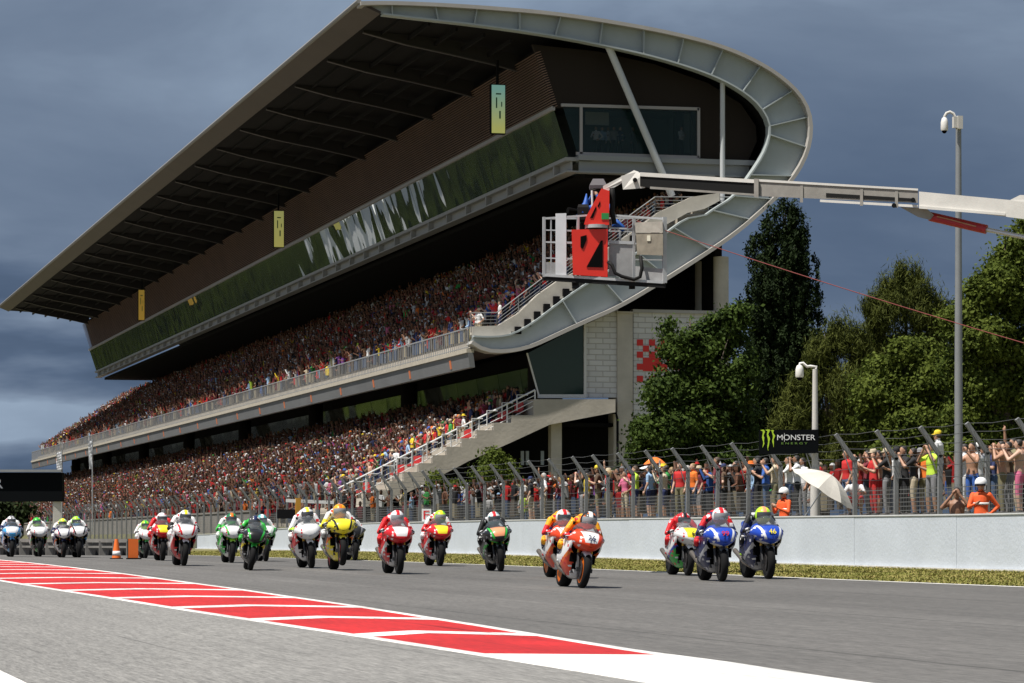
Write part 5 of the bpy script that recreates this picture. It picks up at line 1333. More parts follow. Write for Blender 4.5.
FLEET = [
 # px, py, H, yaw, lean, pitch, bike, rider
 (12, 557, 41, -2, 0, 0, C('sky', 'white', 'white', 'sky', 'white', 'navy', 'sky', 'sky', 'sky', 'black', 'sky blue racing motorcycle at the far left edge of the pack'), S('navy', 'white', 'navy', 'black', 'white', ('white', 'grey', 'black'), 'rider in navy and white leathers on the sky blue motorcycle')),
 (40, 556.7, 40, -2, -1, 0, C('white', 'silver', 'white', 'white', 'green', 'black', 'green', 'white', 'black', 'green', 'white racing motorcycle with green wheels, second from the left edge'), S('white', 'white', 'white', 'black', 'white', ('green', 'green', 'lime'), 'rider in all white leathers and plain green helmet, far left')),
 (63.5, 557.6, 39, -2, 0, 0, C('white', 'navy', 'white', 'navy', 'orange', 'white', 'white', 'navy', 'navy', 'orange', 'white and navy racing motorcycle with orange wheels behind the red kerb'), S('navy', 'white', 'navy', 'black', 'white', ('lime', 'yellow', 'white'), 'rider with yellow green helmet on the white and navy motorcycle')),
 (79, 557.6, 42, -2, 0, 0, C('white', 'black', 'white', 'black', 'sky', 'black', 'black', 'black', 'black', 'black', 'black racing motorcycle with white nose beside the white and navy one'), S('black', 'white', 'black', 'black', 'black', ('lime', 'lime', 'sky'), 'rider in black and white leathers with lime helmet, far left group')),
 (145.5, 558.4, 38.5, -3, 4, 0, C('white', 'white', 'white', 'white', 'green', 'dgreen', 'dgreen', 'white', 'green', 'black', 'small white and green racing motorcycle just right of the orange cones'), S('white', 'white', 'white', 'black', 'dgreen', ('lime', 'green', 'lime'), 'rider in white with bright green helmet, right of the cones')),
 (162.5, 560.8, 48, -3, 1, 0, C('red', 'red', 'yellow', 'red', 'white', 'red', 'red', 'red', 'black', 'black', 'red racing motorcycle with yellow plate behind a white nosed one'), S('red', 'red', 'white', 'black', 'red', ('white', 'white', 'red'), 'rider in red with white helmet on the red yellow plated motorcycle')),
 (183.6, 566, 56, -2, 4, 0, C('white', 'red', 'white', 'white', 'red', 'red', 'red', 'white', 'white', 'black', 'white nosed racing motorcycle with red belly, right of the red one'), S('black', 'white', 'white', 'black', 'white', ('white', 'yellow', 'black'), 'rider in black and white with yellow striped helmet, left group')),
 (231.5, 563, 50, -3, 2, 0, C('white', 'green', 'white', 'green', 'white', 'green', 'white', 'white', 'lime', 'black', 'green and white racing motorcycle left of the black green one'), S('green', 'white', 'green', 'black', 'white', ('dgreen', 'orange', 'green'), 'rider in green and white leathers with dark green orange helmet')),
 (265.8, 561.5, 48, -3, 0, 0, C('green', 'white', 'white', 'green', 'white', 'white', 'white', 'green', 'green', 'black', 'white and green racing motorcycle half hidden by the leaning black one'), S('white', 'white', 'green', 'green', 'white', ('teal', 'white', 'teal'), 'rider with pale teal helmet behind the leaning black motorcycle')),
 (250, 570.5, 56, -7, 9, 0, C('black', 'green', 'black', 'black', 'yellow', 'black', 'black', 'black', 'green', 'black', 'black and green racing motorcycle leaning over, yellow flank lettering'), S('black', 'green', 'black', 'black', 'black', ('black', 'navy', 'white'), 'rider in black with dark helmet leaning on the black green motorcycle')),
 (311.7, 568.3, 60, -3, -5, 0, C('white', 'white', 'white', 'red', 'red', 'white', 'silver', 'white', 'white', 'black', 'white nosed racing motorcycle with red flanks, left of the yellow one'), S('white', 'white', 'black', 'lime', 'lime', ('white', 'yellow', 'black'), 'rider in white and lime with white and yellow helmet')),
 (355, 560.5, 46, -3, 0, 0, C('black', 'grey', 'black', 'black', 'grey', 'black', 'black', 'black', 'black', 'black', 'dark racing motorcycle hidden behind the yellow wheelieing one'), S('white', 'white', 'black', 'black', 'black', ('white', 'grey', 'black'), 'rider in white sleeves mostly hidden behind the yellow motorcycle')),
 (342.5, 570.5, 63, -4, 0, 4.0, C('yellow', 'black', 'yellow', 'black', 'orange', 'yellow', 'yellow', 'yellow', 'yellow', 'red', 'yellow and black racing motorcycle lifting its front wheel'), S('yellow', 'white', 'black', 'black', 'lime', ('amber', 'orange', 'amber'), 'rider in yellow with amber orange helmet on the wheelieing motorcycle', clear=1)),
 (399, 574.3, 64, -3.5, 1, 0, C('red', 'red', 'white', 'red', 'white', 'red', 'silver', 'red', 'black', 'black', 'red racing motorcycle with white number plate, nearest of the red ones', cal=1), S('red', 'red', 'red', 'black', 'red', ('white', 'red', 'white'), 'rider in red leathers with white and red helmet', clear=1)),
 (440, 566.3, 55, -3, 1, 0, C('red', 'red', 'yellow', 'red', 'white', 'red', 'silver', 'red', 'black', 'black', 'red racing motorcycle with yellow plate below the F sign', cal=1), S('red', 'white', 'red', 'red', 'red', ('lime', 'yellow', 'green'), 'rider in red leathers with lime helmet below the F sign', clear=1)),
 (501, 571.6, 60, -6, -5, 0, C('black', 'green', 'peach', 'black', 'green', 'black', 'black', 'black', 'black', 'black', 'black and green racing motorcycle alone in front of the white wall'), S('black', 'black', 'black', 'black', 'black', ('white', 'red', 'teal'), 'rider in black leathers with white, red and teal helmet')),
 (567, 578.5, 69, -3, 1, 0, C('fire', 'white', 'white', 'white', 'orange', 'fire', 'silver', 'orange', 'silver', 'orange', 'orange and red racing motorcycle half hidden behind the leader'), S('red', 'amber', 'navy', 'red', 'red', ('white', 'red', 'orange'), 'rider in red and amber following behind the leader')),
 (581.5, 588.3, 76.5, -3, 8, 0, C('fire', 'fire', 'white', 'white', 'orange', 'fire', 'silver', 'orange', 'silver', 'orange', 'leading red, orange and white racing motorcycle nearest the camera', cal=1, num='26', numcol='navy'), S('orange', 'amber', 'navy', 'red', 'white', ('black', 'white', 'orange'), 'leading rider in orange and amber with black and white helmet', clear=1)),
 (688, 575.9, 64.5, -5, 3, 0, C('white', 'white', 'yellow', 'white', 'blue', 'green', 'green', 'white', 'white', 'black', 'white racing motorcycle with green belly and yellow plate', num='6', numcol='black'), S('red', 'red', 'red', 'black', 'red', ('red', 'black', 'white'), 'rider in red leathers with red and black helmet on the white motorcycle')),
 (722, 581.8, 73, -6, 0, 0, C('blue', 'white', 'blue', 'navy', 'silver', 'navy', 'grey', 'blue', 'black', 'black', 'blue racing motorcycle with red number, left of its twin', num='99', numcol='red'), S('navy', 'red', 'navy', 'black', 'black', ('white', 'red', 'red'), 'rider in navy and red with white and red helmet', clear=1)),
 (768.6, 579.2, 72.5, -4.5, 0, 0, C('blue', 'white', 'blue', 'navy', 'silver', 'navy', 'grey', 'blue', 'black', 'black', 'blue racing motorcycle with yellow number 46, furthest right', num='46', numcol='yellow'), S('navy', 'black', 'navy', 'black', 'lime', ('lime', 'peach', 'yellow'), 'rider in navy and lime with yellow helmet, furthest right')),
]
for f_ in FLEET: place(*f_)
# ------------------------------------------------------------------ catch fence
def fence_mesh_material():
    m = bpy.data.materials.new('wire_mesh'); m.use_nodes = True; nt = m.node_tree; N, L = nt.nodes, nt.links
    b = N['Principled BSDF']; b.inputs['Base Color'].default_value = (.15, .15, .145, 1); b.inputs['Roughness'].default_value = .6; b.inputs['Metallic'].default_value = .3
    tc = N.new('ShaderNodeTexCoord'); sp = N.new('ShaderNodeSeparateXYZ'); L.new(tc.outputs['Object'], sp.inputs[0])
    ms = []
    for ax in ('Y', 'Z'):
        q = N.new('ShaderNodeMath'); q.operation = 'PINGPONG'; q.inputs[1].default_value = .05; L.new(sp.outputs[ax], q.inputs[0])
        l = N.new('ShaderNodeMath'); l.operation = 'LESS_THAN'; l.inputs[1].default_value = .0095; L.new(q.outputs[0], l.inputs[0]); ms.append(l)
    mx = N.new('ShaderNodeMath'); mx.operation = 'MAXIMUM'; L.new(ms[0].outputs[0], mx.inputs[0]); L.new(ms[1].outputs[0], mx.inputs[1])
    L.new(mx.outputs[0], b.inputs['Alpha']); return m
M_mesh = fence_mesh_material()
M_post = mat('post_galvanised', (.22, .225, .225), .6, metal=.15, var=.2, vscale=2)
FXX = 27.0
ft = thing('catch_fence', 'long grey catch fence with bent over posts behind the white wall', 'fence', (FXX, 60, .2))
FY0 = at_X(987, 500, FXX).y - 2.72 * 3; FSP = 2.72
fp = MB(); fp.box((-.05, -.04, 0), (.05, .04, 2.55)); fp.beam((.02, 0, 2.5), (-.50, 0, 3.18), .08, .095); fp.box((-.13, -.1, -.02), (.13, .1, .03)); fp.tube([(-.1, 0, 2.2), (-.36, 0, 2.95)], .016, 5)
fpm = fp.mesh('post', M_post)
fn = 78
for i in range(fn):
    o = bpy.data.objects.new('post', fpm); COL.objects.link(o); o.parent = ft; y = FY0 + FSP * i; o.location = (0, y - 60, ground_z(27, y) - .2 + .02); o.rotation_euler = (rng.uniform(-.012, .012), rng.uniform(-.015, .015), rng.uniform(-.05, .05))
fye = FY0 + FSP * (fn - 1)
m_ = MB(); m_.grid([[(FXX + .07, y, ground_z(27, y)), (FXX + .07, y, ground_z(27, y) + 1.88)] for y in [FY0 - 15 + 6 * i for i in range(40)]]); m_.build('wire_mesh', M_mesh, ft)
cb_ = MB()
for x, z in ((0, 2.06), (-.05, 2.34), (-.02, 2.62), (-.18, 2.82), (-.33, 3.0), (-.47, 3.18)):
    pts = []
    for i in range(-6, fn):
        y = FY0 + FSP * i
        gz = ground_z(27, y) + .02; pts += [(FXX + x, y, z + gz), (FXX + x + rng.uniform(-.02, .02), y + FSP / 2, z + gz - .035)]
    cb_.tube(pts, .0065, 4)
cb_.build('cable_run', mat('cable_steel', (.10, .10, .10), .5, metal=.4), ft)
for i in range(1, 7):
    o = bpy.data.objects.new('post', fpm); COL.objects.link(o); o.parent = ft; y = FY0 - FSP * i; o.location = (0, y - 60, ground_z(27, y) - .2 + .02)

# ------------------------------------------------------------------ people on the bank
def bank_person(px, X, k, where, rz=None, dz=0.0, **kw):
    p = at_X(px, 500, X); z = ground_z(X, p.y) + dz
    if rz is None: rz = -math.pi/2 - .15 + rng.gauss(0, .35)
    return put_person((X, p.y, z), rz, k, where, 'spectators on the bank behind the fence', **kw)
def K(top, bottom='denim', pose='arms_down', head=None, headcol='white', **k):
    d = dict(top=top, bottom=bottom, pose=pose, head=head, headcol=headcol, skin=k.pop('skin', 0), hair=k.pop('hair', 0), scale=k.pop('scale', 1.0)); d.update(k); return d
MAN = [
 (758, 29.0, K('black', 'black', 'phone')), (766, 29.1, K('blue', 'denim', 'clap')), (775, 28.9, K('beige', 'khaki', 'phone')), (789, 29.3, K('white', 'denim', 'phone')), (797, 29.0, K('white', 'black', 'binocular', skin=2)), (803, 30.2, K('white', 'grey', 'arms_down', 'hair', female=True)), (817, 30.4, K('red', 'black', 'arms_down')),
 (847, 29.2, K('red', 'denim', 'arms_down', hair=3, scale=1.04)), (853, 30.0, K('brown', 'denim', 'arms_down')), (868, 29.0, K('maroon', 'black', 'phone')), (874, 28.9, K('red', 'red', 'clap', 'cap', 'beige')), (879, 29.2, K('orange', 'red', 'phone', bare=True, shorts=True)), (887, 29.0, K('black', 'grey', 'phone', 'cap', 'beige')), (892, 29.6, K('white', 'denim', 'binocular', 'hat', 'yellow')), (897, 28.9, K('white', 'black', 'hip', 'cap', 'black', shorts=True)), (904, 29.3, K('black', 'black', 'phone', scale=1.04)),
 (914, 29.2, K('black', 'beige', 'phone', shorts=True)), (921, 29.8, K('white', 'denim', 'arms_down', 'cap', 'grey')), (932, 28.75, K('lime', 'grey', 'binocular', shorts=True, scale=1.03)), (925, 29.5, K('orange', 'khaki', 'clap', shorts=True)), (938.5, 30.0, K('white', 'denim', 'arms_down', 'cap', 'yellow', hair=1, scale=1.05)),
 (965, 29.0, K('white', 'white', 'binocular')), (972.5, 28.8, K('beige', 'blue', 'phone', bare=True, shorts=True)), (978, 29.4, K('white', 'white', 'arms_down', 'cap', 'white')), (985, 29.8, K('grey', 'black', 'phone')), (993, 30.0, K('navy', 'denim', 'clap')), (1002, 28.95, K('beige', 'khaki', 'binocular', bare=True)), (1009, 29.3, K('brown', 'grey', 'phone')), (1014, 29.8, K('khaki', 'beige', 'one_up', scale=1.06)), (1019.5, 28.75, K('beige', 'pink', 'phone', bare=True, shorts=True, skin=1)), (1026, 29.1, K('red', 'black', 'clap')), (1034, 29.3, K('white', 'denim', 'phone')),
]
for px, X, k in MAN:
    bank_person(px, X, k, 'behind the fence', dz=.35 if k['top'] == 'white' and k.get('headcol') == 'yellow' and px > 930 else 0)
bank_person(856, 28.5, K('white', 'red', 'crouch', hair=0, shorts=True), 'by the white parasol', rz=-.6)
used = [(q[0], q[1]) for q in MAN]
n_done = 0
for i in range(400):
    if n_done >= 78: break
    px = 525 + 235 * rng.random() ** .9 if i < 320 else rng.uniform(860, 1024); X = rng.uniform(28.7, 33.0)
    if i >= 150 and rng.random() < .25: px = rng.uniform(745, 1024); X = rng.uniform(30.2, 32.5)
    p = at_X(px, 500, X)
    if any((p.x - a) ** 2 + (p.y - b) ** 2 < .20 for a, b in [(o[0].location.x, o[0].location.y) for o in PEOPLE[-120:]]): continue
    k = random_look(); where = 'behind the fence'
    bank_person(px, X, k, where); n_done += 1
# the rest of the bank crowd further along
extra = []
for i in range(330):
    px = rng.uniform(455, 760) if i < 230 else rng.uniform(300, 470) if i < 280 else rng.uniform(745, 1035); X = rng.uniform(29.6, 34) if i < 280 else rng.uniform(31.2, 34)
    p = at_X(px, 500, X); extra.append((X, p.y, ground_z(X, p.y), 0))
for i in range(420):
    X = rng.uniform(28.5, 31.0); y = rng.uniform(165, 300); extra.append((X, y, ground_z(X, y), 1))
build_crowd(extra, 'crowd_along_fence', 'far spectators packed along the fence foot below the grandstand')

# marshals and a bare chested man between wall and fence
M_orange = CM['orange']; 
CM['marshal'] = mat('marshal_orange', (.80, .11, .02), .75)
MH = MB(); MH.lathe([(.125, -.03), (.135, .0), (.13, .06), (.10, .115), (.05, .145), (.005, .15)], 20); MHM = MH.mesh('helmet', [mat('helmet_white', (.78, .78, .78), .3)], True)
MS = MB(); MS.box((-.11, -.155, -.04), (.11, -.125, .0)); MS.tube([(-.125, 0, -.02), (-.11, 0, -.13), (0, -.1, -.17), (.11, 0, -.13), (.125, 0, -.02)], .008, 5); MSM = MS.mesh('chin_strap', [M_dark])
BB = MB(); BB.loft([[(.19*math.cos(2*math.pi*j/20), .128*math.sin(2*math.pi*j/20), z) for j in range(20)] for z in (1.19, 1.24)]); BBM = BB.mesh('reflective_band', [mat('reflective', (.75, .75, .72), .4)], True)
for px, lab, pose, rz in ((784.5, 'marshal in orange overalls and white helmet, left of the white parasol', 'clap', -1.2), (981, 'marshal in orange overalls and white helmet, beside the tall grey pole', 'hip', -.5)):
    p = at_X(px, 500, 26.0)
    o = person((26.0, p.y, .36), rz, 'marshal', 'marshal', pose, skin=0, hair=0, sleeves=True, label=lab, group='track marshals', scale=1.0)
    o.material_slots[1].material = CM['marshal']; o.material_slots[2].material = CM['marshal']
    h = bpy.data.objects.new('helmet', MHM); COL.objects.link(h); h.parent = o; h.location = HEADAT[pose] + Vector((0, 0, .02))
    s = bpy.data.objects.new('chin_strap', MSM); COL.objects.link(s); s.parent = h
    b = bpy.data.objects.new('reflective_band', BBM); COL.objects.link(b); b.parent = o
    pl_ = solo(MB().box((25.7, p.y - .4, .12), (26.4, p.y + .4, .36)), 'standing_step', M_conc, 'low concrete step under the marshal ' + ('left of the parasol' if px < 900 else 'beside the grey pole'), 'step', (26.0, p.y, .12), 'marshal steps')
p = at_X(957, 500, 25.9)
person((25.9, p.y, .16), -.5, 'black', 'black', 'binocular', skin=2, hair=0, bare=True, label='bare chested dark haired man leaning behind the white wall', scale=1.03)

# ------------------------------------------------------------------ parasols
def parasol(name, c, r, depth, axis, m1, label, pole=1.0, n=8, group=None):
    q = Vector(axis).normalized().to_track_quat('Z', 'Y').to_matrix().to_4x4(); M = Matrix.Translation(c) @ q
    t = thing(name, label, 'umbrella', c, group)
    mb = MB(); rows = []
    for i in range(8):
        u = i / 7; row = []
        for j in range(n * 4 + 1):
            a = 2*math.pi*j/(n*4); sc = 1 - .07 * u * (1 - abs(math.cos(a * n / 2))) ** .8 * 1.0
            rr = r * u * (1 - .06 * u * abs(math.sin(a * n / 2))); row.append(M @ Vector((rr*math.cos(a), rr*math.sin(a), depth * (1 - u ** 1.7) - .03 * abs(math.sin(a*n/2)) * u)))
        rows.append(row)
    mb.grid(rows); o = mb.build('canopy', m1, t)
    md = o.modifiers.new('thick', 'SOLIDIFY'); md.thickness = .006
    mb = MB(); mb.tube([M @ Vector((0, 0, depth + .06)), M @ Vector((0, 0, -pole))], .013, 8); mb.build('shaft', M_alu, t)
    mb = MB()
    for k in range(n):
        a = 2*math.pi*k/n; mb.tube([M @ Vector((0, 0, depth - .03)), M @ Vector((r*.55*math.cos(a), r*.55*math.sin(a), depth*.62)), M @ Vector((r*.97*math.cos(a), r*.97*math.sin(a), -.01))], .006, 4)
    mb.build('rib_frame', M_alu, t); return t
def right_up(dx, dy, dz):       # along the picture's right / up / towards the camera
    return Vector((CT, -ST, 0)) * dx + Vector((0, 0, 1)) * dy - Vector((ST, CT, 0)) * dz
M_cream = mat('parasol_white', (.58, .55, .49), .8, var=.1, vscale=3)
parasol('parasol', at_z(823, 489, 74.5), .88, .40, right_up(.52, .80, .12), M_cream, 'large white parasol tipped over against the fence', 1.1)
q = at_X(655, 463, 31.5); parasol('umbrella', (q.x, q.y, q.z - .05), .42, .26, (0, .1, 1), CM['orange'], 'small orange umbrella held above the bank crowd', .9, 8, 'umbrellas over the bank crowd')
q = at_X(651, 468.5, 30.6); parasol('umbrella', (q.x, q.y, q.z - .03), .42, .13, (.1, 0, 1), mat('umbrella_pale', (.62, .62, .66), .7), 'flat white umbrella just below the orange one', .9, 8, 'umbrellas over the bank crowd')

# ------------------------------------------------------------------ camera poles and the hoarding
M_pole = mat('pole_grey', (.24, .25, .255), .5, metal=.2, var=.12, vscale=1.5)
M_pale = mat('pole_pale', (.55, .53, .49), .6, var=.12, vscale=2)
def dome_camera(root, top, r, arm, m_arm):
    """goose-neck arm with a hanging dome camera"""
    pts = [top + v for v in arm]
    m_ = MB(); m_.tube(pts, .035, 8); a_ = m_.build('camera_arm', m_arm, root, smooth=True, sharp=60)
    e = pts[-1]
    m_ = MB(); m_.lathe([(.02, .06), (r * .7, .03), (r, -.06), (r * 1.05, -.22), (r * .9, -.26)], 18, 0, Matrix.Translation(e)); hc = m_.build('camera_housing', mat('camera_white', (.72, .70, .66), .4), a_, smooth=True, sharp=50)
    m_ = MB(); m_.ball(e + Vector((0, 0, -.26)), (r * .72, r * .72, r * .8), 14, 8); m_.build('dome', M_void, hc, smooth=True)
px0 = at_X(958.5, 500, 28.0)
t = thing('camera_pole', 'tall grey steel pole with a dome camera on its top', 'pole', (28.0, px0.y, ground_z(28, px0.y)))
ztop = at_X(958.5, 117, 28.0).z
m_ = MB(); m_.tube([(28, px0.y, .6), (28, px0.y, 4.5), (28, px0.y, ztop)], [.098, .092, .065], 16); m_.build('pole', M_pole, t, smooth=True, sharp=60)
m_ = MB(); m_.box((27.9, px0.y - .22, ztop - .3), (28.02, px0.y - .07, ztop + .0)); m_.box((27.80, px0.y - .2, ztop - .28), (27.9, px0.y - .1, ztop - .02)); m_.build('bracket', M_pale, t)
tp = Vector((28, px0.y, ztop)); ux = right_up(1, 0, 0)
dome_camera(t, tp, .085, [ux * -.07 + Vector((0, 0, -.02)), ux * -.12 + Vector((0, 0, .08)), ux * -.20 + Vector((0, 0, .12)), ux * -.28 + Vector((0, 0, .09)), ux * -.325 + Vector((0, 0, .01)), ux * -.33 + Vector((0, 0, -.06))], M_pale)
px1 = at_X(815, 500, 26.3)
t = thing('camera_pole', 'short pale pole with a white dome camera beside the black hoarding', 'pole', (26.3, px1.y, .16))
ztop = at_X(815, 369, 26.3).z
m_ = MB(); m_.tube([(26.3, px1.y, .16), (26.3 - .0, px1.y, 2.6)], .12, 12); m_.tube([(26.3, px1.y, 2.6), (26.3, px1.y, ztop)], [.085, .062], 12); m_.build('pole', M_pale, t, smooth=True, sharp=40)
tp = Vector((26.3, px1.y, ztop))
dome_camera(t, tp, .10, [ux * .0 + Vector((0, 0, -.1)), ux * .03 + Vector((0, 0, .06)), ux * -.12 + Vector((0, 0, .07)), ux * -.2 + Vector((0, 0, .06)), ux * -.3 + Vector((0, 0, .15)), ux * -.37 + Vector((0, 0, .14)), ux * -.385 + Vector((0, 0, .05))], mat('camera_white', (.7,)*3))
# hoarding: flat board facing the camera
ZS = px1.x * ST + px1.y * CT - .25
def board_pt(px, py, lift=0.0): return at_z(px, py, ZS - lift)
t = thing('advertising_board', 'black advertising board with a green claw mark and white lettering', 'sign', board_pt(790, 453.5))
m_ = MB(); a = [board_pt(759, 454.5), board_pt(818.5, 453), board_pt(818.5, 429.5), board_pt(759, 430)]; m_.prism(a, right_up(0, 0, -.04)); m_.build('panel', mat('board_black', (.004, .005, .006), .8, spec=.05), t)
m_ = MB(); m_.beam(board_pt(770, 431, -.06), board_pt(818, 431, -.06), .04, .04); m_.beam(board_pt(770, 452, -.06), board_pt(818, 452, -.06), .04, .04); m_.build('bracket', M_pole, t)
def board_text(txt, px, py, h_px, w_px, m, name):
    me = text_mesh(txt, 1.0, m, 0.0); xs = [v.co.x for v in me.vertices]; ys = [v.co.y for v in me.vertices]
    s = ZS / F; cx = (max(xs) + min(xs)) / 2; cy = (max(ys) + min(ys)) / 2
    sx = w_px * s / (max(xs) - min(xs)); sy = h_px * s / (max(ys) - min(ys)); c = board_pt(px, py, .012); u = right_up(1, 0, 0)
    for v in me.vertices: v.co = c + u * ((v.co.x - cx) * sx) + Vector((0, 0, 1)) * ((v.co.y - cy) * sy)
    off = Vector(t.location); me.transform(Matrix.Translation(-off)); o = bpy.data.objects.new(name, me); COL.objects.link(o); o.parent = t; return o
M_ink = mat('ink_white', (.72, .72, .72), .5); M_claw = mat('claw_green', (.42, .62, .03), .5)
board_text('MONSTER', 796.2, 437.4, 5.4, 38, M_ink, 'lettering'); board_text('E N E R G Y', 794.5, 443.3, 2.0, 26, mat('ink_green', (.14, .26, .04), .5), 'lettering')
m_ = MB()                      # stroke through the O
for (a, b, w) in (((784.4, 433.2), (784.4, 441.8), .018),): m_.beam(board_pt(*a, .02), board_pt(*b, .02), w, .004)
m_.build('lettering', M_ink, t)
m_ = MB()
for k, (x, top, bot, wd) in enumerate(((762.2, 429.8, 447.5, 2.3), (767.2, 429.6, 450.5, 2.5), (772.2, 430.2, 447.0, 2.3))):
    ys = [top + (bot - top) * i / 9 for i in range(10)]
    L_, R_ = [], []
    for i, y in enumerate(ys):
        w = wd * (.75 + .25 * math.sin(i * 1.9 + k)) * (1 if i < 6 else (10 - i) / 5.0); dx = .5 * math.sin(i * 1.2 + k * 2) + i * .08
        L_.append(board_pt(x + dx, y, .012)); R_.append(board_pt(x + dx + w, y, .012))
    m_.grid([L_, R_])
    m_.add([board_pt(x - 2.0, top + .3, .013), board_pt(x + 1.2, top - .3, .013), board_pt(x + 1.2, top + 1.9, .013)], [(0, 1, 2)])
m_.build('claw_mark', M_claw, t)
# F board on the wall
q = at_X(426.5, 521.5, 25.15); t = thing('letter_board', 'small white board with a red letter F on the wall', 'sign', q); dF = q.x * ST + q.y * CT
m_ = MB(); m_.prism([at_z(421.8, 521.3, dF), at_z(431.2, 521.3, dF), at_z(431.2, 508.8, dF), at_z(421.8, 508.8, dF)], right_up(0, 0, -.03)); m_.box((q.x - .02, q.y, q.z - .2), (q.x + .02, q.y + .04, q.z + .1)); m_.build('panel', M_ink, t)
ZS, tb = dF, t
board_text('F', 426.5, 515.0, 8.6, 6.0, mat('ink_red', (.55, .02, .03), .5), 'lettering')
for v in ():
    pass
# ------------------------------------------------------------------ start gantry, flags, cones, low barrier on the left
q = at_z(0, 487, 152); t = thing('start_gantry', 'black overhead gantry board at the left edge with a white letter', 'gantry', (q.x, q.y, ground_z(q.x, q.y)))
gz0, gz1 = at_z(0, 501.5, 152).z, at_z(0, 472.5, 152).z; u = right_up(1, 0, 0)
A, B = at_z(-420, 487, 152), at_z(62, 487, 152)
m_ = MB(); m_.prism([Vector((A.x, A.y, gz0)), Vector((B.x, B.y, gz0)), Vector((B.x, B.y, gz1)), Vector((A.x, A.y, gz1))], right_up(0, 0, -.8)); m_.build('board', mat('board_black', (0,)*3), t)
m_ = MB(); m_.beam((A.x, A.y, gz1 + .08), (B.x, B.y, gz1 + .08), .5, .12); m_.build('top_rail', M_pole, t)
m_ = MB(); c = at_z(57, 501, 152.3); m_.box((c.x - .2, c.y - .2, .1), (c.x + .2, c.y + .2, gz0)); m_.build('leg', M_pale, t)
m_ = MB(); c = at_z(-410, 501, 152.3); m_.box((c.x - .2, c.y - .2, .1), (c.x + .2, c.y + .2, gz0)); m_.build('leg', M_pale, t)
ZS = 152; board_text('R', -1.5, 483.3, 10, 9, M_ink, 'lettering')
for i, (px, y0, y1, w) in enumerate(((59, 452, 492, 5), (90, 441, 476, 4))):
    Zf = 205; b = at_z(px + w / 2 + .4, y1, Zf); tt = thing('feather_flag', ('narrow white banner flag left of a taller one, by the gantry', 'taller white feather flag right of the gantry')[i], 'flag', (b.x, b.y, 1.3), 'white banner flags')
    m_ = MB(); m_.tube([(b.x, b.y, 1.3), at_z(px + w / 2 + .4, y0 - 2, Zf)], .05, 6); m_.build('pole', M_alu, tt)
    m_ = MB(); rows = []
    for r_ in range(9):
        yy = y0 + (y0 + 18 + 10 * i - y0) * r_ / 8; rows.append([at_z(px + w / 2 - w * c / 4 * (1 - .35 * abs(r_ / 8 - .0) * i), yy, Zf + .12 * math.sin(c + r_)) for c in range(5)])
    m_.grid(rows); o = m_.build('cloth', mat('flag_white', (.55, .56, .58), .8), tt); md = o.modifiers.new('t', 'SOLIDIFY'); md.thickness = .01
def cone_thing(px, py, h_px, label):
    g = on_ground(px, py); d = g.x * ST + g.y * CT; h = h_px * d / F; t = thing('traffic_cone', label, 'cone', g, 'orange cones on the left')
    M = Matrix.Translation(g); m_ = MB(); m_.lathe([(.13, .03), (.05, h), (.0, h)], 18, 0, M); b_ = m_.build('cone_body', mat('cone_orange', (.80, .16, .02), .55), t, smooth=True, sharp=50)
    f = lambda z: .13 + (.05 - .13) * (z - .03) / (h - .03) + .004
    m_ = MB(); m_.lathe([(f(h * .18), h * .18), (f(h * .40), h * .40)], 18, 0, M); m_.build('cone_band', mat('cone_white', (.75, .75, .75), .5), b_, smooth=True)
    m_ = MB(); m_.box((g.x - .17, g.y - .17, g.z), (g.x + .17, g.y + .17, g.z + .03)); m_.build('cone_base', M_dark, t)
cone_thing(116.5, 559, 20, 'orange and white traffic cone standing alone by the low barrier')
g = on_ground(134, 559.3); d = g.x * ST + g.y * CT; t = thing('marker_board', 'orange marker board standing right of the traffic cone', 'board', g)
m_ = MB(); m_.box((g.x - .15, g.y, g.z + .04), (g.x + .12, g.y + .06, g.z + .58)); m_.build('panel', mat('cone_orange', (0,)*3), t); m_ = MB(); m_.box((g.x - .16, g.y + .06, g.z), (g.x - .11, g.y + .2, g.z + .58)); m_.box((g.x - .2, g.y - .1, g.z), (g.x + .2, g.y + .2, g.z + .04)); m_.build('stand', M_dark, t)
# low barrier across the far run-off
pa, pb = on_ground(-90, 554.6), on_ground(172, 555.8); t = thing('guard_rail', 'low grey guard rail on dark posts behind the far left motorcycles', 'barrier', pa)
dv = (pb - pa); 
m_ = MB(); m_.beam(pa + Vector((0, 0, .52)), pb + Vector((0, 0, .50)), .08, .12); m_.beam(pa + Vector((0, 0.02, .30)), pb + Vector((0, .02, .29)), .05, .07); m_.build('rail', mat('rail_dull', (.20, .19, .175), .7, var=.3, vscale=2), t)
npst = 20
for i in range(npst + 1):
    c = pa + dv * (i / npst); m_ = MB(); m_.box((c.x - .12, c.y + .03, c.z - .3), (c.x + .12, c.y + .15, c.z + .5)); m_.build('post', mat('rail_dull', (0,)*3), t)
m_ = MB(); m_.prism([pa + Vector((0, .5, -.2)), pb + Vector((0, .5, -.2)), pb + Vector((0, .5, .46)), pa + Vector((0, .5, .46))], (0, .2, 0)); m_.build('backing', M_mech, t)
# concrete screen wall in front of the far seats
m_ = MB(); m_.box((28.2, 168, .1), (28.45, 330, 2.35)); m_.box((28.15, 168, 2.35), (28.5, 330, 2.45))
solo(m_, 'concrete_wall', mat('wall_drab', (.22, .205, .185), .9, var=.35, vscale=.6), 'drab concrete wall at the foot of the far seating', 'wall', (28.3, 240, .1))
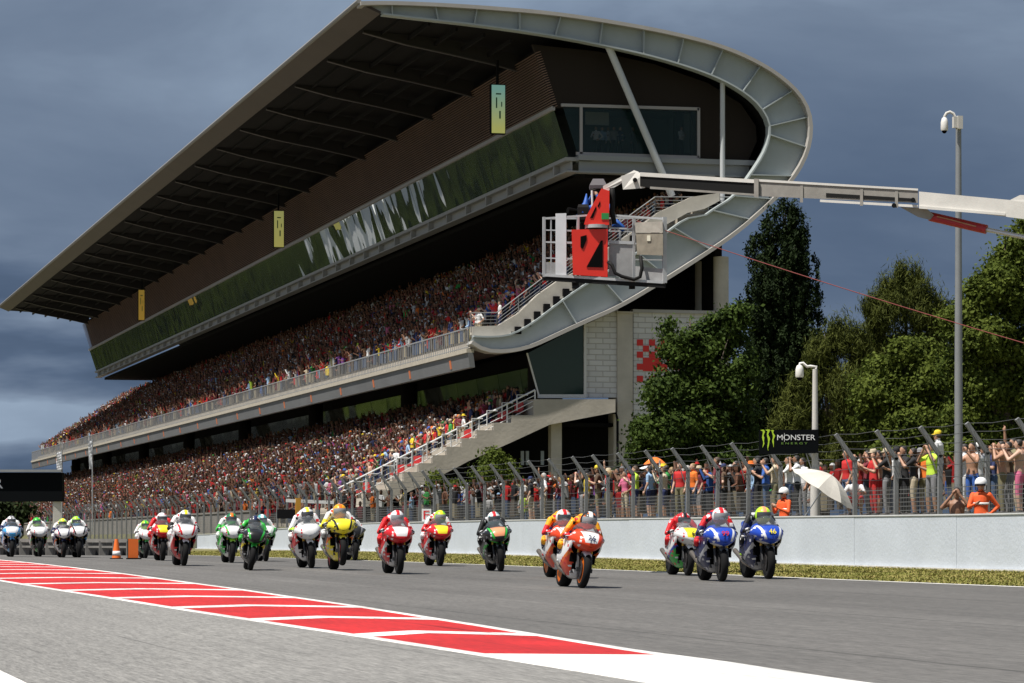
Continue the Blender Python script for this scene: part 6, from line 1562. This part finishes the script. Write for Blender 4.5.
# flag station by the fence: black box sign, orange post
q = at_X(286, 514, 26.2); dd = q.x * ST + q.y * CT; t = thing('flag_station', 'black box sign on an orange post beside the fence', 'sign', (q.x, q.y, .16))
m_ = MB(); m_.prism([at_z(277, 518.5, dd), at_z(296, 518.5, dd), at_z(296, 509.5, dd), at_z(277, 509.5, dd)], right_up(0, 0, -.3)); m_.build('box', M_dark, t)
m_ = MB(); a = at_z(298, 498, dd); m_.box((a.x - .12, a.y - .1, .16), (a.x + .12, a.y + .1, a.z)); m_.build('post', mat('post_orange', (.55, .27, .03), .6), t)
m_ = MB(); m_.beam(at_z(286, 500.5, dd), at_z(334, 502.5, dd), .12, .16); m_.build('bar', mat('bar_white', (.6, .6, .6), .6), t)
# ------------------------------------------------------------------ aerial work platform reaching in from the right
def ZD(px): return 59.0 - max(0, px - 636) * .008
def PC3(px, py, dz=0.0): return at_z(px, py, ZD(px) + dz)
M_cw = mat('crane_white', (.62, .60, .56), .5, var=.14, vscale=1.5); M_cg = mat('crane_grey', (.26, .245, .22), .6, var=.25, vscale=3); M_cred = mat('crane_red', (.68, .025, .012), .45, var=.08, vscale=2); M_cage = mat('cage_grey', (.46, .47, .48), .5, metal=.25, var=.15, vscale=4)
M_rub = mat('hose_black', (.008, .008, .008), .7, spec=.2)
base = PC3(1470, 262); bz = 1.36
ct = thing('aerial_platform', 'white and grey boom crane with a red headed work basket', 'crane', (base.x, base.y, bz))
def quad_boom(name, pts_px, depth, m, parent=ct):
    """closed picture outline given its real depth along the line of sight"""
    mb = MB(); lo = [PC3(x, y, -depth / 2) for x, y in pts_px]; hi = [PC3(x, y, depth / 2) for x, y in pts_px]; n = len(lo)
    mb.add(lo + hi, [tuple(range(n)), tuple(range(n, 2 * n))[::-1]] + [(i, i + n, (i + 1) % n + n, (i + 1) % n) for i in range(n)])
    return mb.build(name, m, parent)
b1 = quad_boom('boom', [(919, 191.5), (1010, 200), (1020, 195), (1100, 196), (1470, 232), (1470, 275), (1100, 236), (1020, 218.5), (919, 206)], .44, M_cw)
quad_boom('boom_edge', [(919, 205.8), (1005, 213.2), (1005, 215.5), (919, 208.5)], .52, M_cw, b1)
b2 = quad_boom('boom_section', [(756, 180), (918, 190), (918, 203), (756, 196)], .36, M_cg)
quad_boom('section_lip', [(756, 179), (918, 188.6), (918, 190.6), (756, 181.4)], .40, M_cw, b2); quad_boom('section_lip', [(820, 199.5), (918, 205), (918, 207.5), (820, 202)], .40, M_cw, b2)
quad_boom('cable_track', [(826, 193), (914, 198.5), (914, 201.5), (826, 197)], .39, M_rub, b2); quad_boom('section_end', [(754, 178.5), (758.5, 178.8), (758.5, 197.5), (754, 197)], .5, M_cg, b2)
b3 = quad_boom('boom_section', [(640, 172.6), (754, 180), (754, 195.5), (650, 188), (640, 186)], .28, M_rub)
quad_boom('section_lip', [(640, 172.2), (754, 179.4), (754, 183.0), (640, 176.2)], .32, M_cw, b3); quad_boom('section_lip', [(650, 186.5), (754, 193.8), (754, 195.8), (650, 188.8)], .31, M_cg, b3)
quad_boom('end_plate', [(621, 176), (636, 172), (645, 173.5), (645, 188), (623, 189.5)], .22, M_cw, b3)
for px, py in ((635, 180), (894, 205.5), (913, 200)):
    m_ = MB(); m_.tube([PC3(px, py, -.3), PC3(px, py, .3)], .045, 10); m_.build('pivot_pin', M_rub, b3 if px < 700 else b2)
for px in (800, 860, 895):
    quad_boom('clamp', [(px, 183 + (px - 756) * .06), (px + 3, 183 + (px - 756) * .06), (px + 3, 200 + (px - 756) * .055), (px, 200 + (px - 756) * .055)], .42, M_cg, b2)
lk = quad_boom('levelling_link', [(603, 186), (634, 170.2), (639, 172), (638, 176), (622, 183), (608, 191), (603, 190)], .12, M_cw)
m_ = MB(); m_.tube([PC3(930, 216.5), PC3(986.5, 229.5)], .085, 16); cy = m_.build('lift_cylinder', mat('cylinder_red', (.35, .015, .02), .4), ct, smooth=True, sharp=50)
m_ = MB(); m_.tube([PC3(986, 229.4), PC3(1150, 263)], .042, 12); m_.build('piston_rod', M_alu, cy, smooth=True, sharp=50)
m_ = MB(); m_.tube([PC3(937, 216.5, -.10), PC3(950, 219.5, -.10), PC3(976, 226.5, -.10)], .012, 6); m_.build('oil_pipe', mat('pipe_copper', (.45, .25, .15), .4, metal=.6), cy)
quad_boom('cylinder_bracket', [(900, 207), (926, 208), (934, 215), (930, 220), (918, 217)], .2, M_cg)
# riser, turntable, carrier beyond the right edge
m_ = MB(); m_.box((base.x - .35, base.y - .35, 3.0), (base.x + .35, base.y + .35, base.z + .2)); m_.build('riser', M_cw, ct)
m_ = MB(); m_.tube([(base.x, base.y, 2.45), (base.x, base.y, 3.0)], 1.1, 24); m_.build('turntable', M_cg, ct, smooth=True, sharp=50)
m_ = MB(); m_.box((base.x - 1.25, base.y - 3.4, 1.95), (base.x + 1.25, base.y + 2.6, 2.45)); m_.build('chassis', M_cg, ct)
m_ = MB(); m_.prism([(base.x - 1.2, base.y - 3.4, 2.45), (base.x - 1.2, base.y - 5.2, 1.95), (base.x - 1.2, base.y - 5.2, 2.9), (base.x - 1.2, base.y - 4.7, 4.0), (base.x - 1.2, base.y - 3.4, 4.1)], (2.4, 0, 0)); m_.build('cab', M_cw, ct)
for dy in (-4.2, -1.0, 1.6):
    for sx in (-1, 1):
        m_ = MB(); m_.lathe([(.30, -.14), (.5, -.14), (.52, 0), (.5, .14), (.30, .14), (.05, .1)], 24, 0, Matrix.Translation((base.x + sx * 1.15, base.y + dy, 1.86)) @ RotY90); m_.build('wheel', M_tyre, ct, smooth=True, sharp=50)
# --- red rotator head
hd = quad_boom('rotator_head', [(601.5, 188.3), (609.5, 191), (609, 225), (584, 224.5), (586, 217)], .30, M_cred)
quad_boom('green_label', [(601.5, 213), (608.8, 213), (608.8, 219.3), (601.5, 219.3)], .33, mat('label_green', (.02, .22, .05), .5), hd)
for q_ in ([(590, 218), (596, 206), (596.5, 209), (593, 218)], [(597.5, 206), (600, 201), (600.3, 204), (598.5, 207.5)]): quad_boom('cutout', q_, .32, M_void, hd)
m_ = MB(); a = PC3(596.5, 228.5); m_.tube([a, a + Vector((0, 0, .065))], .22, 20); m_.build('slew_ring', M_cage, hd, smooth=True, sharp=50)
lp = quad_boom('mast_panel', [(571.5, 229.6), (607.6, 229), (607.6, 277), (573, 274.8)], .26, M_cred)
for q_ in ([(580.5, 236.5), (586.5, 235), (586.5, 240), (583, 249), (580.5, 247)], [(601, 240.5), (602.8, 240.5), (602.8, 267.5), (586.5, 267)]): quad_boom('cutout', q_, .29, M_void, lp)
m_ = MB(); m_.tube([PC3(611.8, 188, -.05), PC3(612.8, 196, -.05), PC3(612, 212, -.05), PC3(614.5, 224, -.02)], .05, 8); m_.build('hose', M_rub, hd, smooth=True)
# --- basket: floor, posts, rails, panels; 2.3 m wide, 1.2 m deep
DB = 1.25
ck_ = MB()
def cage_pt(px, py, back): return PC3(px, py, DB if back else 0)
bl = MB(); fl = [PC3(542, 277.5, 0), PC3(666, 285, 0), PC3(666, 285, DB), PC3(542, 277.5, DB)]
bl.prism([p + Vector((0, 0, -.06)) for p in fl], (0, 0, .13)); bl.beam(PC3(575, 281.5, .1), PC3(575, 281.5, DB - .1), .12, .16); bl.beam(PC3(632, 285, .1), PC3(632, 285, DB - .1), .12, .16); bk_ = bl.build('basket_floor', M_rub, ct)
tl = MB(); tl.beam(PC3(543, 275, 0), PC3(665, 282.5, 0), .04, .05); tl.beam(PC3(543, 275, DB), PC3(665, 282.5, DB), .04, .05); tl.beam(PC3(543, 275, 0), PC3(543, 275, DB), .04, .05); tl.beam(PC3(665, 282.5, 0), PC3(665, 282.5, DB), .04, .05)
tl.build('toe_board', M_cage, bk_)
def cage_rail(px0, y0, px1, y1, back, w=.035): 
    ck_.beam(cage_pt(px0, y0, back), cage_pt(px1, y1, back), w, w)
for back in (0, 1):
    cage_rail(544, 218.5, 600 if not back else 664, 214.5 if not back else 218, back)
    for yy, w in ((230, .022), (242, .03), (258, .022)): cage_rail(544, yy, 600 if not back else 664, yy + 2, back, w)
    for px, w in ((544, .05), (551, .022), (578, .045)) + (((600, .03), (620, .03), (664, .05)) if back else ()): cage_rail(px, 217, px, 277 + (px - 544) * .06, back, w)
for px in (544, 664):
    for yy in (218, 230, 242, 258): ck_.beam(cage_pt(px, yy, 0), cage_pt(px, yy, 1), .03, .03)
cage_rail(609, 215, 664, 219, 0); cage_rail(634, 217, 633.5, 281, 0, .05); cage_rail(664.5, 217, 664.5, 283, 0, .075)
cage_rail(609, 242, 634, 243, 0, .06); cage_rail(609, 228, 634, 229, 0, .03)
ck_.build('cage', M_cage, bk_)
quad_boom('kick_plate', [(609, 243.5), (634, 245), (634, 278), (609, 276)], .02, mat('plate_dull', (.30, .30, .30), .6, var=.2, vscale=5), bk_)
quad_boom('kick_plate', [(634.5, 266), (664, 269), (664, 281.5), (634.5, 279)], .02, mat('plate_dull', (0,)*3), bk_)
quad_boom('kick_plate', [(545, 262), (556, 262.5), (556, 275), (545, 274.2)], .02, mat('plate_dull', (0,)*3), bk_)
quad_boom('side_panel', [(555.5, 213.5), (566.3, 213.2), (566.3, 276), (555.5, 275.4)], .05, mat('panel_white', (.62, .64, .66), .5, var=.1, vscale=3), bk_)
bx = quad_boom('control_box', [(636, 233), (663, 233), (663, 255.5), (637, 254.5)], .30, mat('box_olive', (.25, .22, .17), .7, var=.3, vscale=5))
quad_boom('box_lid', [(635, 222.5), (662.5, 221.5), (663, 232.6), (635.5, 232.4)], .32, mat('box_lid', (.40, .37, .32), .7, var=.25, vscale=5), bx); quad_boom('box_latch', [(647, 235.5), (650.5, 235.5), (650.5, 241), (647, 241)], .34, mat('latch_pale', (.65, .62, .5), .5), bx)
m_ = MB(); m_.tube([PC3(608, 262, -.15), PC3(612, 265, -.2), PC3(615, 273, -.22), PC3(622, 276.5, -.22), PC3(634, 279.5, -.22), PC3(640, 277, -.22), PC3(642, 268, -.2), PC3(640.5, 256, -.15)], .035, 8); m_.build('hose', M_rub, bk_, smooth=True)
# operator, TV camera under a blue cover, red line to the ground
fz = PC3(600, 280, .6)
op = person((fz.x + .02, fz.y + .05, fz.z + .03), -.9, 'blue', 'navy', 'binocular', skin=0, hair=0, head='cap', headcol='black', sleeves=True, scale=1.0, label='camera operator in blue jacket and black cap inside the raised basket')
q = PC3(583, 228, .5); t = thing('television_camera', 'television camera under a blue rain cover in the basket', 'camera', (q.x, q.y, fz.z + .03))
m_ = MB(); m_.tube([(q.x, q.y, fz.z + .03), (q.x, q.y, q.z + .1)], .05, 10); m_.tube([(q.x - .25, q.y - .2, fz.z + .05), (q.x, q.y, q.z - .3), (q.x + .25, q.y - .1, fz.z + .05)], .02, 6); m_.build('pedestal', M_rub, t)
m_ = MB(); c = PC3(582, 215, .5); rows = []
for i, (z, rx, ry) in enumerate(((-.02, .10, .10), (.02, .13, .14), (.08, .12, .14), (.16, .09, .11), (.24, .045, .06), (.40, .012, .015))):
    rows.append([c + Vector((rx * math.cos(a) * (1 + .12 * math.sin(3 * a + i)) + .03 * i * .6, ry * math.sin(a), z + .02 * math.sin(2 * a))) for a in [2 * math.pi * j / 16 for j in range(16)]])
m_.loft(rows); m_.build('rain_cover', mat('cover_blue', (.015, .09, .38), .6), t, smooth=True)
m_ = MB(); c = PC3(583, 211, .5); m_.loft([[c + right_up(s * k, z, d * k * 1.2) for s, d in ((-1, -1), (1, -1), (1, 1), (-1, 1))] for z, k in ((-.22, .09), (-.18, .11), (.06, .11), (.12, .09))]); m_.build('camera_body', M_rub, t)
m_ = MB(); c = PC3(579, 212, .5); m_.tube([c, c + right_up(-.22, .02, .1)], [.05, .065], 14); m_.build('lens', M_void, t)
m_ = MB(); c = PC3(598, 184, .6)
m_.loft([[c + right_up(s * .14 * k, .0 + z, d * .14 * k) for s, d in ((-1, -1), (1, -1), (1, 1), (-1, 1))] for z, k in ((-.1, 1.15), (-.04, 1.2), (.07, .8), (.09, .72))]); m_.tube([c + Vector((0, 0, -.1)), c + Vector((0, 0, -.9))], .02, 6)
m_.build('viewfinder_hood', mat('hood_grey', (.10, .09, .10), .7), t)
m_ = MB(); c0, c1 = PC3(575.5, 214, .3), PC3(574.5, 206, .3); m_.tube([PC3(592.5, 207, .4), PC3(592, 190.5, .4)], .022, 8); m_.build('antenna', M_ink, t)
q = PC3(618, 226, .4); m_ = MB(); m_.loft([[q + right_up(.05 * i - .12, .05 * math.sin(i) + r_ * math.sin(a), r_ * math.cos(a)) for a in [2*math.pi*j/12 for j in range(12)]] for i, r_ in enumerate((.03, .07, .09, .085, .08, .05))])
solo(m_, 'kit_bag', mat('cover_blue', (0,)*3), 'blue cloth bag hung inside the basket beside the red head', 'bag', tuple(q - Vector((0, 0, .1))), smooth=True)
rp = MB(); P0, P1 = PC3(637, 221), PC3(1470, 463)
pts = []
for i in range(25):
    u = i / 24; p = P0.lerp(P1, u); p.z -= .35 * 4 * u * (1 - u) * .5; pts.append(p)
rp.tube(pts, .009, 6); solo(rp, 'safety_rope', mat('rope_red', (.22, .045, .04), .8), 'thin red rope running from the basket down to the right', 'rope', tuple(P1))
# ------------------------------------------------------------------ trees
def leaf_material(name, dark, light, trans=.25):
    m = bpy.data.materials.new(name); m.use_nodes = True; nt = m.node_tree; N, L = nt.nodes, nt.links
    b = N['Principled BSDF']; b.inputs['Roughness'].default_value = .75; b.inputs['Specular IOR Level'].default_value = .12
    g = N.new('ShaderNodeNewGeometry'); tc = N.new('ShaderNodeTexCoord'); n = N.new('ShaderNodeTexNoise'); n.inputs['Scale'].default_value = .9; n.inputs['Detail'].default_value = 3; L.new(tc.outputs['Object'], n.inputs['Vector'])
    a = N.new('ShaderNodeMath'); a.operation = 'MULTIPLY_ADD'; a.inputs[1].default_value = .5; L.new(g.outputs['Random Per Island'], a.inputs[0]); L.new(n.outputs['Fac'], a.inputs[2])
    cr = N.new('ShaderNodeValToRGB'); e = cr.color_ramp.elements; e[0].position = .35; e[0].color = (*dark, 1); e[1].position = 1.05 if False else .98; e[1].color = (*light, 1); L.new(a.outputs[0], cr.inputs[0])
    L.new(cr.outputs[0], b.inputs['Base Color'])
    tr = N.new('ShaderNodeBsdfTranslucent'); L.new(cr.outputs[0], tr.inputs['Color']); mx = N.new('ShaderNodeMixShader'); mx.inputs[0].default_value = trans
    L.new(b.outputs[0], mx.inputs[1]); L.new(tr.outputs[0], mx.inputs[2]); L.new(mx.outputs[0], N['Material Output'].inputs['Surface']); return m
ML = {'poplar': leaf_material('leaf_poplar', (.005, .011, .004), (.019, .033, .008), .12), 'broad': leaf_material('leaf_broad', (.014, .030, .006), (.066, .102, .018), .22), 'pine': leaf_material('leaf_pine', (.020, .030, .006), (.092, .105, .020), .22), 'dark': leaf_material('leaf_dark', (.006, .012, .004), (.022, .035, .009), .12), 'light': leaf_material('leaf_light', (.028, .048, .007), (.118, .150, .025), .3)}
M_bark = mat('bark', (.085, .065, .048), .9, var=.3, vscale=3)
def leaf_cloud(blobs, n, size, style):
    """blobs: (centre, radii) ; leaves spread over and inside each lumpy blob"""
    vol = np.array([np.prod(r) ** (2 / 3) for c, r in blobs]); cnt = (vol / vol.sum() * n).astype(int)
    Vs = []
    for (c, r), k in zip(blobs, cnt):
        # twig tufts inside the blob
        nt = max(6, k // 60)
        d = nrng.normal(size=(nt, 3)); d /= np.linalg.norm(d, axis=1)[:, None]
        rad = nrng.random(nt) ** .45 * (0.80 + .38 * nrng.random(nt))
        tc = np.array(c) + d * rad[:, None] * np.array(r)
        per = max(1, k // nt); ctr = np.repeat(tc, per, 0); m = len(ctr)
        tr = (size * (1.5 + 2.2 * nrng.random(nt))) * (.62 if style == 'poplar' else 1); 
        off = nrng.normal(size=(m, 3)) * np.repeat(tr, per)[:, None] * (np.array((.55, .55, 1.25)) if style in ('poplar', 'pine') else np.array((.9, .9, .6)))
        p = ctr + off
        out = (p - np.array(c)) / np.array(r); out /= (np.linalg.norm(out, axis=1)[:, None] + 1e-6)
        nrm = out + nrng.normal(size=(m, 3)) * .8 + np.array((0, 0, .35)); nrm /= np.linalg.norm(nrm, axis=1)[:, None]
        t = np.cross(nrm, nrng.normal(size=(m, 3))); 
        if style in ('poplar', 'pine'): t = t * .35 + np.array((0, 0, 1.0)) * nrng.choice([1, 1, .6], size=(m, 1)) + out * .35; t -= nrm * (t * nrm).sum(1)[:, None]
        t /= (np.linalg.norm(t, axis=1)[:, None] + 1e-6); bt = np.cross(nrm, t)
        s = size * (.6 + .8 * nrng.random((m, 1))); asp = .22 if style == 'pine' else .5 if style == 'poplar' else .58
        ln = s * (1.7 if style == 'pine' else 1.0)
        Vs.append(np.stack([p - t * ln, p + bt * s * asp, p + t * ln, p - bt * s * asp], 1))
    return np.concatenate(Vs)
def tree(name, label, blobs_px, Z, n, size, style, leaf, foot_px, group=None, spread=.9, jitter=.15):
    blobs = []
    for (px, py, rx, ry) in blobs_px:
        dz = rng.uniform(-1, 1) * rx * Z / F * spread; c = at_z(px, py, Z + dz); blobs.append((tuple(c), (rx * Z / F, rx * Z / F, ry * Z / F)))
    f = at_z(foot_px, 500, Z); gz = 1.36 if f.x > 28.6 else ground_z(f.x, f.y)
    t = thing(name, label, 'tree', (f.x, f.y, gz), group)
    V = leaf_cloud(blobs, n, size, style) - np.array((f.x, f.y, gz)); q = len(V)
    me = bpy.data.meshes.new('crown'); me.from_pydata(V.reshape(-1, 3).tolist(), [], np.arange(4 * q).reshape(-1, 4).tolist()); me.materials.append(ML[leaf]); me.update()
    o = bpy.data.objects.new('crown', me); COL.objects.link(o); o.parent = t
    zt = max(b[0][2] for b in blobs); mb = MB(); h = zt - gz
    mb.tube([(f.x, f.y, gz - .2), (f.x + .05, f.y, gz + h * .35), (f.x + .1, f.y + .1, gz + h * .7), (f.x, f.y, zt)], [.035 * h * .5 + .06, .026 * h * .5 + .04, .012 * h * .5 + .02, .02], 9)
    for c, r in blobs[::2]:
        z0 = gz + h * rng.uniform(.2, .5); z0 = min(z0, c[2] - .2); mb.tube([(f.x + .03, f.y, z0), ((f.x + c[0]) / 2, (f.y + c[1]) / 2, (z0 + c[2]) / 2 + .1), c], [.012 * h * .5 + .02, .03, .012], 6)
    mb.build('trunk', M_bark, t, smooth=True); return t
def column_blobs(profile, cx, n, jx):
    out = []
    ys = [p[0] for p in profile]
    for i in range(n):
        y = ys[0] + (ys[-1] - ys[0]) * (i + rng.random() * .8) / n; hw = np.interp(y, ys, [p[1] for p in profile]); c0 = np.interp(y, ys, [p[2] for p in profile])
        k = rng.uniform(.34, .52); out.append((c0 + rng.uniform(-1, 1) * hw * (1 - k), y + hw * .35, hw * k, hw * k * rng.uniform(1.1, 1.7)))
    return out
tree('poplar_tree', 'tall dark columnar poplar rising above the other trees', column_blobs([(198, 9, 784), (212, 24, 785), (228, 33, 783), (250, 40, 780), (280, 46, 783), (320, 48, 784), (380, 48, 785), (450, 44, 785), (480, 36, 785)], 785, 190, 0), 122, 150000, .07, 'poplar', 'poplar', 785)
tree('broadleaf_tree', 'bushy broadleaf tree left of the poplar in front of the brick wall', [(674, 352, 13, 16), (668, 330, 5, 11), (698, 348, 18, 20), (722, 338, 22, 26), (735, 318, 12, 14), (662, 392, 20, 20), (686, 390, 24, 26), (712, 385, 26, 28), (738, 380, 18, 30), (646, 432, 18, 20), (672, 430, 24, 24), (700, 430, 28, 26), (730, 430, 28, 28), (640, 455, 12, 14), (660, 460, 22, 18), (690, 462, 26, 16), (724, 462, 26, 18)], 116, 70000, .085, 'broad', 'broad', 690)
tree('pine_tree', 'soft olive pine directly right of the poplar', [(858, 345, 14, 20), (825, 350, 16, 18), (842, 338, 15, 16), (833, 332, 6, 10), (820, 372, 20, 22), (800, 400, 20, 26), (845, 390, 22, 26), (858, 365, 14, 22), (790, 430, 22, 20), (822, 430, 24, 24), (852, 432, 22, 24), (800, 462, 22, 16), (836, 462, 24, 16)], 112, 60000, .07, 'pine', 'pine', 825)
tree('pine_tree', 'tall pine with a pointed olive top left of the grey pole', [(875, 308, 14, 14), (938, 312, 12, 16), (890, 292, 14, 14), (922, 295, 14, 14), (905, 285, 13, 20), (900, 272, 5, 10), (916, 275, 5, 10), (890, 312, 20, 18), (922, 315, 20, 20), (875, 330, 12, 10), (935, 330, 10, 14), (880, 350, 22, 22), (912, 352, 24, 24), (938, 360, 14, 20), (868, 385, 18, 18), (900, 390, 24, 22), (890, 425, 26, 20), (925, 400, 20, 22)], 126, 70000, .075, 'pine', 'pine', 905)
tree('broadleaf_tree', 'pale leafy tree in front of the pointed pine', [(885, 372, 18, 14), (905, 350, 12, 12), (872, 395, 18, 18), (905, 392, 22, 20), (928, 380, 16, 18), (880, 425, 22, 18), (912, 428, 24, 20), (938, 420, 18, 22), (925, 355, 14, 12), (900, 455, 30, 14)], 104, 70000, .072, 'broad', 'light', 905)
tree('broadleaf_tree', 'tall broadleaf tree at the right edge', [(1022, 250, 16, 24), (1034, 228, 16, 20), (985, 292, 18, 18), (1008, 265, 18, 18), (963, 318, 16, 16), (1000, 285, 20, 20), (975, 308, 16, 18), (1020, 300, 26, 26), (960, 330, 14, 16), (985, 340, 24, 24), (1018, 350, 26, 28), (958, 370, 16, 20), (990, 390, 28, 26), (1024, 400, 28, 28), (960, 415, 20, 20), (995, 430, 28, 20), (1030, 440, 28, 20), (968, 450, 24, 14), (1045, 330, 26, 40), (1060, 400, 30, 40)], 100, 120000, .072, 'broad', 'light', 1005)
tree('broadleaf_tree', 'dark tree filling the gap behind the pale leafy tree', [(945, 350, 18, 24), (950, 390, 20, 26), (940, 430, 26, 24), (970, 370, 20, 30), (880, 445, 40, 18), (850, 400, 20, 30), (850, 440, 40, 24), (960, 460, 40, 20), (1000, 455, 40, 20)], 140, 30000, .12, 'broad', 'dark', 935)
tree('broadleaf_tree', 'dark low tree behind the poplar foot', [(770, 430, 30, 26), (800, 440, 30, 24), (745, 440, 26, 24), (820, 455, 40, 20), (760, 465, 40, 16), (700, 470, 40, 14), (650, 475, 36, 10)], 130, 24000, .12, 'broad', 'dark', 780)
tree('young_tree', 'young green tree in front of the lower concrete stair', [(492, 458, 11, 10), (486, 474, 12, 12), (503, 472, 12, 14), (492, 492, 16, 12), (510, 490, 10, 12), (500, 505, 18, 10), (478, 500, 8, 10)], 138, 12000, .08, 'broad', 'light', 495)
tree('young_tree', 'thin sapling left of the young green tree', [(437, 478, 4, 10), (435, 492, 6, 10), (438, 505, 8, 8), (458, 492, 7, 10), (455, 505, 9, 8)], 146, 4500, .08, 'broad', 'light', 437)
tree('broadleaf_tree', 'distant dark tree behind the start gantry', [(8, 512, 12, 8), (20, 514, 10, 7), (-8, 508, 14, 12), (2, 520, 16, 8)], 300, 4000, .28, 'broad', 'dark', 4)
finish_labels()
